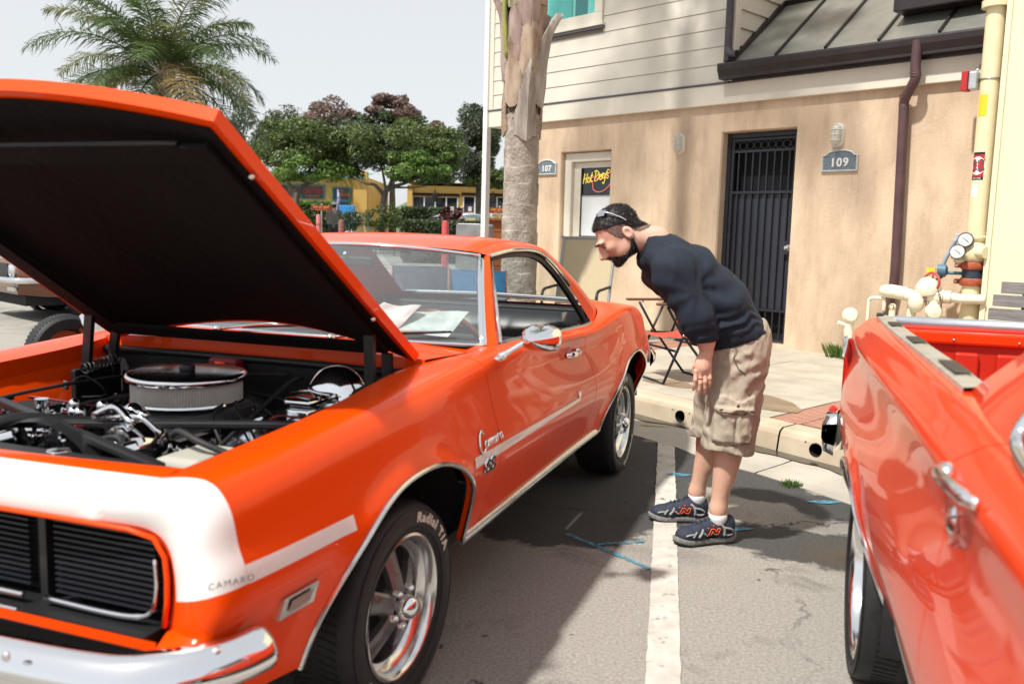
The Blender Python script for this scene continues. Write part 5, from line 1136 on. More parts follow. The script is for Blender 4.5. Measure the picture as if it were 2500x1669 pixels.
bo = MB(); bo.lathe([(0, -.07), (.09, -.06), (.115, -.02), (.118, .0), (.112, .02), (.085, .055), (.05, .07), (0, .075)], (.43, .33, .80), (0, -1, .06), 32); bo.build('brake_booster', CHROME, car, True, 50)
mc = MB(); mc.box(.385, .475, .10, .245, .765, .815); mc.box(.38, .48, .095, .25, .82, .845); mc.build('master_cylinder', CHROME, car, True, 30, bevel=.012)
MB().tube([(.36, .172, .848), (.43, .172, .86), (.50, .172, .848)], .005, 6).build('master_bail', CHROME, car, True)
bt = MB(); bt.box(.40, .56, -.50, -.30, .62, .80); bt.build('washer_bottle', mat('milky_plastic', (.42, .41, .36), .45), car, bevel=.03)
MB().tube(cr_spline([(.36, -.36, .82), (.42, -.40, .845), (.50, -.42, .83), (.58, -.40, .80)], 5), .009, 8).build('washer_hose', RUBBER, car, True)
MB().box(-.14, -.02, .395, .452, .83, .895).build('wiper_motor', mat('red_coil', (.30, .02, .03), .4), car, bevel=.012); MB().box(-.10, -.055, .385, .394, .835, .885).build('motor_band', CHROME, car)
for i, pts in enumerate(([(-.5, .40, .82), (-.3, .36, .86), (-.1, .38, .84), (.2, .40, .86)], [(.25, .40, .85), (.30, .25, .86), (.34, .0, .80), (.45, -.3, .78)], [(-.55, -.4, .78), (-.45, -.1, .82), (-.40, .15, .83), (-.5, .38, .80)], [(-.30, -.56, .80), (-.42, -.35, .82), (-.50, -.1, .80)], [(-.20, .2, .78), (-.33, .25, .84), (-.46, .35, .82)])):
    MB().tube(cr_spline(pts, 6), .006 if i < 3 else .009, 8).build('engine_hose', RUBBER, car, True)
rg = random.Random(12)
for i in range(26):
    x, y, z = rg.uniform(-.5, .42), rg.uniform(-.42, .3), rg.uniform(.70, .81)
    if (x - AC[0]) ** 2 + (y - AC[1]) ** 2 < .19 ** 2: continue
    h_ = MB(); h_.lathe([(.013, 0), (.013, .01), (.008, .012), (.008, .026), (0, .028)], (x, y, z), (rg.uniform(-.3, .3), rg.uniform(-.4, .1), 1), 6); h_.build('hex_bolt', CHROME if i % 3 else ALU, car)
    if i % 2: MB().tube(cr_spline([(x, y, z), (x + rg.uniform(-.1, .1), y + rg.uniform(-.1, .1), z + .05), (x + rg.uniform(-.2, .2), y + rg.uniform(-.05, .25), z - .02), (x + rg.uniform(-.25, .25), y + .2, z - .08)], 5), .0035, 6).build('wire', RUBBER if i % 4 == 1 else mat('red_wire', (.25, .02, .02), .5), car, True)
for x, y in ((-.30, -.33), (.05, -.40), (.28, -.42), (-.10, -.46)): MB().lathe([(.02, -.02), (.024, -.016), (.024, .016), (.02, .02)], (x, y, .785), (.6, .7, .2), 16).build('hose_clamp', CHROME, car, True, 40)
bc = MB(); bc.box(-.60, -.40, -.52, -.30, .60, .79); bc.build('battery', BLACK, car, bevel=.01)
for y in (-.46, -.36): MB().lathe([(.014, 0), (.012, .02), (0, .021)], (-.45, y, .79), (0, 0, 1), 12).build('battery_terminal', CHROMED, car, True, 40)
cl = MB(); cl.tube(cr_spline([(-.52, -.55, .79), (-.50, -.53, .86), (-.45, -.53, .87), (-.43, -.55, .80)], 4), .012, 8); cl.build('hose_loop', CHROME, car, True)
hn = MB(); hn.lathe([(.062, 0), (.055, .03), (.03, .05), (.028, .11), (0, .115)], (.36, -.60, .72), (-.2, .9, .2), 24); hn.build('horn', BLACK, car, True, 45)
# ------------------------- cabin
MB().grid([[(x, y, z) for y, z in ((.72, .955), (.86, .945), (1.05, .935), (1.16, .915), (1.18, .86), (1.14, .70))] for x in np.linspace(-.72, .72, 13)]).build('dashboard', VINYL, car, True, 40)
for sx in (1, -1):
    MB().grid([[(sx * .755, y, .93 if y < 1.9 else .91), (sx * .735, y, .86), (sx * .72, y, .40)] for y in np.linspace(.75, 2.30, 10)]).build('door_trim', VINYL, car, True)
    MB().grid([[(sx * .78, y, .90), (sx * .70, y, .92)] for y in np.linspace(2.2, 2.8, 5)]).build('quarter_trim', VINYL, car)
MB().box(-.74, .74, .5, 2.9, .27, .31).build('cabin_floor', MATTE, car)
def seat(name, x0, x1, y, zt, lean, tufts, sy=.52):
    e = empty(name); e.parent = car
    P = []
    for x in np.linspace(x0, x1, 40):
        w = (x - x0) / (x1 - x0); r = .018 * abs(sin(w * pi * tufts)) ** .6; ed_ = min(1, 8 * min(w, 1 - w) + .25)
        P.append([(x, y - .10 * ed_ - r, .46), (x, y - .09 * ed_ - r + .06 * lean, .62), (x, y - .085 * ed_ - r + lean * .14, zt - .10), (x, y - .05 * ed_ + lean * .17, zt - .015), (x, y + .02 + lean * .18, zt), (x, y + .07 + lean * .18, zt - .03), (x, y + .09 + lean * .12, .5)])
    MB().grid(P).build('seat_back', VINYL, e, True)
    MB().box(x0, x1, y - sy, y - .06, .34, .50).build('cushion', VINYL, e, bevel=.05)
seat('front_seat', .12, .62, 1.62, .865, 1.0, 4); seat('front_seat', -.62, -.12, 1.62, .865, 1.0, 4); seat('rear_seat', -.66, .66, 2.42, .945, .8, 6, .45)
MB().box(-.62, .62, 2.55, 2.82, .93, .945).build('parcel_shelf', VINYL, car)
hlr = roof_cols(np.linspace(0, .97, 10), range(1, nr - 1)); MB().grid([[(-x, y, z - .03) for x, y, z in c] for c in hlr[:0:-1]] + [[(x, y, z - .03) for x, y, z in c] for c in hlr]).build('headliner', VINYL, car, True)
sw = empty('steering_wheel'); sw.parent = car; sc_ = V3((.33, 1.40, .865)); sx_ = (0, -.86, -.50)
MB().torus(sc_, (0, .82, .57), .185, .0135, 40, 8).build('wheel_rim', mat('wood_rim', (.24, .07, .03), .35, coat=.5), sw, True)
X_, Y_, D_ = frame_of((0, .82, .57)); spk = MB()
for a in (0.5, 2.64, -1.57): spk.bar(sc_, sc_ + (X_ * cos(a) + Y_ * sin(a)) * .18, .022, .004, D_)
spk.build('wheel_spokes', CHROMED, sw); MB().lathe([(.045, 0), (.04, .02), (0, .025)], sc_, (0, .82, .57), 20).build('horn_button', BLACK, sw, True, 40); MB().tube([sc_, sc_ - D_ * .3], .02, 10).build('steering_column', BLACK, sw)
MB().tube(cr_spline([(0, 1.10, 1.262), (0, 1.13, 1.24)], 4), .008, 6).build('mirror_mount', CHROMED, car); MB().box(-.12, .12, 1.12, 1.145, 1.205, 1.25).build('rear_view_mirror', BLACK, car, bevel=.01)
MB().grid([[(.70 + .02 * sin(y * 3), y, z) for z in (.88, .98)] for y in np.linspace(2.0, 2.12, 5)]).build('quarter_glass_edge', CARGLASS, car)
# underbody
MB().box(-.66, .66, .46, 2.24, .20, .352).build('floor_pan', MATTE, car); MB().box(-.46, .46, -.75, 3.6, .18, .27).build('chassis', MATTE, car); MB().box(-.70, .70, 3.15, 3.68, .26, .50).build('fuel_tank', MATTE, car)
for sx in (1, -1):
    for c in (0, 2.745):
        MB().grid([[(sx * x, c + .50 * cos(q), .32 + .44 * max(sin(q), -.2)) for x in (.45, .83)] for q in np.linspace(.12, pi - .12, 24)]).build('wheel_well', MATTE, car, True)
        MB().add([(sx * .45, c - .52, .25), (sx * .45, c + .5, .25), (sx * .45, c + .5, .76), (sx * .45, c - .52, .76)], [(0, 1, 2, 3)]).build('wheel_well_wall', MATTE, car)
# ------------------------- wheels
SPK = mat('grey_spoke', (.20, .205, .215), .38, metal=.75, var=.06, scale=40); LETTER = mat('tyre_white_letter', (.62, .60, .54), .7, var=.1, scale=60)
def wheel(parent, name, R=.30, rim_r=.207, w=.225, xo=.113, spokes=5, words=True, rimmat=None, spkmat=None, depth=.055, cap=.034, dish=0.0):
    """wheel at the origin, axle along +x (outer face)"""
    e = empty(name); e.parent = parent; k = R - rim_r
    tp = [(rim_r - .004, xo - .022), (rim_r + .004, xo - .012), (rim_r + k * .25, xo - .001), (rim_r + k * .5, xo + .003), (rim_r + k * .72, xo), (rim_r + k * .86, xo - .008), (rim_r + k * .95, xo - .022), (R - .001, xo - .036), (R, xo - .055), (R + .001, xo - w / 2)]
    tp = tp + [(r, 2 * (xo - w / 2) - x) for r, x in tp[::-1][1:]]
    ty = MB().lathe(tp, (0, 0, 0), (1, 0, 0), 72).build('tyre', RUBBER, e, True, 50)
    tr = MB()
    for i in range(84):
        a = 2 * pi * i / 84
        for sgn in (-1, 1): tr.add([((xo - w / 2) + sgn * x, (R + .0025) * cos(a + d), (R + .0025) * sin(a + d)) for x, d in ((.012, 0), (w / 2 - .045, .035), (w / 2 - .045, .065), (.012, .03))], [(0, 1, 2, 3)])
    tr.build('tread_block', RUBBER, ty)['kind'] = 'stuff'
    for rr_ in (rim_r + k * .16, rim_r + k * .80): MB().torus((xo - .0005 + (.002 if rr_ < .25 else 0), 0, 0), (1, 0, 0), rr_, .002, 72, 5).build('sidewall_rib', RUBBER, ty, True)
    if words:
        for txt, th0, sz in (('Radial T/A', 10, .040), ('BFGoodrich', 180, .036)):
            me = text_mesh(txt, sz, .0012, 'LEFT', space=1.18, weight=.0012); me.transform(Matrix.Diagonal((1.25, 1, 1, 1))); rr_ = rim_r + k * .50
            for v_ in me.vertices:
                th = radians(th0) + v_.co.x / rr_; r = rr_ + v_.co.y; v_.co = (xo + .0035 + v_.co.z, r * sin(th), r * cos(th))
            link('sidewall_lettering', me, LETTER, ty)
    rm = rimmat or CHROMED
    MB().lathe([(rim_r - .006, xo - .030), (rim_r + .002, xo - .016), (rim_r + .001, xo - .010), (rim_r - .006, xo - .008), (rim_r - .013, xo - .012), (rim_r - .018, xo - .024), (rim_r - .022, xo - .040), (rim_r - .040 + dish * .12, xo - .052 - dish), (rim_r - .046 + dish * .06, xo - .062 - dish), (rim_r - .048, xo - .16 - dish * .5)], (0, 0, 0), (1, 0, 0), 72).build('rim', rm, e, True, 40)
    MB().lathe([(rim_r - .048, xo - .13 - dish * .6), (0, xo - .13 - dish * .6)], (0, 0, 0), (1, 0, 0), 40).build('brake_drum', MATTE, e)
    for i in range(spokes):
        a = 2 * pi * i / spokes + .25; ca, sa = cos(a), sin(a); s = MB(); n = 8; L = []
        for j in range(n + 1):
            t = j / n; r = .035 + (rim_r - .048 - .035) * t; hw_ = .031 - .003 * sin(pi * t) + .010 * t * t; xx = xo - .022 - dish - depth * (.15 + .85 * t ** 1.3); row = []
            for q, dx in ((-hw_, -.02), (-hw_, 0), (-hw_ * .7, .008), (hw_ * .7, .008), (hw_, 0), (hw_, -.02)): row.append((xx + dx, r * ca - q * sa, r * sa + q * ca))
            L.append(row)
        s.grid(L); s.build('spoke', spkmat or SPK, e, True, 40)
    hub = MB().lathe([(.060, xo - .06 - dish), (.058, xo - .032 - dish), (.050, xo - .026 - dish), (.040, xo - .024 - dish)], (0, 0, 0), (1, 0, 0), 32).build('hub', spkmat or SPK, e, True, 40)
    MB().lathe([(cap, xo - .028 - dish), (cap + .002, xo - .012 - dish), (cap, xo + .008 - dish), (cap * .8, xo + .022 - dish), (cap * .4, xo + .029 - dish), (0, xo + .030 - dish)], (0, 0, 0), (1, 0, 0), 28).build('centre_cap', CHROME, hub, True, 50)
    for i in range(5):
        a = 2 * pi * i / 5 + .25 + pi / 5; MB().lathe([(.010, xo - .03 - dish), (.010, xo - .008 - dish), (.006, xo - .002 - dish), (0, xo - .002 - dish)], (0, .056 * cos(a), .056 * sin(a)), (1, 0, 0), 8).build('lug_nut', CHROME, hub, True, 40)
    return e
for sx, y, rot, steer, nm in ((1, 0, 0.0, .03, 'wheel'), (1, 2.745, 1.1, 0, 'wheel'), (-1, 0, .7, .03, 'wheel'), (-1, 2.745, .3, 0, 'wheel')):
    if sx == 1 and y == 0: w0 = wheel(car, nm); o = w0
    else: o = copy_tree(w0, car)
    o.location = (sx * .752, y, .30); o.rotation_euler = (rot if sx > 0 else -rot, 0, (0 if sx > 0 else pi) - steer)
# papers lying on the dash
def paper(pts, z, m, label, curl=.012):
    (x0, y0), (x1, y1), (x2, y2), (x3, y3) = pts; G = []
    for u in np.linspace(0, 1, 9):
        r = []
        for v in np.linspace(0, 1, 7):
            x = (x0 * (1 - u) + x1 * u) * (1 - v) + (x3 * (1 - u) + x2 * u) * v; y = (y0 * (1 - u) + y1 * u) * (1 - v) + (y3 * (1 - u) + y2 * u) * v
            r.append((x, y, z + curl * (sin(3 * u + 2 * v) ** 2) + .075 * v))
        G.append(r)
    b = MB().grid(G); b.grid([[(x, y, zz - .0006) for x, y, zz in r] for r in G], flip=True); o = b.build('newspaper', m); o.location = car.location; o.rotation_euler = car.rotation_euler; tag(o, label, 'paper'); return o
PAPM = mat('newsprint', (.66, .67, .63), .7, col2=(.42, .44, .42), scale=16, detail=2)
paper(((.20, .80), (.58, .88), (.60, 1.04), (.24, 1.00)), .965, PAPM, 'large folded newspaper lying flat on the dashboard behind the windshield')
paper(((.18, .90), (.38, .85), (.42, .98), (.22, 1.04)), .985, mat('flyer_print', (.72, .73, .70), .6, col2=(.50, .30, .27), scale=9, detail=1), 'smaller printed flyer lying on top of the dashboard newspaper')

# ------------------------------------------------------------------ red coupe utility on the right
# truck frame: x to the right, y to the tailgate from the rear axle; its passenger side (-x) faces the camera
trk = empty('coupe_utility', (2.001, 2.424, 0), -0.29496, 'red coupe utility truck with open bed and chrome door handle', 'truck')
TK = {
 'zb': [(-4.1, .40), (-3, .385), (0, .38), (.7, .40), (1.2, .47)], 'xb': [(-4.1, .80), (-3, .86), (0, .865), (.7, .86), (1.2, .82)],
 'xw': [(-4.1, .88), (-3.2, .945), (-1.5, .950), (0, .962), (.7, .955), (1.2, .928)],
 'xc': [(-4.1, .86), (-3.2, .918), (-1.6, .928), (-1.2, .930), (-.5, .932), (.5, .928), (1.2, .898)],
 'zc': [(-4.1, .90), (-3, .985), (-1.6, 1.005), (-.9, 1.008), (.3, 1.003), (1.2, .985)],
 'xs': [(-4.1, .78), (-3, .855), (-1.6, .872), (-.6, .872), (.5, .866), (1.2, .834)],
 'zs': [(-4.1, .95), (-3, 1.01), (-1.6, 1.035), (-.8, 1.055), (.5, 1.050), (1.2, 1.040)],
 'xt': [(-4.1, .70), (-3, .76), (-1.6, .785), (-.8, .800), (.5, .800), (1.2, .775)], 'zt': [(-4.1, .955), (-3, 1.015), (-1.6, 1.038), (-.8, 1.058), (.5, 1.053), (1.2, 1.043)],
}
TC = {k: curve1(v) for k, v in TK.items()}; TARCH = [(0.0, .46, .42, .30, .37), (-2.92, .44, .46, .30, .37)]
def t_arch(y):
    for c, a, b, z0, h in TARCH:
        t = (y - c) / (b if y > c else a)
        if abs(t) < 1: return z0 + h * (1 - abs(t) ** 2.3) ** .5
    return -1
def t_flare(y, z):
    f = 0
    for c, a, b, z0, h in TARCH:
        t = (y - c) / (b if y > c else a); r = sqrt(t * t + (max(z - z0, 0) / h) ** 2); f += .016 * math.exp(-((r - 1.0) / .10) ** 2)
    return f
_tp = {}
def t_prof(y):
    q = round(y, 5)
    if q not in _tp:
        g = {k: f(y) for k, f in TC.items()}
        pts = [(g['xb'], g['zb']), (g['xb'] + (g['xw'] - g['xb']) * .55, .50), (g['xw'] - .006, .60), (g['xw'], .67), (g['xw'] - .006, .76), (g['xc'] - .004, g['zc'] - .10), (g['xc'] + .002, g['zc'] - .035), (g['xc'], g['zc'] - .005), (g['xc'] - .02, g['zc'] + .014), ((g['xc'] + g['xs']) / 2 - .006, (g['zc'] + g['zs']) / 2 + .006), (g['xs'], g['zs']), ((g['xs'] + g['xt']) / 2, (g['zs'] + g['zt']) / 2 + .003), (g['xt'], g['zt'])]
        _tp[q] = np.array(nat_spline(pts, 6))
    return _tp[q]
def t_side(y, z): P = t_prof(y); n = int(np.argmax(P[:, 1])) + 1; return float(np.interp(z, P[:n, 1], P[:n, 0])) + t_flare(y, z)
def t_col(y, M=44):
    P = t_prof(y); za = max(t_arch(y), P[0, 1]); n = int(np.argmax(P[:, 1])) + 1; t = np.arange(len(P), dtype=float); t0 = float(np.interp(za, P[:n, 1], t[:n])); tt = np.linspace(t0, len(P) - 1, M)
    return [(float(x) + t_flare(y, float(z)), y, float(z)) for x, z in zip(np.interp(tt, t, P[:, 0]), np.interp(tt, t, P[:, 1]))]
def t_stations(a, b):
    S = list(np.linspace(a, b, max(4, int((b - a) / .05))))
    for c, fa, fb, _, _ in TARCH:
        for q in np.linspace(0, pi, 41):
            y = c + cos(q) * (fb if cos(q) > 0 else fa) * .9995
            if a < y < b: S.append(y)
    S = sorted(S); out = [S[0]]
    for s in S[1:]:
        if s - out[-1] > .0012: out.append(s)
    return out
def tboth(name, fn, m, smooth=True, sharp=45, sides=(-1, 1), parent=None):
    for sx in sides:
        b = fn()
        if sx < 0: b.xf(lambda x, y, z: (-x, y, z))
        o = b.build(name, m, parent or trk, smooth, sharp)
    return o
def t_panel(a, b):
    def f():
        bm = MB(); C = [t_col(y) for y in t_stations(a, b)]; bm.grid(C); low = [c[0] for c in C]; bm.grid([low, [(x - .024, y, z + .003) for x, y, z in low]])
        for c in (C[0], C[-1]): bm.grid([c[:-3], [(x - .03, y, z) for x, y, z in c[:-3]]])
        return bm
    return f
tboth('rear_quarter', t_panel(-1.333, 1.165), REDPAINT); tboth('door', t_panel(-2.42, -1.339), REDPAINT); tboth('front_fender', t_panel(-4.05, -2.426), REDPAINT)
# bed: inner walls, floor, rail caps with stake pockets
BEDRED = mat('bed_red_paint', (0.50, 0.022, 0.008), .42, var=.06, scale=6)
tboth('bed_wall', lambda: MB().grid([[(TC['xt'](y), y, TC['zt'](y)), (TC['xt'](y) - .02, y, .98), (TC['xt'](y) - .05, y, .93), (.70, y, .60)] for y in np.linspace(-.80, 1.10, 12)]), BEDRED)
MB().box(-.72, .72, -.85, 1.10, .58, .60).build('bed_floor', BEDRED, trk)
RAILC = mat('rail_cap', (.40, .37, .31), .5, metal=.3, var=.15, scale=14)
tboth('bed_rail_cap', lambda: MB().grid([[(TC['xt'](y) + a, y, TC['zt'](y) + b) for a, b in ((.035, -.001), (.033, .010), (-.002, .014), (-.026, .008), (-.028, -.02))] for y in np.linspace(-.88, 1.16, 20)]), RAILC)
for sx in (-1, 1):
    for y0, y1 in ((.52, .72), (-.10, .10), (-.72, -.50)):
        MB().grid([[(sx * (TC['xt'](y) + a), y, TC['zt'](y) + .0165) for a in (-.018, .022)] for y in np.linspace(y0, y1, 5)]).build('stake_pocket', BLACK, trk)
    MB().box(sx * .80 - .012, sx * .80 + .012, 1.10, 1.165, 1.046, 1.066).build('rail_end_cap', BLACK, trk, bevel=.004)
# tailgate
tg = empty('tailgate'); tg.parent = trk
CAPB = mat('tailgate_cap', (.58, .62, .68), .3, metal=.75, var=.06, scale=10)
MB().box(-.742, .742, 1.09, 1.15, .56, 1.028).build('gate_panel', BEDRED, tg, bevel=.012)
MB().tube([(-.74, 1.118, 1.034), (.74, 1.118, 1.034)], .026, 12).build('gate_cap', CAPB, tg, True)
MB().box(-.74, .74, 1.066, 1.089, .955, 1.01).build('gate_rim', REDPAINT, tg, bevel=.012)
rib0 = MB().box(-.045, .045, -.014, .014, -.15, .15).build('gate_rib', BEDRED, tg, bevel=.01)
for i in range(9):
    o = rib0 if i == 0 else rib0.copy()
    if i: COL.objects.link(o)
    o.location = (-.62 + i * .155, 1.078, .775)
for x in (-.52, -.28, -.04, .2, .44): MB().ball((x, 1.066, .975), .006, 8, 5).build('gate_bolt', CHROMED, tg, True)
for sx in (-1, 1): MB().box(sx * .76 - .03, sx * .76 + .03, 1.09, 1.16, 1.02, 1.055).build('corner_cap', CAPB, trk, bevel=.012)
# tail: closing panel, bumper with wrapped end, tail lamps
P = t_prof(1.165); TPt = [(float(x), 1.165, float(z)) for x, z in P[::4]]
MB().add(TPt + [(-x, y, z) for x, y, z in TPt[::-1]], [tuple(range(2 * len(TPt)))]).build('tail_panel', REDPAINT, trk)
rb = cr_spline([(0, 1.30), (.5, 1.295), (.78, 1.275), (.90, 1.235), (.955, 1.17), (.975, 1.09), (.978, 1.03)], 5); rows = []
for i, (x, y) in enumerate(rb):
    fr_ = i / (len(rb) - 1); e = 1.0 if fr_ < .9 else 1 - .5 * ((fr_ - .9) / .1) ** 2; ox, oy = .03 * (x / .978) ** 4, .03 * (1 - (x / .978) ** 4)
    rows.append([(x - ox * .8, y - oy, .55 - .105 * e), (x + ox * .6, y + oy * .6, .55 - .085 * e), (x + ox, y + oy, .55 - .02), (x + ox, y + oy, .55 + .03), (x + ox * .5, y + oy * .5, .55 + .075 * e), (x - ox, y - oy, .55 + .085 * e)])
tb = MB().grid([[(-x, y, z) for x, y, z in r] for r in rows[::-1]] + rows[1:], cv=True).build('rear_bumper', CHROME, trk, True, 60)
for sx in (-1, 1):
    MB().box(sx * .88 - .05, sx * .88 + .05, 1.16, 1.185, .62, .95).build('tail_lamp', mat('truck_tail_lens', (.45, .015, .01), .15), trk, bevel=.012)
    MB().ball((sx * .955, 1.19, .60), (.026, .05, .045), 12, 8).build('bumper_lamp', mat('truck_tail_lens', (.45, .015, .01), .15), trk, True)
    tl = MB(); tl.tube(cr_spline([(sx * .925, 1.17, .945), (sx * .925, 1.14, .93), (sx * .932, 1.08, .90), (sx * .94, 1.05, .875)], 4), [.016] * 4 + [.013] * 4 + [.010] * 5, 8); tl.build('quarter_ornament', CHROME, trk, True)
# cab: sail panels, roof, glass
def sail(): return MB().grid([[tuple(np.array(a) * (1 - t) + np.array(b) * t) for a, b in (((.845, -1.42, 1.036), (.655, -1.62, 1.375)), ((.838, -1.10, 1.052), (.650, -1.46, 1.385)), ((.815, -.86, 1.058), (.635, -1.36, 1.39)), ((.775, -.80, 1.056), (.60, -1.31, 1.385)))] for t in np.linspace(0, 1, 8)])
tboth('sail_panel', sail, REDPAINT)
MB().grid([[(u * (.64 - .03 * abs(v - .4)), -1.30 - 1.05 * v, 1.385 + .045 * sin(pi * min(1, v * .9 + .08)) * (1 - .55 * u * u)) for v in np.linspace(0, 1, 12)] for u in np.linspace(-1, 1, 17)]).build('cab_roof', REDPAINT, trk, True)
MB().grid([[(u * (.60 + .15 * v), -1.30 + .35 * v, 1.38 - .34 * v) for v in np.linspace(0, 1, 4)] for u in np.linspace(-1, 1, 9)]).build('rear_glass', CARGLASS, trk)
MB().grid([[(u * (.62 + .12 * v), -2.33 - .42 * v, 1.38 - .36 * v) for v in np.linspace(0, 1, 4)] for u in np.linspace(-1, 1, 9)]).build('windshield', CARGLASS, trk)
tboth('windshield_pillar', lambda: MB().bar((.66, -2.32, 1.375), (.80, -2.78, 1.02), .05, .05), REDPAINT)
for sx in (-1, 1):
    MB().tube(cr_spline([(sx * .86, -2.55, 1.045), (sx * .863, -1.75, 1.047), (sx * .858, -1.50, 1.052), (sx * .842, -1.40, 1.085), (sx * .78, -1.46, 1.20), (sx * .685, -1.58, 1.35), (sx * .66, -1.75, 1.382), (sx * .655, -2.30, 1.385)], 6), .013, 8).build('window_trim', CHROME, trk, True)
    MB().tube(cr_spline([(sx * .842, -2.55, 1.05), (sx * .845, -1.78, 1.055), (sx * .84, -1.55, 1.065), (sx * .80, -1.52, 1.13), (sx * .70, -1.62, 1.32)], 6), .016, 8).build('window_seal', BLACK, trk, True)
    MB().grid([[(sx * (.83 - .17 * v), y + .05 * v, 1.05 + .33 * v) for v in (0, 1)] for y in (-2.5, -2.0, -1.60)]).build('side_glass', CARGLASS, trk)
MB().box(-.78, .78, -2.6, -.90, .40, .98).build('cab_tub', VINYL, trk, bevel=.05)
MB().box(-.70, .70, -1.55, -1.25, .9, 1.12).build('bench_seat', VINYL, trk, bevel=.06)
MB().grid([[(u * .76, -4.05 + 1.35 * v, .955 + .07 * v + .03 * (1 - u * u)) for v in np.linspace(0, 1, 8)] for u in np.linspace(-1, 1, 11)]).build('hood', REDPAINT, trk, True)
MB().box(-.82, .82, -4.12, -4.05, .45, .93).build('grille', CHROMED, trk, bevel=.02); MB().box(-.93, .93, -4.22, -4.12, .46, .60).build('front_bumper', CHROME, trk, bevel=.03)
MB().box(-.80, .80, -4.0, 1.1, .24, .40).build('chassis', MATTE, trk)
# door handle and lock on each door
for sx in (-1, 1):
    hy, hz = -1.395, 1.0; x = t_side(hy, hz); h = MB()
    h.tube(cr_spline([(sx * (t_side(-1.365, hz) + .004), -1.365, hz - .004), (sx * (x + .026), -1.395, hz + .004), (sx * (x + .028), -1.48, hz + .010), (sx * (t_side(-1.55, hz) + .020), -1.55, hz + .010), (sx * (t_side(-1.58, hz) + .004), -1.58, hz + .006)], 5), [.007] * 3 + [.008] * 14 + [.006] * 4, 10, flat=1.5)
    h.ball((sx * (t_side(-1.37, hz) + .008), -1.37, hz - .002), (.016, .022, .018), 12, 8); dh = h.build('door_handle', CHROME, trk, True)
    MB().lathe([(.022, 0), (.023, .006), (.017, .011), (.010, .013), (0, .013)], (sx * t_side(-1.42, .935), -1.42, .935), (sx, 0, .1), 20).build('door_lock', CHROME, trk, True, 40)
tboth('rocker_moulding', lambda: MB().tube([(TC['xb'](y) + .004, y, TC['zb'](y)) for y in np.linspace(-2.4, -.48, 12)], .010, 8), CHROMED)
for sx in (-1, 1):
    for c in (0, -2.92):
        MB().grid([[(sx * x, c + .47 * cos(q), .34 + .40 * max(sin(q), -.2)) for x in (.50, .90)] for q in np.linspace(-.2, pi + .2, 20)]).build('wheel_well', MATTE, trk, True)
        MB().add([(sx * .5, c - .47, .24), (sx * .5, c + .47, .24), (sx * .5, c + .47, .74), (sx * .5, c - .47, .74)], [(0, 1, 2, 3)]).build('wheel_well_wall', MATTE, trk)
tw = wheel(trk, 'wheel', R=.318, rim_r=.266, w=.25, xo=.125, words=False, rimmat=mat('polished_rim', (.78, .79, .80), .14, 1.0), spkmat=mat('polished_spoke', (.66, .67, .68), .22, 1.0), depth=.03, cap=.03, dish=.085)
for i, (sx, y) in enumerate(((-1, 0), (-1, -2.92), (1, 0), (1, -2.92))):
    o = tw if i == 0 else copy_tree(tw, trk)
    o.location = (sx * .808, y, .318); o.rotation_euler = (.4, 0, 0 if sx > 0 else pi)
def t_arc():
    c, a, b, z0, h = TARCH[0]; P = []
    for q in np.linspace(0, pi, 50): y = c + cos(q) * (b if cos(q) > 0 else a) * .998; z = max(t_arch(y), TC['zb'](y)); P.append((t_side(y, z) + .001, y, z))
    return MB().tube(P, .008, 7)
tboth('arch_moulding', t_arc, CHROMED)

# ------------------------------------------------------------------ man stooping to look into the car
MO = np.array([.87, 3.95, 0.0])
man = empty('person', tuple(MO + np.array([.022, 0, 0])), 0, 'bearded man in navy shirt and khaki cargo shorts stooping towards the car', 'person')
SKIN = mat('skin', (.60, .355, .255), .5, col2=(.68, .43, .325), scale=9, sub=.12, bump=.06, bscale=160, bdist=.003)
HAIR = mat('dark_hair', (.010, .0085, .009), .45, var=.6, scale=90, bump=.6, bscale=300, bdist=.003, stretch=(.35, 1, 1.4))
STUB = mat('cropped_hair', (.21, .135, .108), .6, var=.35, scale=150, bump=.5, bscale=300, bdist=.003)
NAVY = mat('navy_cotton', (.0055, .0125, .025), .88, var=.15, scale=14, bump=.25, bscale=420, bdist=.002)
KHAKI = mat('khaki_cotton', (.33, .29, .225), .85, col2=(.42, .375, .295), scale=10, bump=.35, bscale=300, bdist=.003)
def L(x, y, z): return np.array([x, y, z]) - MO
def cape(P, a, b, ra, rb, ys):          # capsule stretched sideways by 1/ys
    s = np.array([1, ys, 1]); return sd_cap(P * s, np.array(a) * s, np.array(b) * s, ra, rb)
# --- torso chain (x, z, radius)
SPN = [(1.005, .925, .122), (.885, 1.08, .130), (.745, 1.20, .130), (.645, 1.265, .100), (.600, 1.285, .062)]
def torso(P, g=0.0, ys=.62):
    d = None
    for (x0, z0, r0), (x1, z1, r1) in zip(SPN[:-1], SPN[1:]):
        q = cape(P, L(x0, 3.95, z0), L(x1, 3.95, z1), r0 + g, r1 + g, ys); d = q if d is None else smin(d, q, .05)
    return d
ARM = [L(.655, 3.765, 1.245), L(.772, 3.725, 1.030), L(.806, 3.735, .935), L(.812, 3.742, .885)]
ARM2 = [L(.67, 4.14, 1.22), L(.85, 4.21, 1.04), L(.93, 4.19, .84)]
LEG = [L(1.0, 3.865, .90), L(.930, 3.835, .53), L(.945, 3.835, .41), L(.925, 3.84, .16), L(.93, 3.845, .08)]
LEG2 = [L(1.0, 4.05, .90), L(.930, 4.11, .52), L(.930, 4.115, .40), L(.890, 4.135, .15), L(.90, 4.14, .08)]
def limb(P, J, R, k=.03):
    d = None
    for a, b, ra, rb in zip(J[:-1], J[1:], R[:-1], R[1:]):
        q = sd_cap(P, a, b, ra, rb); d = q if d is None else smin(d, q, k)
    return d
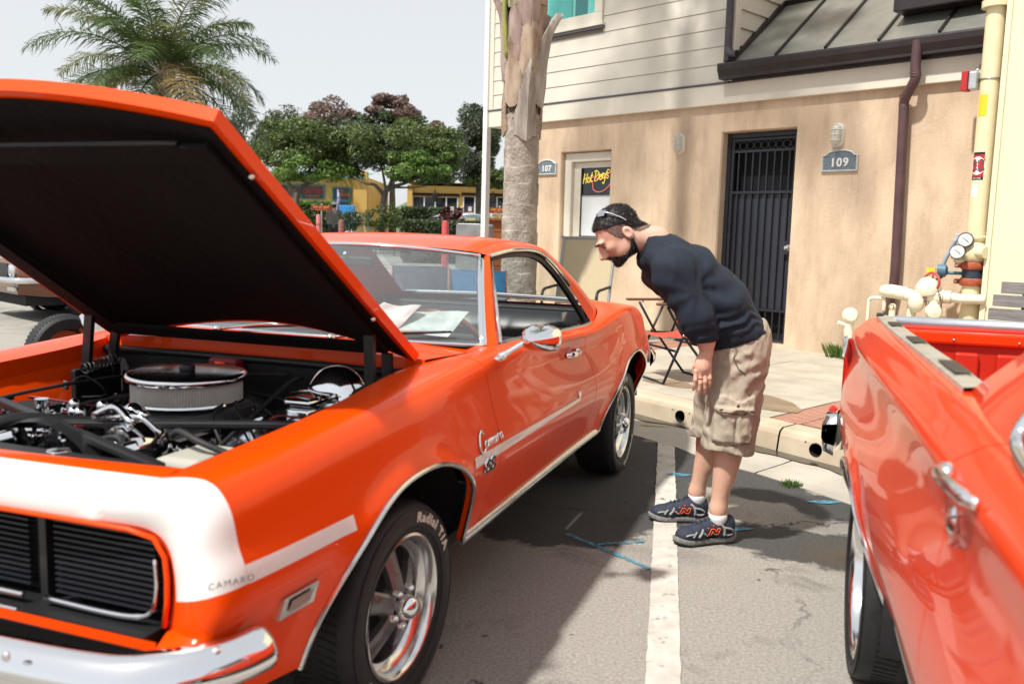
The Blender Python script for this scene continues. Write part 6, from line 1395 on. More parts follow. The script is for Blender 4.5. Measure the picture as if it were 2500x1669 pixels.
LR = [.085, .058, .054, .035, .034]
def body_fn(P):
    d = torso(P, -.012)
    d = smin(d, limb(P, ARM, [.058, .042, .036, .030]), .04); d = smin(d, limb(P, ARM2, [.058, .042, .034]), .04)
    d = smin(d, limb(P, LEG, LR), .04); d = smin(d, limb(P, LEG2, LR), .04)
    for J in (LEG, LEG2): d = smin(d, sd_cap(P, J[2] + np.array([.022, 0, -.01]), J[2] + np.array([.012, 0, -.11]), .043, .031), .03)
    return d
# --- head frame
HC = L(.434, 3.94, 1.379); HF = np.array([-.70, -.09, -.71]); HF /= np.linalg.norm(HF); HL = np.array([-.03, 1.0, -.04]); HL -= HF * (HL @ HF); HL /= np.linalg.norm(HL); HU = np.cross(HF, HL)
if HU[2] < 0: HU = -HU
HR = np.stack([HF, HL, HU], 1)           # world = HC + HR @ local ; local = (fwd, lateral, up)
def h2w(p): return HC + HR @ np.array(p, float)
def mir(fn, *a): return None
def head_local(q, ears=True):
    qa = q.copy(); qa[:, 1] = np.abs(qa[:, 1])
    d = sd_ell(q, (-.012, 0, .028), (.098, .077, .084))
    d = smin(d, sd_ell(q, (.030, 0, -.030), (.070, .064, .082)), .03)
    d = smin(d, sd_ell(qa, (.022, .040, -.070), (.050, .024, .030)), .03)          # jaw
    d = smin(d, sd_ell(q, (.083, 0, -.099), (.024, .028, .022)), .022)            # chin
    d = smin(d, sd_ell(qa, (.068, .038, -.024), (.026, .022, .020)), .02)          # cheekbone
    d = smin(d, sd_ell(qa, (.092, .024, .018), (.016, .026, .011)), .014)          # brow
    d = smax(d, -sd_ell(qa, (.106, .033, -.003), (.016, .018, .011)), .012)        # eye socket
    d = smin(d, sd_cap(q, (.084, 0, .012), (.108, 0, -.036), .012, .018), .012)
    d = smin(d, sd_cap(q, (.098, 0, .012), (.1285, 0, -.035), .0075, .0120), .012)   # nose
    d = smin(d, sd_ell(qa, (.114, .012, -.041), (.015, .009, .009)), .007)         # nostril wing
    d = smin(d, sd_ell(q, (.101, 0, -.064), (.012, .023, .0065)), .006)           # lips
    d = smin(d, sd_ell(q, (.098, 0, -.077), (.011, .020, .007)), .006)
    d = smax(d, -sd_ell(q, (.112, 0, -.0705), (.012, .024, .0022)), .003)
    d = smin(d, sd_cap(q, (-.030, 0, -.05), (-.100, 0, -.150), .062, .064), .03)  # neck
    if ears:
        e = sd_ell(qa, (-.020, .079, -.028), (.022, .013, .031)); e = smax(e, -sd_ell(qa, (-.015, .094, -.022), (.0125, .012, .020)), .005); d = smin(d, e, .008)
    return d
def w2h(P): return (P - HC) @ HR
def head_fn(P): return head_local(w2h(P))
# --- near hand: palm and five fingers resting on the thigh
HW = L(.812, 3.742, .885)
def hand_fn(P):
    d = sd_cap(P, ARM[2], HW, .036, .0285)
    d = smin(d, cape(P, HW + np.array([-.002, -.002, -.02]), HW + np.array([-.012, -.008, -.07]), .024, .026, 1.0), .02)
    W = HW + np.array([-.020, -.012, -.088])
    pal = sd_ell(P, HW + np.array([-.013, -.010, -.062]), (.036, .018, .050)); d = smin(d, pal, .015)
    for i, (dx, l, sp) in enumerate(((-.0285, .078, -.004), (-.0095, .092, -.001), (.0095, .086, .002), (.0275, .066, .005))):
        k0 = HW + np.array([-.014 + dx, -.014 + .004 * abs(i - 1.5), -.096 + .006 * abs(i - 1.2)]); k1 = k0 + np.array([sp * .6, -.010, -l * .45]); k2 = k1 + np.array([sp * .4, .006, -l * .32]); k3 = k2 + np.array([sp * .2, .012, -l * .26])
        f = smin(smin(sd_cap(P, k0, k1, .0098, .0088), sd_cap(P, k1, k2, .0088, .0080), .004), sd_cap(P, k2, k3, .0080, .0068), .004)
        f = smin(f, np.linalg.norm(P - k0 - np.array([0, -.004, .002]), axis=-1) - .0105, .006); d = smin(d, f, .003)
    t0 = HW + np.array([-.026, .008, -.034]); t1 = t0 + np.array([-.016, .010, -.036]); t2 = t1 + np.array([-.002, .010, -.030]); d = smin(d, smin(sd_cap(P, t0, t1, .0135, .0105), sd_cap(P, t1, t2, .0105, .0085), .004), .010)
    return d
V1, F1 = nets(body_fn, L(.48, 3.60, .02), L(1.22, 4.36, 1.42), .0095); V1 = relax(V1, F1, 2)
V2, F2 = nets(head_fn, HC - .20, HC + np.array([.24, .20, .20]), .0034); V2 = relax(V2, F2, 1, .4)
V3_, F3 = nets(hand_fn, HW + np.array([-.10, -.07, -.24]), HW + np.array([.07, .06, .09]), .003); V3_ = relax(V3_, F3, 1, .4)
fast('body', np.concatenate([V1, V2, V3_]), np.concatenate([F1, F2 + len(V1), F3 + len(V1) + len(V2)]), SKIN, man, True)
# --- hair, beard, brows, eyes
def hair_fn(P):
    q = w2h(P); d = head_local(q, False) - .0045 - .006 * np.clip((q[:, 0] - .02) / .06, 0, 1); ab = np.abs(q[:, 1])
    line = q[:, 2] - np.interp(q[:, 0], [-.11, -.06, -.03, .0, .03, .06, .085, .11], [-.060, -.036, .012, .032, .048, .066, .078, .084])
    d = d + .0025 * vnoise(P, 260, 3) + .002 * vnoise(P, 120, 5)
    return smax(d, -line, .004)
sdf_obj('hair', hair_fn, HC - .16, HC + .16, .0036, HAIR, man, 1)
def fade_fn(P):
    q = w2h(P); d = head_local(q, False) - .0018; line = q[:, 2] - np.interp(q[:, 0], [-.11, -.06, -.03, .0, .02, .045, .07], [-.080, -.062, -.006, -.032, -.030, .022, .045]); up = np.interp(q[:, 0], [-.11, -.06, 0, .06, .1], [-.04, -.015, .05, .06, .066]) - q[:, 2]
    return smax(smax(smax(d, -line, .004), -up, .006), q[:, 0] - .040 - .3 * (q[:, 2] - .02), .004)
sdf_obj('side_hair', fade_fn, HC - .15, HC + .15, .0042, STUB, man, 1)
def beard_fn(P):
    q = w2h(P); d = head_local(q, False) - .0035 + .0015 * vnoise(P, 300, 9); ab = np.abs(q[:, 1])
    up = np.interp(q[:, 0], [-.04, -.01, .02, .05, .075, .10, .12], [-.036, -.058, -.082, -.090, -.078, -.056, -.050]) - q[:, 2]       # upper edge
    back = q[:, 0] + .022 + .25 * (q[:, 2] + .06); low = q[:, 2] + .118 + .3 * np.clip(.05 - q[:, 0], 0, .1)
    d = smax(smax(smax(d, -up, .005), -back, .006), -low, .006)
    lips = sd_ell(q, (.106, 0, -.0715), (.022, .021, .0125)); nose = sd_ell(q, (.125, 0, -.035), (.03, .02, .017))
    return smax(smax(d, -lips, .003), -nose, .004)
sdf_obj('beard', beard_fn, HC - .16, HC + .14, .0034, HAIR, man, 1)
def sb_fn(P):
    q = w2h(P); d = head_local(q, False) - .003; return smax(smax(smax(d, np.abs(q[:, 0] + .004 - .2 * (q[:, 2] + .03)) - .011, .004), q[:, 2] - .0, .005), -q[:, 2] - .065, .005)
sdf_obj('sideburn', sb_fn, HC - .13, HC + .13, .004, STUB, man, 1)
def strands(name, src, n, ln, m, sweep, seed, spread=.35, w=.0007):
    """short hairs rooted on an existing hair mesh"""
    r = np.random.default_rng(seed); me = src.data; nv = len(me.vertices); co = np.empty(nv * 3, np.float32); me.vertices.foreach_get('co', co); co = co.reshape(-1, 3); no = np.empty(nv * 3, np.float32); me.vertices.foreach_get('normal', no); no = no.reshape(-1, 3)
    i = r.integers(0, nv, n); p, nn = co[i] + r.normal(size=(n, 3)) * .0012, no[i]; d = nn * .55 + np.array(sweep) + r.normal(size=(n, 3)) * spread; d /= np.linalg.norm(d, axis=1)[:, None]; L_ = ln * r.uniform(.5, 1.2, n)[:, None]; s = np.cross(d, r.normal(size=(n, 3))); s /= np.linalg.norm(s, axis=1)[:, None]
    V = np.stack([p - s * w, p + s * w, p + d * L_ + s * w * .3, p + d * L_ - s * w * .3], 1).reshape(-1, 3); o = fast(name, V, np.arange(4 * n).reshape(n, 4), m, man); o['kind'] = 'stuff'; return o
_ob = {o.name.split('.')[0]: o for o in man.children}
HSTR = mat('hair_strand', (.022, .017, .015), .4)
strands('hair_strands', _ob['hair'], 12000, .0075, HSTR, tuple(-HF * .6 + HU * .15), 1); strands('beard_strands', _ob['beard'], 6000, .0040, HSTR, tuple(-HU * .5), 2); strands('fade_strands', _ob['side_hair'], 5000, .004, HSTR, tuple(-HU * .4 - HF * .3), 3); strands('sideburn_strands', _ob['sideburn'], 1500, .004, HSTR, tuple(-HU * .5), 4)
EYEW = mat('shaded_eye_white', (.34, .30, .28), .3); IRIS = mat('eye_iris', (.05, .025, .015), .1)  # eyeball colour darkened to paint in the shade under the brow
for s in (-1, 1):
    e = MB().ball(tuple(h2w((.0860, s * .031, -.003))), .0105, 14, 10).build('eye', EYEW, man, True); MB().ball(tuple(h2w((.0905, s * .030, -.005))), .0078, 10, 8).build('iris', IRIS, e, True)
    MB().tube([tuple(h2w((.1085 - .5 * abs(y - .026) ** 1.25, s * y, .017 + .004 * sin((y - .012) * 60)))) for y in np.linspace(.010, .052, 8)], [.0035, .0048, .0052, .005, .0045, .004, .003, .002], 6).build('eyebrow', HAIR, man, True)
    MB().tube([tuple(h2w((.0995 - 6.0 * (y - .030) ** 2, s * y, .0030))) for y in np.linspace(.018, .044, 7)], .0036, 6).build('eyelid', mat('eyelid_dark', (.16, .075, .055), .6), man, True)  # lid colour kept dark as part of the painted eye shade
LIP = mat('lips', (.42, .17, .14), .4)
for c_, a_ in ((-.0655, .1065), (-.0775, .1025)):
    MB().grid([[tuple(h2w((a_ + .007 * sin(t) * cos(u * .9) - 7 * (y_ := .020 * sin(u)) ** 2 * 3, y_, c_ + .0055 * cos(t)))) for t in np.linspace(0, 2 * pi, 11)[:-1]] for u in np.linspace(-1.4, 1.4, 12)], cv=True).build('lip', LIP, man, True)
# --- sunglasses pushed up into the hair
sg = empty('sunglasses'); sg.parent = man
SGL = mat('silvered_lens', (.42, .46, .52), .2, .8)
for s in (-1, 1):
    G = []
    for u in np.linspace(-1, 1, 9):
        G.append([tuple(h2w((.008 - .016 * (abs(u * .5 + .5)) ** 2 + .016 * v * (1 - .2 * u * u), s * (.035 + .030 * u), .1225 - .004 * v - .016 * ((u + 1) / 2) ** 2 - .004 * v * v))) for v in np.linspace(-1, 1, 7)])
    b = MB().grid(G); b.build('lens', SGL, sg, True)
    MB().tube([tuple(h2w(p)) for p in cr_spline([(-.006, s * .064, .106), (-.016, s * .073, .094), (-.028, s * .081, .070), (-.042, s * .085, .038), (-.048, s * .083, .018)], 5)], .0030, 6).build('temple', mat('pale_frame', (.62, .64, .68), .3, .5), sg, True)
MB().tube([tuple(h2w(p)) for p in ((.012, -.008, .124), (.013, 0, .126), (.012, .008, .124))], .003, 6).build('bridge', mat('pale_frame', (.62, .64, .68), .3, .5), sg, True)
# --- shirt
def shirt_fn(P):
    d = torso(P, .0)
    d = smin(d, sd_cap(P, L(.625, 3.95, 1.285), L(.556, 3.945, 1.325), .088, .067), .04)
    belly = cape(P, L(.83, 3.95, 1.03), L(.93, 3.95, .93), .10, .115, .62); d = smin(d, belly, .06)
    d = smin(d, limb(P, [L(.665, 3.79, 1.235), L(.655, 3.755, 1.212), L(.757, 3.722, 1.030), L(.797, 3.732, .945)], [.092, .087, .070, .058]), .022)
    d = smin(d, limb(P, [L(.67, 4.11, 1.22), L(.67, 4.14, 1.20), L(.85, 4.21, 1.04), L(.90, 4.19, .92)], [.095, .088, .066, .056]), .045)
    d = d + .0022 * vnoise(P, 24, 21) - .0030 * np.clip(1 - 2.2 * np.abs(vnoise(P @ np.array([[.7, 0, .7], [0, .5, 0], [-.35, 0, .35]]), 46, 22)), 0, 1) - .002 * np.clip(1 - 2.5 * np.abs(vnoise(P, 95, 23)), 0, 1)
    # drape: folds fanning from the armpit and hanging towards the hem, crumples above the cuff
    a = L(.74, 3.75, 1.15); q = P - a; ang = np.arctan2(q[:, 2], q[:, 0]); rr = np.hypot(q[:, 0], q[:, 2]); d = d + .0042 * np.sin(ang * 9 + 2.5 * np.sin(rr * 14)) * np.exp(-((rr - .16) / .10) ** 2)
    t = (P - L(.79, 3.73, .97)) @ (np.array([.25, 0, -.97])); d = d + .0065 * np.sin(t * 150 + 2 * np.sin(P[:, 1] * 60)) * np.exp(-(t / .045) ** 2) * np.exp(-((P[:, 1] + .22) / .09) ** 2)
    hem = (P - L(1.0, 3.95, .926)) @ np.array([-.36, 0, .93]) + .01 * np.sin(P[:, 0] * 40) * 0
    cuff = (P - L(.806, 3.735, .925)) @ np.array([-.12, 0, .99]); arm_zone = limb(P, [L(.772, 3.722, 1.03), L(.81, 3.74, .88)], [.085, .085])
    cut = np.where(arm_zone < .0, cuff, np.where((P[:, 1] > .19), P[:, 2] - L(0, 0, .90)[2], hem))
    d = smax(d, -cut, .006)
    col = np.linalg.norm((P - L(.572, 3.95, 1.305)) * np.array([1, .9, 1]), axis=-1) - .070; pl = (P - L(.578, 3.95, 1.30)) @ np.array([-.93, 0, .32]); return smax(d, pl - .030, .006)
sdf_obj('shirt', shirt_fn, L(.50, 3.58, .84), L(1.20, 4.34, 1.44), .0064, NAVY, man, 2)
MB().torus(tuple(L(.554, 3.943, 1.324)), (-.93, 0, .36), .066, .0075, 40, 8).build('collar', NAVY, man, True)
# --- cargo shorts
def shorts_fn(P, inner=0.0):
    d = cape(P, L(1.015, 3.95, .93), L(.985, 3.95, .80), .118, .125, .66)
    for J, s in (((L(.985, 3.868, .86), L(.945, 3.835, .44)), -1), ((L(.985, 4.04, .86), L(.938, 4.10, .44)), 1)):
        d = smin(d, sd_cap(P * np.array([1, 1.0, 1]), J[0], J[1] - np.array([0, 0, .1]), .122, .110), .045)
    x, y, z = P[:, 0], P[:, 1], P[:, 2]
    d = d + .003 * vnoise(P, 30, 31) - .0055 * np.clip(1 - 2.2 * np.abs(vnoise(P, 48, 32)), 0, 1) - .0032 * np.clip(1 - 2.4 * np.abs(vnoise(P, 92, 33)), 0, 1)
    # diagonal drag lines from the crotch to the seat, bunching over the knee
    d = d + .0045 * np.sin((x * .75 - z * .8) * 82 + 2.6 * np.sin(z * 21 + x * 9 + y * 14)) * np.exp(-((z - .74) / .13) ** 2) + .0028 * np.sin(z * 88 + 4 * np.sin(x * 24 + y * 11)) * np.exp(-((z - .49) / .06) ** 2)
    # bellows pocket with flap on the near leg
    pz = np.maximum(np.abs(x - .075) - .088, np.abs(z - .565) - .082); fl = np.maximum(np.abs(x - .072) - .096, np.abs(z - .652) - .030 - .012 * np.sin(x * 50)); near = (y < -.05)
    d = d - near * (.017 * np.clip(-pz / .008, 0, 1) + .013 * np.clip(-fl / .004, 0, 1)); d = d + near * .012 * np.exp(-((x - .082) / .006) ** 2) * np.clip(-(np.abs(z - .56) - .075) / .01, 0, 1)
    d = smax(d, -(z - (.432 + .012 * np.sin(x * 22 + 1))), .004); d = smax(d, (P - L(1.0, 3.95, .985)) @ np.array([-.3, 0, .95]), .01)
    return d
sdf_obj('cargo_shorts', shorts_fn, L(.76, 3.66, .40), L(1.18, 4.28, 1.03), .0058, KHAKI, man, 1)
def on_surface(fn, pts, off=.003, it=14):
    P = np.array(pts, float)
    for _ in range(it):
        d = fn(P); e = 1e-3; g = np.stack([(fn(P + np.eye(3)[i] * e) - fn(P - np.eye(3)[i] * e)) / (2 * e) for i in range(3)], 1); g /= np.linalg.norm(g, axis=1)[:, None] + 1e-9
        P = P - g * (d - off)[:, None] * .8
    return P
def on_shorts(pts, r, nm, m): MB().tube([tuple(p) for p in on_surface(shorts_fn, [L(x, 3.72, z) for x, z in pts])], r, 5).build(nm, m, man, True)
SEAM = mat('khaki_seam', (.12, .09, .06), .9); on_shorts(cr_spline([(.858, .628), (.92, .622), (.975, .615), (1.0, .632), (1.03, .622)], 6), .0022, 'pocket_seam', SEAM)
on_shorts([(.93, .905), (.918, .86), (.945, .815), (.985, .79)], .002, 'pocket_seam', SEAM); on_shorts([(.855, .480), (.95, .476), (1.04, .48)], .0018, 'hem_seam', SEAM)
MB().ball(tuple(on_surface(shorts_fn, [L(.955, 3.72, .642)], .004)[0]), (.007, .004, .007), 10, 6).build('flap_button', mat('horn_button_brown', (.10, .05, .04), .4), man, True)
# --- shoes and socks
SHN = mat('navy_shoe_mesh', (.020, .028, .050), .75, var=.3, scale=60, bump=.3, bscale=300, bdist=.002); SHG = mat('grey_overlay', (.30, .31, .30), .6, var=.12, scale=30); SOLE = mat('grey_midsole', (.21, .215, .21), .75, var=.3, scale=70, bump=.4, bscale=120, bdist=.002); OUTS = mat('black_outsole', (.02, .02, .022), .8); ORG = mat('shoe_orange', (.80, .14, .035), .6)
def shoe(heel, toe, label_=None):
    heel, toe = np.array(heel), np.array(toe); d = toe - heel; ln = np.linalg.norm(d); d = d / ln; s = np.array([-d[1], d[0]])
    if s[1] > 0: s = -s                     # side axis towards the camera
    e = empty('shoe'); e.parent = man; o = np.array([heel[0], heel[1], 0]) - MO; sc = ln / .285
    R = np.array([[d[0], s[0], 0], [d[1], s[1], 0], [0, 0, 1]]) * sc
    def w(p): return o + R @ np.array(p, float)
    def up(q):
        q = q * np.array([1, .90, .80])
        dd = sd_ell(q, (.055, 0, .050), (.055, .038, .052)); dd = smin(dd, sd_cap(q * np.array([1, .9, 1]), (.08, 0, .062), (.175, 0, .046), .034, .030), .02); dd = smin(dd, sd_ell(q, (.215, .0, .036), (.066, .043, .030)), .025)
        dd = smin(dd, sd_cap(q, (.035, 0, .070), (.085, 0, .085), .030, .028), .015); dd = smax(dd, -(sd_ell(q, (.058, 0, .112), (.042, .026, .030))), .008)
        return smax(dd, .016 - q[:, 2], .004)
    V, F = nets(up, (-.02, -.06, 0), (.30, .06, .155), .0042); V = relax(V, F, 1); fast('shoe_upper', (np.array([w(p) for p in V])), F, SHN, e, True)
    def outline(k): return cr_spline([(-.006 - k, 0), (.02, -.034 - k), (.09, -.033 - k), (.16, -.041 - k), (.23, -.044 - k), (.275 + k * .5, -.026 - k * .5), (.290 + k, 0), (.275 + k * .5, .026 + k * .5), (.23, .044 + k), (.16, .038 + k), (.09, .032 + k), (.02, .034 + k)], 4, True)
    def spring(x): return .014 * max(0, (x - .20) / .09) ** 2 + .006 * max(0, (.03 - x) / .03) ** 2
    LV = [(.000, -.006, 0), (.008, .001, 0), (.016, .004, 0), (.027, .003, 0), (.031, -.006, 0)]
    MB().grid([[tuple(w((x, y, z + spring(x)))) for x, y in outline(k)] for z, k, _ in LV[1:]], cv=True).build('midsole', SOLE, e, True, 60)
    ob = MB(); ob.grid([[tuple(w((x, y, z + spring(x)))) for x, y in outline(k)] for z, k in ((0, -.003), (.005, .003), (.011, .002))], cv=True); n_ = len(outline(0)); ob.add([tuple(w((x, y, spring(x)))) for x, y in outline(-.003)], [tuple(range(n_))]); ob.build('outsole', OUTS, e, True, 60)
    def strap(pts, r, nm, m, side=1, fl=.45):
        P = on_surface(up, [(x, side * .06, z) for x, z in cr_spline(pts, 5)], .002); MB().tube([tuple(w(p)) for p in P], r, 6, flat=1).build(nm, m, e, True)
    for side in (1, -1):
        strap([(0.100, 0.104), (0.080, 0.085), (0.072, 0.061), (0.075, 0.039)], .0055, 'overlay', SHG, side); strap([(0.078, 0.083), (0.040, 0.073), (0.012, 0.055)], .0048, 'overlay', SHG, side); strap([(0.018, 0.044), (0.050, 0.041), (0.076, 0.049)], .0045, 'overlay', SHG, side)
        strap([(0.172, 0.088), (0.178, 0.067), (0.195, 0.044)], .0055, 'overlay', SHG, side); strap([(0.176, 0.071), (0.160, 0.056), (0.146, 0.041)], .0045, 'overlay', SHG, side); strap([(0.206, 0.076), (0.214, 0.059), (0.222, 0.046)], .0045, 'overlay', SHG, side); strap([(0.215, 0.063), (0.240, 0.061), (0.262, 0.054)], .0042, 'overlay', SHG, side)
        # the letter on the flank
        Nn = [[(0, 0), (0, 1), (.34, 1), (.70, .42), (.70, 1), (1, 1), (1, 0), (.66, 0), (.30, .58), (.30, 0), (0, 0)]]
        P = on_surface(up, [(.140 - .040 * a - .009 * (b - .5), side * .06, .044 + .036 * b) for a, b in sum([[tuple(np.array(Nn[0][i]) * (1 - t) + np.array(Nn[0][i + 1]) * t) for t in (0, .33, .66)] for i in range(10)], [])], .0035)
        MB().tube([tuple(w(p)) for p in P], .0021, 5, True).build('flank_letter', ORG, e, True)
        for x, z in ((.150, .092), (.128, .104)): strap([(x, z), (x - .004, z - .008)], .0032, 'lace_loop', ORG, side)
    for i in range(5):
        x = .112 + i * .020; P = on_surface(up, [(x + .004 * (1 if y > 0 else -1), y, .13) for y in np.linspace(-.022, .022, 7)], .003); MB().tube([tuple(w(p)) for p in P], .0030, 6).build('lace', SHN, e, True)
    tg_ = MB(); tg_.grid([[tuple(w((.098 + .012 * a, y, .104 + .036 * a))) for a in (0, .5, 1)] for y in np.linspace(-.022, .022, 5)]); tg_.build('tongue', SHG, e, True)
    return e, w
SOCK = mat('white_sock', (.74, .74, .76), .85, bump=.3, bscale=250, bdist=.002)
for heel, toe, J in (((1.010, 3.875), (.728, 3.795), LEG), ((.950, 4.140), (.668, 4.140), LEG2)):
    e, w = shoe(heel, toe); a, b = J[3], J[4]
    MB().lathe([(.028, 0), (.033, .03), (.0405, .055), (.0412, .078), (.0385, .080)], tuple(b + np.array([0, 0, -.02])), tuple((a - b) / np.linalg.norm(a - b)), 24).build('sock', SOCK, man, True)
MB().torus(tuple(HW + np.array([-.0255, -.020, -.118])), (.05, .1, 1), .0088, .0014, 18, 6).build('finger_ring', mat('dark_ring', (.08, .08, .09), .3, 1), man, True)

# ------------------------------------------------------------------ street furniture near the kerb
TUBE = mat('black_tube', (.016, .018, .024), .35, .3)
def folding_chair():
    ex, ey = Vector((.94, .335)).normalized(), Vector((-.335, .94)).normalized(); A = Vector((1.253, 7.15))
    c = empty('folding_chair', (A.x, A.y, PZ), atan2(ex.y, ex.x), 'red canvas folding chair with brown armrests on the pavement', 'chair')
    W, D = .54, .50; CAN = mat('red_canvas', (.52, .065, .035), .75, var=.12, scale=12, bump=.2, bscale=200, bdist=.002)
    for y in (0, W):
        MB().tube([(0, y, .012), (.17, y, .40), (.33, y, .74)], .0115, 8).build('leg', TUBE, c, True)
        MB().tube([(D, y, .012), (.16, y + (.024 if y == 0 else -.024), .42), (.02, y + (.024 if y == 0 else -.024), .64)], .0115, 8).build('leg', TUBE, c, True)
        MB().tube([(.36, y, .36), (.50, y, .72), (.56, y, .88)], .0115, 8).build('back_post', TUBE, c, True)
        arm = MB().box(-.09, .42, y - .028, y + .028, .652, .672).build('armrest', mat('brown_armrest', (.14, .055, .03), .5), c, bevel=.008)
        MB().tube([(.10, y, .38), (.42, y, .365)], .010, 8).build('seat_rail', TUBE, c, True)
        for x, z in ((.16, .405), (.06, .645)): MB().ball((x, y - .016, z), (.012, .008, .012), 10, 6).build('rivet', CHROMED, c, True)
    for x, z in ((0, .012), (D, .012), (.12, .27), (.40, .30)): MB().tube([(x, 0, z), (x, W, z)], .0105, 8).build('cross_bar', TUBE, c, True)
    MB().grid([[(x, y, .405 - .10 * (x - .0) * .35 - .028 * sin(pi * min(1, max(0, x / .46))) * (1 if 0 < x < .46 else 0) - (.02 if x < 0.01 else 0)) for y in np.linspace(.0, W, 8)] for x in np.linspace(-.01, .45, 12)]).build('seat_sling', CAN, c, True)
    MB().grid([[(.385 + .36 * (z - .42) - .02 * sin(pi * (z - .45) / .42) + .02 * sin(pi * y / W), y, z) for y in np.linspace(0.0, W, 8)] for z in np.linspace(.45, .87, 8)]).build('back_sling', CAN, c, True)
    return c
folding_chair()
def sling_chair(loc, rz):
    c = empty('sling_chair', loc, rz, 'tan mesh patio chair with grey frame in front of the glazed door', 'chair')
    GR = mat('grey_chair_frame', (.30, .31, .32), .4, .5); MS = mat('tan_mesh_sling', (.50, .42, .28), .8, col2=(.40, .33, .21), scale=160, detail=1)
    w = .29; 
    MB().grid([[(x, .12 + .22 * t, .46 + .70 * t) for t in np.linspace(0, 1, 6)] for x in np.linspace(-w + .015, w - .015, 5)]).build('back_sling', MS, c)
    MB().grid([[(x, -.38 + .5 * t, .43 - .03 * sin(pi * t)) for t in np.linspace(0, 1, 6)] for x in np.linspace(-w + .015, w - .015, 5)]).build('seat_sling', MS, c)
    MB().tube(cr_spline([(-w, .10, .42), (-w, .20, .72), (-w, .335, 1.14), (-w + .02, .345, 1.17), (w - .02, .345, 1.17), (w, .335, 1.14), (w, .20, .72), (w, .10, .42)], 5), .016, 8).build('back_frame', GR, c, True)
    for s in (-1, 1):
        MB().tube([(s * w, -.42, .0), (s * w, -.38, .44), (s * w, .12, .44)], .015, 8).build('front_leg', GR, c, True); MB().tube([(s * w, .12, .44), (s * w, .30, 0)], .015, 8).build('rear_leg', GR, c, True)
        MB().tube(cr_spline([(s * w, -.38, .44), (s * w, -.36, .62), (s * w, -.1, .65), (s * w, .19, .66)], 4), .016, 8).build('armrest', BLACK, c, True)
sling_chair((.70, 9.35, PZ), radians(-20))
def camp_chair(loc, rz, label, col):
    c = empty('camp_chair', loc, rz, label, 'chair'); CM = mat('camp_canvas_%d' % (int(col[2] * 100)), col, .7, var=.15, scale=10); w = .27
    MB().grid([[(x, .20 + .10 * t + .05 * (1 - (x / w) ** 2), .42 + .45 * t) for t in np.linspace(0, 1, 5)] for x in np.linspace(-w, w, 7)]).build('back_sling', CM, c, True)
    MB().grid([[(x, -.28 + .50 * t, .42 - .06 * (1 - (x / w) ** 2)) for t in np.linspace(0, 1, 5)] for x in np.linspace(-w, w, 7)]).build('seat_sling', CM, c, True)
    for a, b in (((-w, -.28, .42), (w, -.25, .0)), ((w, -.28, .42), (-w, -.25, .0)), ((-w, -.28, 0), (-w, .22, .42)), ((w, -.28, 0), (w, .22, .42)), ((-w, -.28, .42), (-w, .22, 0)), ((w, -.28, .42), (w, .22, 0)), ((-w, .22, 0), (-w, .30, .88)), ((w, .22, 0), (w, .30, .88)), ((-w, -.28, 0), (-w, -.28, .62)), ((w, -.28, 0), (w, -.28, .62))): MB().tube([a, b], .010, 6).build('frame_tube', CHROMED, c)
    for s in (-1, 1): MB().box(s * w - .03, s * w + .03, -.30, .25, .62, .635).build('armrest', CM, c)
camp_chair((-.22, 8.10, PZ), radians(160), 'bright blue folding camp chair seen through the car windows', (.03, .20, .42))
camp_chair((-.95, 8.75, PZ), radians(190), 'grey blue camp chair beside the blue one behind the orange car', (.16, .20, .26))

# ------------------------------------------------------------------ palm by the kerb
PB = wf(-6.60, 6.45, 0)
palm = empty('palm_tree', (PB.x, PB.y, PZ), 0, 'stout palm with ringed grey trunk and peeling leaf bases before the building', 'palm')
def trunk_mat():
    m = mat('palm_bark', (.20, .165, .135), .95, col2=(.47, .42, .36), scale=6, bump=.9, bscale=38, bdist=.02, stretch=(1, 1, .7), detail=9); return m
PBK = trunk_mat()
def trunk_rings(z0, z1, r0, r1, lean=(0, 0), step=.16, seed=3):
    rnd = random.Random(seed); rows = []; z = z0
    while z < z1:
        t = (z - z0) / (z1 - z0); r = r0 + (r1 - r0) * t; h = step * rnd.uniform(.7, 1.35)
        for dz, k in ((0, 1.0), (.010, .988), (.02, .986), (h * .5, .992), (h - .012, 1.002), (h - .002, 1.003)):
            rows.append([((r * k + .004 * sin(3 * a + z * 9) + .003 * sin(8 * a + z * 31)) * cos(a) + lean[0] * t, (r * k + .004 * sin(3 * a + z * 9)) * sin(a) + lean[1] * t, z + dz + .008 * sin(2 * a + z * 5)) for a in np.linspace(0, 2 * pi, 29)[:-1]])
        z += h
    return rows
MB().grid(trunk_rings(-.02, 2.35, .200, .172), cv=True).build('trunk', PBK, palm, True, 50)
MB().grid(trunk_rings(2.22, 7.3, .165, .12, step=.2, seed=5), cv=True).build('trunk_core', mat('palm_fibre', (.07, .055, .045), .95, col2=(.16, .13, .105), scale=14, bump=.8, bscale=60, bdist=.02, stretch=(1, 1, .2)), palm, True, 50)
BOOTS = [mat('boot_grey', (.44, .40, .35), .85, col2=(.15, .12, .10), scale=7, stretch=(1, 1, .25), bump=.4, bscale=60, bdist=.006), mat('boot_tan', (.50, .41, .31), .8, col2=(.24, .15, .10), scale=6, stretch=(1, 1, .3), bump=.4, bscale=60, bdist=.006), mat('boot_green', (.28, .29, .12), .7, col2=(.40, .36, .24), scale=4, stretch=(1, 1, .3)), mat('boot_pink', (.46, .36, .31), .85, col2=(.18, .125, .11), scale=7, stretch=(1, 1, .25), bump=.4, bscale=60, bdist=.006)]
FIBRE = mat('torn_fibre', (.055, .04, .03), .9, col2=(.16, .12, .085), scale=30)
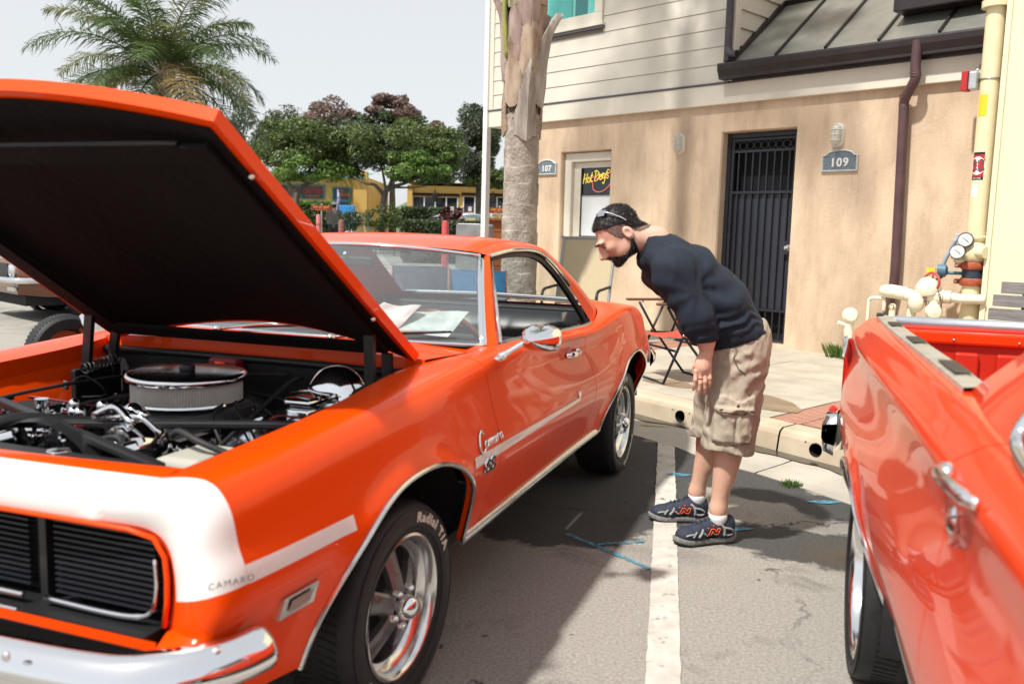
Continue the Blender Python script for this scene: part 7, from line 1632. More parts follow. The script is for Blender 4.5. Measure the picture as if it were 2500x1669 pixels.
def boot(a, z0, h, w, m, out=.05, splay=.06):
    """one peeled leaf base hugging the trunk at angle a: broad foot, narrowing to a torn tip that leans out"""
    r0 = .172; P = []; ph = a * 7 + z0 * 5
    for i in range(13):
        t = i / 12; ww = (w * (1 - t) ** .75 * (1 + .9 * t * (1 - t)) + .022 * (1 - t * .6)) * (1 + .07 * sin(t * 23 + ph)); r = r0 + out * (.35 + .65 * sin(pi * min(1, t * 1.1 + .12))) * (1 - .4 * t) + splay * t ** 3; row = []
        for u in np.linspace(-1, 1, 9):
            aa = a + u * ww / r; rr = r - .034 * abs(u) ** 2.2 + .016 * math.exp(-(u / .16) ** 2) + .004 * sin(u * 9 + ph) * (1 - t) + .003 * sin(t * 17 + u * 4 + ph); row.append((rr * cos(aa), rr * sin(aa), z0 + h * t + .04 * abs(u) * (1 - t) + .02 * sin(u * 5 + a)))
        P.append(row)
    Q = [[(x * .93, y * .93, z) for x, y, z in r] for r in P]
    b = MB().grid(P); b.grid(Q, flip=True); b.grid([[r[0] for r in P], [r[0] for r in Q]]); b.grid([[r[-1] for r in P], [r[-1] for r in Q]]); b.grid([P[0], Q[0]])
    o = b.build('leaf_base', m, palm, True, 60); rnd = np.random.default_rng(int(a * 100) % 997 + int(z0 * 50)); V, F = [], []      # torn fibres along both edges
    for r_ in P[:-1]:
        for e_ in (r_[0], r_[-1]):
            for q in range(7):
                p = np.array(e_) + rnd.normal(size=3) * .008; d = np.array([p[0], p[1], 0]) / (np.hypot(p[0], p[1]) + 1e-6) * rnd.uniform(0, .5) + rnd.normal(size=3) * .5 + np.array([0, 0, rnd.uniform(-.9, .6)]); d /= np.linalg.norm(d); L_ = rnd.uniform(.02, .075); s_ = np.cross(d, rnd.normal(size=3)); s_ /= np.linalg.norm(s_); k_ = len(V); V += [p - s_ * .0014, p + s_ * .0014, p + d * L_ + np.array([0, 0, -.012])]; F.append((k_, k_ + 1, k_ + 2))
    fast('fibre', V, F, FIBRE, o)['kind'] = 'stuff'
    return o
rb_ = random.Random(4); k = 0
for lvl in range(9):
    z0 = 2.18 + lvl * .255
    for j in range(3):
        a = lvl * 1.05 + j * 2 * pi / 3 + rb_.uniform(-.15, .15) - 1.3; boot(a, z0 + rb_.uniform(-.05, .05), rb_.uniform(.62, .95), rb_.uniform(.13, .17), BOOTS[(k * 7 + lvl) % 4 if lvl > 3 else (0, 3, 1)[k % 3]], .055 + .008 * lvl * .3, rb_.uniform(.02, .14) if k % 3 else .20); k += 1
def frond_mesh(length, droop, lean, width, n=54, seed=0, twist=0.0, leaf=.5):
    """feather leaf growing along +x from the origin and arching over; returns V, F"""
    rnd = np.random.default_rng(seed); V, F = [], []; t = np.linspace(0, 1, n); ang = lean - droop * t ** 1.4; dx, dz = np.cos(ang), np.sin(ang); ds = length / n
    X, Z = np.cumsum(dx) * ds, np.cumsum(dz) * ds
    for i in range(0, n - 1, 1):
        r = .022 * (1 - t[i]) + .004; o = len(V)
        V += [(X[i], -r, Z[i]), (X[i], r, Z[i]), (X[i + 1], r * .96, Z[i + 1]), (X[i + 1], -r * .96, Z[i + 1]), (X[i], 0, Z[i] - r * 1.4), (X[i + 1], 0, Z[i + 1] - r * 1.4)]; F += [(o, o + 1, o + 2, o + 3), (o, o + 4, o + 5, o + 3), (o + 1, o + 4, o + 5, o + 2)]
    for i in range(int(n * .12), n):
        L_ = leaf * width * (sin(pi * min(1, .12 + .88 * t[i])) ** .6) * rnd.uniform(.75, 1.12) + .05
        for s in (-1, 1):
            for rep in range(2):
                sp = rnd.uniform(.35, .75); up = rnd.uniform(-.25, .45); d = np.array([sp * dx[i] - up * dz[i] * .5, s * rnd.uniform(.55, .95), sp * dz[i] + up]); d /= np.linalg.norm(d); p0 = np.array([X[i] + rnd.uniform(-.4, .4) * ds, 0, Z[i]]); sag = rnd.uniform(.25, .75) * L_
                p1 = p0 + d * L_ * .5 + np.array([0, 0, -sag * .18]); p2 = p0 + d * L_ * .92 + np.array([0, 0, -sag * .75]); wv = np.array([dx[i], 0, dz[i]]) * rnd.uniform(.010, .017); o = len(V)
                V += [tuple(p0 - wv * .6), tuple(p0 + wv * .6), tuple(p1 + wv), tuple(p1 - wv), tuple(p2 + wv * .15), tuple(p2 - wv * .15)]; F += [(o, o + 1, o + 2, o + 3), (o + 3, o + 2, o + 4, o + 5)]
    return np.array(V), np.array(F)
PG = [leaf_mat('palm_green', (.045, .095, .025), (.12, .17, .05), .4, .3), leaf_mat('palm_olive', (.11, .14, .04), (.22, .22, .08), .45, .3), leaf_mat('palm_dry', (.30, .20, .06), (.22, .16, .08), .6, .2)]
def crown(parent, z, specs):
    for i, (az, length, lean, droop, m, width) in enumerate(specs):
        V, F = frond_mesh(length, droop, lean, width, seed=i + 40); o = fast('frond', V, F, m, parent); o.location = (.06 * cos(az), .06 * sin(az), z); o.rotation_euler = (0, 0, az)
crown(palm, 7.3, [(i * 2.39996, 2.5 + .4 * sin(i * 2.1), 1.15 - .06 * i, 1.5 + .04 * i, PG[i % 2], 1.15) for i in range(11)])
# a green leaf stalk bowing out on the left of the trunk
MB().tube(cr_spline([(-.165, -.12, 2.95), (-.205, -.13, 3.3), (-.215, -.13, 3.7), (-.26, -.14, 4.1), (-.40, -.2, 4.7)], 6), [.05] * 6 + [.042] * 8 + [.035] * 11, 10, flat=.6).build('leaf_stalk', mat('leaf_stalk', (.34, .33, .06), .5, col2=(.24, .27, .07), scale=5), palm, True)

# ------------------------------------------------------------------ far side of the lot
def at(xd, yd, depth):
    """a point 'depth' metres ahead along the ray through (xd, yd) of the photograph at 2349 px width"""
    x, y = xd * 1.0643, yd * 1.0643; d = _f + _r2 * ((x - 1250) / FPX) - _u2 * ((y - 834.5) / FPX); t = depth / d.y; return Vector((d.x * t, depth, CAMH + d.z * t))
def foot(xd, depth): p = at(xd, 500, depth); return (p.x, p.y, gz(p.x, p.y))
# --- big feather palm on the left
p0 = at(378, 170, 20); fp = empty('palm_tree', foot(378, 20), 0, 'tall feather palm with arching green fronds against the pale sky', 'palm'); hz_ = p0.z - fp.location.z
MB().grid(trunk_rings(-.1, hz_ + .1, .24, .19, step=.14, seed=9), cv=True).build('trunk', PBK, fp, True, 50)
sp = []
for i in range(40):
    az = i * 2.39996; ring = i / 40; lean = 1.30 - 1.55 * ring + .15 * sin(i * 1.7); sp.append((az, 2.75 + .35 * sin(i * 2.9), lean, 1.15 + .55 * ring, PG[0] if i % 7 not in (3, 5) else (PG[2] if i % 7 == 3 and ring > .6 else PG[1]), 1.25))
crown(fp, hz_, sp)
# --- broadleaf trees: trunk, limbs, crown of leaf clumps
def leaf_cloud(center, radii, n, size, seed, holes=.5, flat=0.0, clumps=26):
    r = np.random.default_rng(seed); cl = r.normal(size=(clumps, 3)); cl /= np.linalg.norm(cl, axis=1)[:, None]; cl *= (r.uniform(.25, 1, clumps) ** .45)[:, None]; cl[:, 2] = np.where(cl[:, 2] < -.55, cl[:, 2] * .5, cl[:, 2])
    cr = r.uniform(.20, .40, clumps); idx = r.integers(0, clumps, n); d = r.normal(size=(n, 3)); d /= np.linalg.norm(d, axis=1)[:, None]; P = cl[idx] + d * (cr[idx] * r.uniform(.35, 1, n) ** .5)[:, None] + r.normal(size=(n, 3)) * .02
    P = np.array(center) + P * np.array(radii); nrm = d + r.normal(size=(n, 3)) * .7 + np.array([0, 0, .35]); nrm /= np.linalg.norm(nrm, axis=1)[:, None]; t = np.cross(nrm, r.normal(size=(n, 3))); t /= np.linalg.norm(t, axis=1)[:, None]; b = np.cross(nrm, t); s = size * r.uniform(.6, 1.3, n)[:, None]
    V = np.stack([P - t * s * 1.0, P - b * s * .42 + nrm * s * .08, P + t * s * 1.0, P + b * s * .42 + nrm * s * .08], 1).reshape(-1, 3); F = np.arange(4 * n).reshape(n, 4); return V, F
LG = {'dark': leaf_mat('leaf_dark', (.030, .055, .018), (.085, .115, .040)), 'mid': leaf_mat('leaf_mid', (.050, .090, .018), (.13, .175, .045)), 'lime': leaf_mat('leaf_lime', (.075, .155, .022), (.16, .26, .05)), 'grey': leaf_mat('leaf_grey', (.050, .070, .044), (.115, .135, .085)), 'rust': leaf_mat('leaf_rust', (.13, .078, .066), (.24, .155, .13)), 'red': leaf_mat('leaf_wine', (.035, .006, .010), (.10, .018, .028))}
BARK = mat('tree_bark', (.085, .070, .058), .9, col2=(.16, .135, .115), scale=9, bump=.7, bscale=30, bdist=.02, stretch=(1, 1, .4))
def tree(xd, base_d, label, parts, trunk, name='broadleaf_tree', group=None):
    f = foot(xd, base_d); e = empty(name, f, 0, label, 'tree', group); o = Vector(f)
    for i, (pts, r0, r1) in enumerate(trunk):
        P = [at(*p) - o for p in pts]; Q = cr_spline([tuple(p) for p in P], 6); n = len(Q); MB().tube(Q, [r0 + (r1 - r0) * j / (n - 1) for j in range(n)], 8).build('trunk' if i == 0 else 'limb', BARK, e, True)
    for i, (x, y, dp, rx, ry, rz, n, sz, m) in enumerate(parts):
        c = at(x, y, dp) - o; V, F = leaf_cloud(c, (rx, ry, rz), n, sz, 100 + int(x) + i); fast('crown' if i == 0 else 'crown_bough', V, F, LG[m], e)
    return e
tree(690, 30, 'low spreading green tree before the teal trimmed shop front', [(715, 345, 30, 1.65, 1.5, 1.05, 15000, .066, 'mid'), (700, 385, 29.4, 1.3, 1.2, .62, 6500, .060, 'lime'), (640, 335, 30.5, 1.0, 1.1, .85, 5000, .064, 'mid'), (800, 325, 31, .9, 1.0, .8, 4500, .064, 'grey'), (775, 365, 30, .95, 1.0, .8, 6500, .062, 'mid')],
     [([(688, 560, 30), (682, 500, 30), (680, 455, 30), (700, 425, 30), (735, 410, 30)], .15, .06), ([(680, 455, 30), (662, 420, 30), (655, 370, 30)], .09, .03), ([(700, 425, 30), (712, 380, 29.8), (705, 330, 30)], .07, .02), ([(735, 410, 30), (775, 395, 30), (800, 350, 30)], .06, .02)])
tree(880, 29, 'gnarled green tree with bare limbs standing in the gap between the shops', [(930, 340, 29, 1.55, 1.5, .95, 14000, .064, 'mid'), (975, 385, 28.6, 1.15, 1.1, .62, 8000, .060, 'lime'), (845, 325, 30, .9, 1.0, .8, 4500, .062, 'mid'), (1000, 345, 29.5, 1.0, 1.0, .75, 4500, .062, 'mid'), (865, 355, 29.2, .75, .9, .75, 3500, .055, 'grey'), (1010, 395, 29, .65, .8, .5, 3600, .06, 'mid')],
     [([(872, 560, 29), (877, 500, 29), (880, 465, 29), (885, 440, 29), (900, 425, 29)], .14, .07), ([(882, 450, 29), (860, 425, 29), (835, 420, 29), (812, 405, 29)], .07, .02), ([(900, 428, 29), (930, 420, 29), (965, 405, 29), (1000, 380, 29)], .06, .02), ([(890, 435, 29), (905, 390, 29), (900, 340, 29)], .06, .02), ([(886, 440, 29), (875, 380, 29), (862, 330, 29)], .05, .015), ([(900, 430, 29), (950, 430, 29), (985, 425, 29)], .04, .012)])
tree(575, 37, 'grey green bushy tree half hidden by the raised hood', [(585, 315, 37, 1.75, 1.6, 1.25, 11000, .08, 'grey'), (660, 300, 37, 1.0, 1.2, .9, 3000, .07, 'dark')], [([(590, 540, 37), (590, 440, 37), (585, 340, 37)], .16, .05)])
tree(785, 44, 'rust tinted tree behind the shop, broader of the pair', [(770, 290, 44, 1.9, 1.5, 1.1, 9500, .095, 'rust'), (810, 300, 43.5, 1.3, 1.2, .9, 7000, .09, 'dark'), (745, 330, 44, 1.6, 1.2, .8, 7000, .09, 'dark')], [([(785, 540, 44), (785, 430, 44), (785, 300, 44)], .2, .06)])
tree(900, 44, 'rust topped rounded tree standing tallest above the gap', [(900, 258, 44, 1.35, 1.3, .75, 7500, .095, 'rust'), (905, 295, 43.6, 1.5, 1.3, .8, 7500, .095, 'dark')], [([(900, 540, 44), (900, 420, 44), (902, 270, 44)], .2, .06)])
tree(1000, 44, 'small rust coloured tree crown peeping over the green tree', [(1000, 305, 44, .75, .8, .6, 4000, .09, 'rust'), (985, 330, 44, 1.0, .8, .6, 4500, .09, 'dark')], [([(1000, 540, 44), (1000, 420, 44), (1000, 310, 44)], .16, .05)])
tree(1095, 33, 'dense dark tree beside the white corner post of the building', [(1085, 345, 33, 1.0, 1.2, 1.45, 11000, .070, 'grey'), (1110, 300, 33, .7, 1.0, 1.0, 6000, .07, 'dark'), (1120, 410, 33, .9, 1.0, .6, 5500, .065, 'mid')], [([(1100, 540, 33), (1098, 440, 33), (1095, 340, 33)], .16, .05)])
def shrub(name, label, x, y, dp, rx, ry, rz, n, sz, m, cat='shrub'):
    f = foot(x, dp); e = empty(name, f, 0, label, cat); c = at(x, y, dp) - Vector(f); V, F = leaf_cloud(c, (rx, ry, rz), n, sz, int(x * 3 + y), clumps=40); fast('foliage', V, F, LG[m], e)
    MB().tube([(0, 0, -.05), (c.x, c.y, c.z)], [.04, .015], 6).build('stem', BARK, e); return e
def hedge(label, x0, x1, y0, dp, depth, m, n):
    a, b = at(x0, y0, dp), at(x1, y0, dp); g = gz(a.x, dp); e = empty('hedge', ((a.x + b.x) / 2, dp, g), 0, label, 'hedge'); w, h = (b.x - a.x) / 2, a.z - g; r = np.random.default_rng(int(x0))
    P = r.uniform(-1, 1, (n, 3)); k = r.integers(0, 3, n); P[np.arange(n), k] = np.sign(P[np.arange(n), k]) * r.uniform(.86, 1.03, n); P = P * np.array([w, depth, h / 2]) + np.array([0, 0, h / 2]); nr_ = r.normal(size=(n, 3)); nr_ /= np.linalg.norm(nr_, axis=1)[:, None]; t = np.cross(nr_, r.normal(size=(n, 3))); t /= np.linalg.norm(t, axis=1)[:, None]; bb = np.cross(nr_, t); s = .045 * r.uniform(.6, 1.4, n)[:, None]
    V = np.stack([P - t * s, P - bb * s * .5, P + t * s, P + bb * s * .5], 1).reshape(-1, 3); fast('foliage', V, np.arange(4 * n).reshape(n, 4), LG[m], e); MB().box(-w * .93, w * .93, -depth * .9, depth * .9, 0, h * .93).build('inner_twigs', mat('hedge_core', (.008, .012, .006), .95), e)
hedge('clipped dark hedge in front of the white framed windows', 925, 1022, 476, 27, .5, 'dark', 9000)
hedge('lower strip of hedge running behind the red bollard', 930, 1125, 505, 24, .45, 'dark', 9000)
hedge('clipped bright topped hedge beneath the teal shop window', 668, 762, 462, 33, .5, 'lime', 6500)
shrub('leafy_shrub', 'small leafy shrub beside the seated notice frame post', 803, 508, 28, .38, .35, .38, 1100, .05, 'dark')
shrub('leafy_shrub', 'small leafy shrub at the foot of the gnarled tree', 862, 505, 28.5, .40, .35, .40, 1000, .05, 'mid')
shrub('leafy_shrub', 'thin shrub growing right of the gnarled trunk', 905, 500, 28.5, .32, .3, .42, 900, .05, 'mid')
shrub('cordyline', 'wine red leafed plant beside the clipped hedge', 1040, 502, 24.5, .36, .35, .34, 420, .10, 'red', 'plant')
# --- shops
YEL = mat('yellow_render', (.66, .46, .14), .85, var=.08, scale=1.5, bump=.1, bscale=30); YELD = mat('ochre_render', (.52, .33, .09), .85, var=.08, scale=1.5); TEAL = mat('teal_trim', (.05, .26, .30), .6, var=.1, scale=4); TROOF = mat('turquoise_roof', (.04, .27, .29), .5, var=.15, scale=6); WINB = mat('dark_window', (.012, .016, .026), .06, spec=.6); WFR = mat('white_frame', (.72, .72, .70), .5); BRN = mat('brown_scallop', (.22, .085, .045), .7, var=.2, scale=10)
D1 = 39.0
def px_box(mb, x0, x1, y0, y1, dp, d0, d1):
    a, b = at(x0, y0, dp), at(x1, y1, dp); return mb.box(a.x, b.x, dp + d0, dp + d1, b.z, a.z)
shop = empty('shop_building', (0, 0, 0), 0, 'yellow shop with turquoise roof and teal framed windows behind the hedge', 'building')
b = MB(); px_box(b, 560, 838, 398, 545, D1, 0, 7); b.build('wall', YEL, shop)
b = MB(); px_box(b, 816, 845, 395, 545, D1, -.5, 0); b.build('pier', YELD, shop)
a0, a1 = at(540, 400, D1), at(842, 400, D1)
for i in range(24):
    x0 = a0.x + (a1.x - a0.x) * i / 24; x1 = a0.x + (a1.x - a0.x) * (i + 1) / 24 - .02
    MB().add([(x0, D1 - .7, a0.z), (x1, D1 - .7, a0.z), (x1, D1 + 2.5, a0.z + .35), (x0, D1 + 2.5, a0.z + .35), (x0, D1 - .7, a0.z - .06), (x1, D1 - .7, a0.z - .06)], [(0, 1, 2, 3), (4, 5, 1, 0)]).build('roof_sheet', TROOF, shop)
def shop_window(par, x0, x1, y0, y1, fm, panes=1, t=3.0, dp=D1):
    w = empty('window'); w.parent = par; b = MB(); px_box(b, x0, x1, y0, y1, dp, -.02, -.01); b.build('pane', WINB, w)
    b = MB(); px_box(b, x0 - t, x1 + t, y0 - t, y0, dp, -.08, .0); px_box(b, x0 - t, x1 + t, y1, y1 + t, dp, -.08, .0); px_box(b, x0 - t, x0, y0, y1, dp, -.08, 0); px_box(b, x1, x1 + t, y0, y1, dp, -.08, 0); b.build('frame', fm, w)
    for i in range(1, panes): x = x0 + (x1 - x0) * i / panes; b = MB(); px_box(b, x - 1, x + 1, y0, y1, dp, -.06, -.021); b.build('mullion', fm, w)
    return w
shop_window(shop, 636, 688, 425, 452, TEAL); shop_window(shop, 694, 742, 426, 455, TEAL); shop_window(shop, 766, 802, 432, 458, TEAL); shop_window(shop, 768, 800, 463, 512, TEAL)
def words(par, nm, txt, x, y, size_px, m, dp, d=-.10):
    p = at(x, y, dp); return text_obj(nm, txt, size_px * 1.0643 * dp / FPX, axes((p.x, dp + d, p.z), (1, 0, 0), (0, 0, 1)), m, par, extrude=.004)
SRED = mat('sign_red', (.55, .06, .05), .6); SORG = mat('sign_orange', (.75, .25, .03), .6)
words(shop, 'window_lettering', 'LIVE CRABS', 718, 431, 7, SRED, D1); words(shop, 'window_lettering', 'LOBSTERS', 718, 440, 12, SRED, D1); words(shop, 'window_lettering', 'TAKE HOME', 718, 450, 6, SORG, D1); words(shop, 'window_lettering', "N'6'", 672, 436, 12, SORG, D1); words(shop, 'window_lettering', 'CRAB', 790, 447, 11, SORG, D1); words(shop, 'window_lettering', 'KING', 785, 438, 6, SORG, D1)
caf = empty('shop_building', (0, 0, 0), 0, 'yellow cafe with white framed windows under brown scalloped trim', 'building')
b = MB(); px_box(b, 941, 1200, 425, 545, D1, 0, 7); b.build('wall', YEL, caf); b = MB(); px_box(b, 936, 946, 425, 545, D1, -.25, 0); b.build('corner_pilaster', YELD, caf); b = MB(); px_box(b, 930, 1210, 418, 425, D1, -.4, 7.2); b.build('parapet', YELD, caf)
for x0, x1 in ((948, 1049), (1064, 1165)):
    shop_window(caf, x0, x1, 452, 489, WFR, 4, 1.6)
    a, c = at(x0 - 4, 446, D1), at(x1 + 4, 446, D1); n = 26
    for i in range(n): x = a.x + (c.x - a.x) * (i + .5) / n; MB().lathe([(.075, 0), (.075, .10), (0, .10)], (x, D1 - .10, a.z), (0, 1, 0), 12).build('scallop_tile', BRN, caf, True, 40)
    b = MB(); px_box(b, x0 - 5, x1 + 5, 446, 450, D1, -.12, 0); b.build('scallop_band', BRN, caf)
for x, m in ((1037, (.55, .42, .30)), (1078, (.50, .25, .25)), (1096, (.45, .45, .30))):
    b = MB(); px_box(b, x - 4, x + 4, 474, 485, D1, -.05, -.03); b.build('window_poster', mat('poster_%d' % x, m, .7, col2=(.7, .68, .62), scale=9), caf)
def lantern(x, y): 
    e = empty('wall_lantern', tuple(at(x, y, D1 - .2)), 0, 'black iron lantern between the cafe windows' if x < 1050 else 'black iron lantern on the cafe wall beside the white post', 'lantern'); MB().lathe([(0, .18), (.14, .1), (.10, -.12), (.03, -.2), (0, -.2)], (0, 0, 0), (0, 0, 1), 6).build('cage', BLACK, e); MB().tube([(0, 0, .15), (0, .1, .3), (0, .2, .15)], .02, 6).build('bracket', BLACK, e)
lantern(997, 452); lantern(1131, 456)
# --- small street things
def bollard(x, ytop, dp, r, label, col):
    f = foot(x, dp); h = at(x, ytop, dp).z - f[2]; e = empty('bollard', f, 0, label, 'bollard', 'steel bollards along the lot edge'); MB().lathe([(r, 0), (r, h - r * .7), (r * .8, h - r * .25), (r * .4, h - .02), (0, h)], (0, 0, 0), (0, 0, 1), 18).build('post', mat('bollard_%d' % x, col, .55, var=.15, scale=5), e, True, 50); MB().lathe([(r * 1.02, h * .72), (r * 1.02, h * .78)], (0, 0, 0), (0, 0, 1), 18).build('band', mat('bollard_band', (.45, .10, .10), .5), e); MB().box(-r * 1.4, r * 1.4, -r * 1.4, r * 1.4, 0, .03).build('base_plate', BLACK, e)
bollard(731, 491, 27, .075, 'pink red bollard under the pay at exit board', (.55, .16, .17)); bollard(783, 503, 25, .08, 'brown bollard beside the man in the white cap', (.22, .085, .07)); bollard(1022, 505, 18.5, .075, 'bright red round topped bollard beside the steel box', (.50, .06, .06))
PAYB = mat('pay_board', (.17, .022, .014), .6, var=.1, scale=6); PAYT = mat('pay_lettering', (.80, .30, .04), .5)
def pay(x, y, dp, w, label):
    p = at(x, y, dp); f = foot(x, dp); e = empty('pay_sign', (p.x, dp, f[2]), 0, label, 'sign'); h = p.z - f[2]; hh = w * .27
    MB().box(-w / 2, w / 2, 0, .03, h - hh / 2, h + hh / 2).build('board', PAYB, e, bevel=.006); MB().cyl((0, .05, 0), (0, .05, h + hh / 2 + .05), .025, n=10).build('post', CHROMED, e)
    text_obj('board_lettering', 'PAY AT EXIT', w * .135, axes((0, -.003, h + hh * .12), (1, 0, 0), (0, 0, 1)), PAYT, e, weight=.002); text_obj('board_lettering', 'PLEASE HAVE CASH', w * .062, axes((0, -.003, h - hh * .28), (1, 0, 0), (0, 0, 1)), PAYT, e)
pay(737, 477, 28, .66, 'dark red pay at exit board on a steel post before the shop'); pay(1146, 483, 26, .62, 'dark red pay at exit board half hidden behind the palm trunk')
# steel cabinet
f = foot(1083, 14.5); cab = empty('steel_cabinet', f, radians(-12), 'brushed steel round shouldered cabinet behind the car roof', 'cabinet'); h = at(1083, 513, 14.5).z - f[2]; w = .27
q = [(-w, 0), (w, 0)] + [(w - .05 + .05 * cos(a), h - .05 + .05 * sin(a)) for a in np.linspace(0, pi / 2, 6)] + [(-w + .05 + .05 * cos(a), h - .05 + .05 * sin(a)) for a in np.linspace(pi / 2, pi, 6)]
MB().prism(q, lambda a, b, d: (a, d, b), 0, .42).build('shell', mat('dull_steel', (.34, .34, .35), .38, .8, var=.15, scale=6), cab, bevel=.008); MB().ball((.07, -.004, h - .13), .012, 8, 6).build('lock', BLACK, cab); MB().box(-w + .02, w - .02, -.012, -.004, .1, h - .07).build('door', mat('dull_steel', (.34, .34, .35)), cab)
# timber planter behind the palm
f = foot(1150, 15.5); pl = empty('timber_planter', f, 0, 'orange brown timber planter box behind the palm trunk', 'planter'); OW = mat('orange_timber', (.36, .11, .025), .6, col2=(.25, .07, .02), scale=5, stretch=(1, 8, 8)); h = at(1150, 506, 15.5).z - f[2]
for i in range(5): MB().box(-.28, .42, 0, .03, h - .2 * (i + 1) + .01, h - .2 * i).build('plank', OW, pl)
MB().box(-.33, .47, -.06, .4, h, h + .04).build('cap_board', OW, pl); MB().box(-.26, .40, .03, .38, 0, h - .02).build('soil_box', mat('dark_red_box', (.09, .015, .012), .7), pl)
# notice frame of rough timber
f = foot(848, 30); nf = empty('notice_frame', f, 0, 'pale timber frame holding posters by the gnarled tree', 'notice board'); o = Vector(f); TW = mat('pale_timber', (.55, .42, .27), .8, var=.15, scale=5)
def nb(x0, x1, y0, y1, d0, d1, nm, m): a, c = at(x0, y0, 30) - o, at(x1, y1, 30) - o; return MB().box(a.x, c.x, d0, d1, c.z, a.z).build(nm, m, nf)
nb(824, 832, 487, 560, -.05, .06, 'post', TW); nb(916, 924, 487, 560, -.05, .06, 'post', TW); nb(832, 916, 489, 492, -.02, .03, 'rail', TW); nb(832, 916, 510, 513, -.02, .03, 'rail', TW)
for x, c2 in ((838, (.10, .11, .16)), (903, (.06, .16, .40))): nb(x, x + 15, 493, 509, -.03, -.02, 'poster', mat('fence_poster_%d' % x, (.62, .62, .62), .6, col2=c2, scale=5)); 
nb(838, 852, 515, 528, -.03, -.02, 'poster', mat('fence_poster_b', (.6, .6, .6), .6, col2=(.2, .2, .2), scale=6))
# vending box, handrail, pole
f = foot(795, 36.5); vb = empty('newspaper_box', f, 0, 'bright blue vending box standing before the shop door', 'vending box'); t = at(795, 471, 36.5).z - f[2]; MB().box(-.30, .30, 0, .4, .0, t).build('case', mat('vending_blue', (.03, .26, .62), .45), vb, bevel=.02); MB().box(-.08, .26, -.01, -.002, .30, t * .52).build('door_panel', mat('vending_white', (.6, .6, .64), .5), vb); MB().box(.06, .16, -.012, -.003, t * .66, t * .85).build('slot', BLACK, vb)
f = foot(822, 33); hr = empty('handrail', f, 0, 'pale blue steel handrail curving past the vending box', 'railing'); o = Vector(f); RL = mat('rail_blue', (.30, .42, .50), .4, .4); 
MB().tube(cr_spline([tuple(at(x, y, 33) - o) for x, y in ((796, 496), (808, 494), (825, 494), (840, 497))], 5), .022, 8).build('rail', RL, hr, True)
for x in (799, 815, 833): MB().tube([tuple(at(x, 495, 33) - o), tuple(at(x, 540, 33) - o)], .018, 8).build('post', RL, hr)
f = foot(775, 35); po = empty('flag_pole', f, 0, 'thin pale pole with a furled blue and white pennant', 'pole'); h = at(775, 433, 35).z - f[2]; MB().cyl((0, 0, 0), (0, 0, h), .028, .02, 8).build('shaft', CHROMED, po); MB().tube([(0, -.02, h - .05), (.05, -.03, h - .4), (-.03, -.03, h - .8), (.02, -.03, h - 1.0)], [.03, .07, .06, .02], 8).build('pennant', mat('pennant', (.03, .04, .28), .7, col2=(.5, .5, .6), scale=12), po, True)
# --- man in a white cap, back turned
f = foot(767, 31); PO = Vector(f); pc = at(765, 470, 31) - PO; H = pc.z + .11
p2 = empty('person', f, 0, 'person in grey shirt and white cap seen from behind near the shop', 'person')
def pf(P):
    d = sd_ell(P, (0, 0, H - .115), (.075, .095, .115)); d = smin(d, sd_cap(P, (0, 0, H - .22), (0, 0, H - .30), .055, .06), .03); d = smin(d, cape(P * np.array([.62, 1, 1]), (0, 0, H - .42), (0, 0, H - .80), .115, .105, 1.0), .06)
    for s in (-1, 1): d = smin(d, limb(P, [np.array([s * .19, 0, H - .36]), np.array([s * .27, .02, H - .62]), np.array([s * .20, .16, H - .80])], [.055, .042, .035]), .04); d = smin(d, limb(P, [np.array([s * .09, 0, H - .85]), np.array([s * .10, 0, .5]), np.array([s * .10, .02, .05])], [.09, .065, .045]), .05)
    return d
sdf_obj('body', pf, (-.38, -.2, 0), (.38, .3, H + .02), .022, SKIN, p2)
def ps_(P): 
    d = cape(P * np.array([.62, 1, 1]), (0, 0, H - .42), (0, 0, H - .84), .128, .120, 1.0)
    for s in (-1, 1): d = smin(d, limb(P, [np.array([s * .19, 0, H - .36]), np.array([s * .27, .02, H - .62])], [.075, .062]), .05)
    return smax(d, P[:, 2] - (H - .255), .02) + .006 * vnoise(P, 25, 2)
sdf_obj('shirt', ps_, (-.42, -.22, H - 1.0), (.42, .25, H - .2), .02, mat('grey_shirt', (.20, .19, .18), .85, var=.1, scale=8), p2)
sdf_obj('trousers', lambda P: np.minimum(*[limb(P, [np.array([s * .085, 0, H - .82]), np.array([s * .10, 0, .5]), np.array([s * .10, .0, .06])], [.125, .085, .075]) for s in (-1, 1)]), (-.3, -.2, 0), (.3, .2, H - .6), .025, mat('dark_trousers', (.04, .045, .06), .85), p2)
sdf_obj('cap', lambda P: smin(smax(sd_ell(P, (0, 0, H - .09), (.092, .112, .10)), (H - .10) - P[:, 2], .01), sd_ell(P, (0, .13, H - .09), (.075, .075, .012)), .02), (-.15, -.15, H - .15), (.15, .25, H + .05), .012, mat('white_cap', (.80, .80, .80), .7), p2)
sdf_obj('hair', lambda P: smax(sd_ell(P, (0, -.01, H - .12), (.082, .10, .11)), P[:, 2] - (H - .09), .01) + np.where(P[:, 1] > .03, .05, 0), (-.15, -.15, H - .28), (.15, .15, H), .012, HAIR, p2)
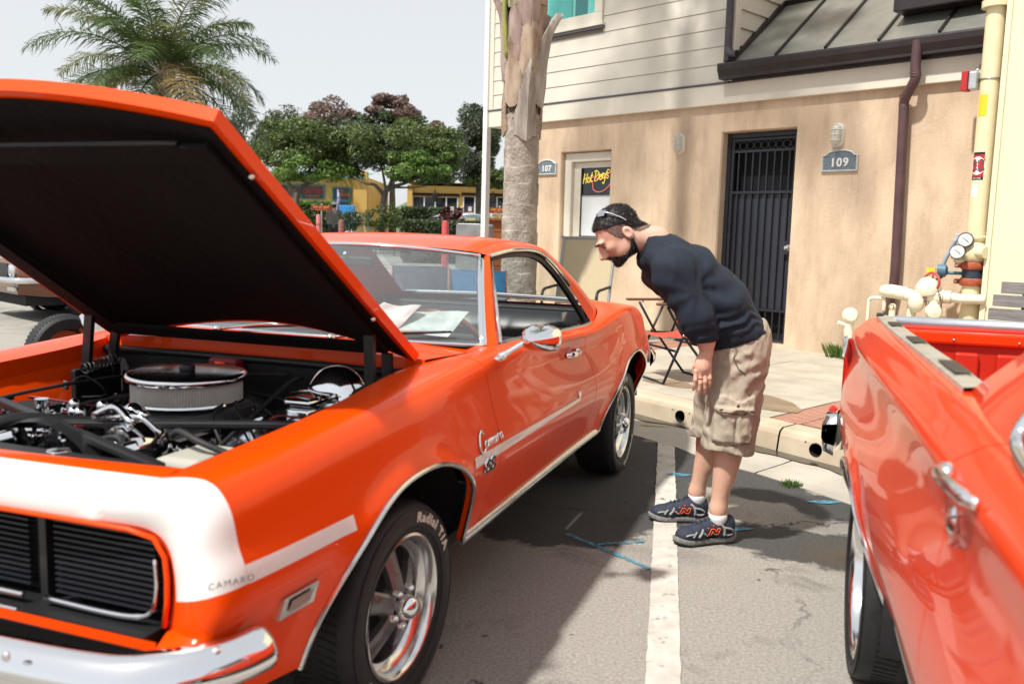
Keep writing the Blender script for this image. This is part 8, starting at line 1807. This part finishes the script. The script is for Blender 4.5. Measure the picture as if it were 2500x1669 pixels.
# --- pale vintage saloon beyond the hedge (its own simple body)
def saloon(loc, rz, label, paint, roofp, light=False):
    e = empty('saloon_car', loc, rz, label, 'car')
    def row(y, hw, z0, zs, crown=.03): return [(-hw * .93, y, z0), (-hw, y, .55), (-hw * .99, y, zs - .12), (-hw * .88, y, zs), (0, y, zs + crown), (hw * .88, y, zs), (hw * .99, y, zs - .12), (hw, y, .55), (hw * .93, y, z0)]
    S = [(-1.0, .76, .36, .80), (-.6, .84, .32, .86), (0, .88, .32, .90), (.8, .89, .32, .94), (1.8, .89, .32, .94), (2.6, .89, .32, .93), (3.2, .86, .34, .90), (3.7, .78, .38, .84)]
    G = cr_spline([tuple(sum([list(p) for p in row(*s)], [])) for s in S], 5); G = [[tuple(g[i * 3:i * 3 + 3]) for i in range(9)] for g in G]; b = MB().grid(G); b.add(G[0], [tuple(range(9))]); b.add(G[-1], [tuple(range(9))]); b.build('body', paint, e, True, 35)
    rp = [(.95, .60, 1.35), (1.1, .62, 1.38), (1.7, .64, 1.41), (2.3, .62, 1.385), (2.6, .58, 1.335)]
    MB().grid([[(u * w, y, z - .10 * abs(u) ** 3 - .03 * u * u) for u in np.linspace(-1, 1, 11)] for y, w, z in cr_spline(rp, 4)]).build('roof', roofp, e, True)
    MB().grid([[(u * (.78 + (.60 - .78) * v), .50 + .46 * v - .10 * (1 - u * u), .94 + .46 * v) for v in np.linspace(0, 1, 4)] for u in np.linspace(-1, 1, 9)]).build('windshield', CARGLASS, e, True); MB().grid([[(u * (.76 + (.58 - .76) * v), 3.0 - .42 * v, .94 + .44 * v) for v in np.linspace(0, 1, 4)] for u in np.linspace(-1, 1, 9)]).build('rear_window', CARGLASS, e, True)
    for s in (-1, 1):
        for y0, y1 in ((.53, .97), (1.78, 1.76), (3.02, 2.60)): MB().bar((s * .80, y0, .93), (s * .61, y1, 1.37), .045, .05, (0, 1, 0)).build('pillar', paint, e)
        MB().grid([[(s * (.79 - .17 * v), y + (.2 * v if y < 1.5 else -.25 * v), .94 + .42 * v) for v in (0, 1)] for y in (.7, 1.75, 2.85)]).build('side_glass', CARGLASS, e)
        MB().lathe([(.115, 0), (.118, -.03), (.095, -.04), (.09, -.02)], (s * .60, -1.0, .68), (0, 1, 0), 24).build('headlamp_bezel', CHROME, e, True, 40); MB().lathe([(.09, -.025), (.06, -.045), (0, -.052)], (s * .60, -1.0, .68), (0, 1, 0), 24).build('headlamp', mat('headlamp_glass', (.62, .64, .66), .08, .6), e, True)
        MB().box(s * .62 - .12, s * .62 + .12, -1.06, -1.02, .40, .46).build('park_lamp', CHROMED, e, bevel=.01); MB().ball((s * .92, .75, 1.0), (.07, .04, .05), 12, 8).build('door_mirror', CHROME, e, True)
    MB().tube(cr_spline([(-.90, -.75, .55), (-.84, -1.0, .55), (-.6, -1.09, .55), (0, -1.12, .55), (.6, -1.09, .55), (.84, -1.0, .55), (.90, -.75, .55)], 5), .045, 8).build('front_bumper', CHROME, e, True); MB().box(-.45, .45, -1.03, -1.0, .56, .76).build('grille', BLACK, e)
    MB().box(-.75, .75, .6, 3.0, .36, .92).build('cabin_tub', VINYL, e); MB().box(-.7, .7, -.9, 3.6, .20, .34).build('chassis', MATTE, e)
    for s in (-1, 1):
        for y in (0, 2.7):
            o = copy_tree(w0, e); o.location = (s * .78, y, .30); o.rotation_euler = (.4, 0, 0 if s > 0 else pi); MB().lathe([(.40, s * .70), (.405, s * .90), (.38, s * .895), (.37, s * .60)], (0, y, .33), (1, 0, 0), 32).build('arch_lip', MATTE, e, True)
    return e
q = at(1128, 520, 25.5); saloon((q.x, 25.0, gz(0, 25)), radians(35), 'pale white vintage saloon parked beyond the hedge', mat('pale_blue_white', (.62, .66, .68), .3, coat=.8), mat('white_roof', (.78, .80, .80), .3, coat=.8))
saloon((-6.45, 12.9, .02), -radians(42), 'brown bronze saloon with round headlamp beyond the raised hood', mat('bronze_paint', (.17, .055, .018), .3, coat=1.0), mat('bronze_paint', (.17, .055, .018)))
# --- hot rod: open wheels and headlamps past the far fender
hrod = empty('hot_rod', (-3.60, 7.05, 0), -radians(38), 'open wheeled hot rod with orange wheels behind the far fender', 'car'); ORW = mat('orange_wheel', (.60, .09, .01), .35, coat=.6)
for x in (0, 1.35):
    o = empty('wheel'); o.parent = hrod; o.location = (x, 0, .31); s = -1 if x == 0 else 1; R = .31; r = .20
    MB().lathe([(r, s * .06), (r + .05, s * .085), (R - .03, s * .08), (R - .004, s * .06), (R, s * .03), (R, -s * .03), (R - .004, -s * .06), (R - .03, -s * .08), (r, -s * .06)], (0, 0, 0), (1, 0, 0), 48).build('tyre', RUBBER, o, True, 45)
    tb_ = MB()
    for i in range(60):
        for dx in (-.04, 0, .04): a = 2 * pi * i / 60 + dx * 3; tb_.add([(dx - .016, (R + .004) * cos(a), (R + .004) * sin(a)), (dx + .016, (R + .004) * cos(a + .03), (R + .004) * sin(a + .03)), (dx + .016, (R + .004) * cos(a + .09), (R + .004) * sin(a + .09)), (dx - .016, (R + .004) * cos(a + .06), (R + .004) * sin(a + .06))], [(0, 1, 2, 3)])
    tb_.build('tread_block', RUBBER, o)['kind'] = 'stuff'
    MB().lathe([(r, s * .06), (r - .01, s * .055), (r - .02, s * .03), (.07, s * .04), (.06, s * .05), (0, s * .06)], (0, 0, 0), (1, 0, 0), 40).build('disc', ORW, o, True, 40); MB().lathe([(.07, s * .045), (.06, s * .07), (0, s * .085)], (0, 0, 0), (1, 0, 0), 24).build('hub_cap', CHROME, o, True)
MB().tube([(1.3, 0, .31), (.675, -.03, .26), (.05, 0, .31)], .03, 10).build('front_axle', CHROME, hrod, True)
for x in (.95, .40): MB().bar((x, -.1, .36), (x, 2.6, .40), .06, .10).build('frame_rail', BLACK, hrod)
gs = MB(); gs.grid([[(x, -.12 + .05 * ((x - .675) / .22) ** 2, z) for z in np.linspace(.36, .95, 6)] for x in np.linspace(.46, .89, 9)]); gs.build('grille_shell', CHROME, hrod, True)
MB().add([(.45, .0, .42), (.9, .0, .42), (.9, 0, .85), (.45, 0, .85), (.3, .95, .42), (1.05, .95, .42), (1.05, .95, .88), (.3, .95, .88)], [(0, 1, 2, 3), (0, 4, 5, 1), (1, 5, 6, 2), (2, 6, 7, 3), (3, 7, 4, 0), (4, 7, 6, 5)]).build('hood', ORW, hrod)
MB().box(.15, 1.2, .96, 2.5, .40, .88).build('body_tub', ORW, hrod, bevel=.1)
for x in (.26, 1.09):
    MB().lathe([(0, .12), (.05, .11), (.085, .06), (.09, 0), (.08, -.012), (0, -.02)], (x, .02, .56), (0, 1, 0), 24).build('headlamp', CHROME, hrod, True, 50); MB().tube([(x, .06, .52), (x * .6 + .27, .12, .45)], .015, 8).build('headlamp_stalk', CHROME, hrod)
# --- far hills
hg = []; xs_ = np.linspace(-160, 120, 60)
def hill_h(x): return 5.5 + 2.6 * sin(x * .045 + .8) + 1.6 * sin(x * .11 + 2) + .7 * sin(x * .31)
hm = MB().grid([[(x, 110 + 60 * t, 0.6 + hill_h(x) * (1 - (1 - t) ** 2) + .35 * sin(x * .5 + t * 7)) for t in np.linspace(0, 1, 12)] for x in xs_]).build('hills', mat('hill_scrub', (.20, .165, .10), .95, col2=(.06, .115, .045), scale=.09, detail=6), smooth=True); tag(hm, kind='structure')
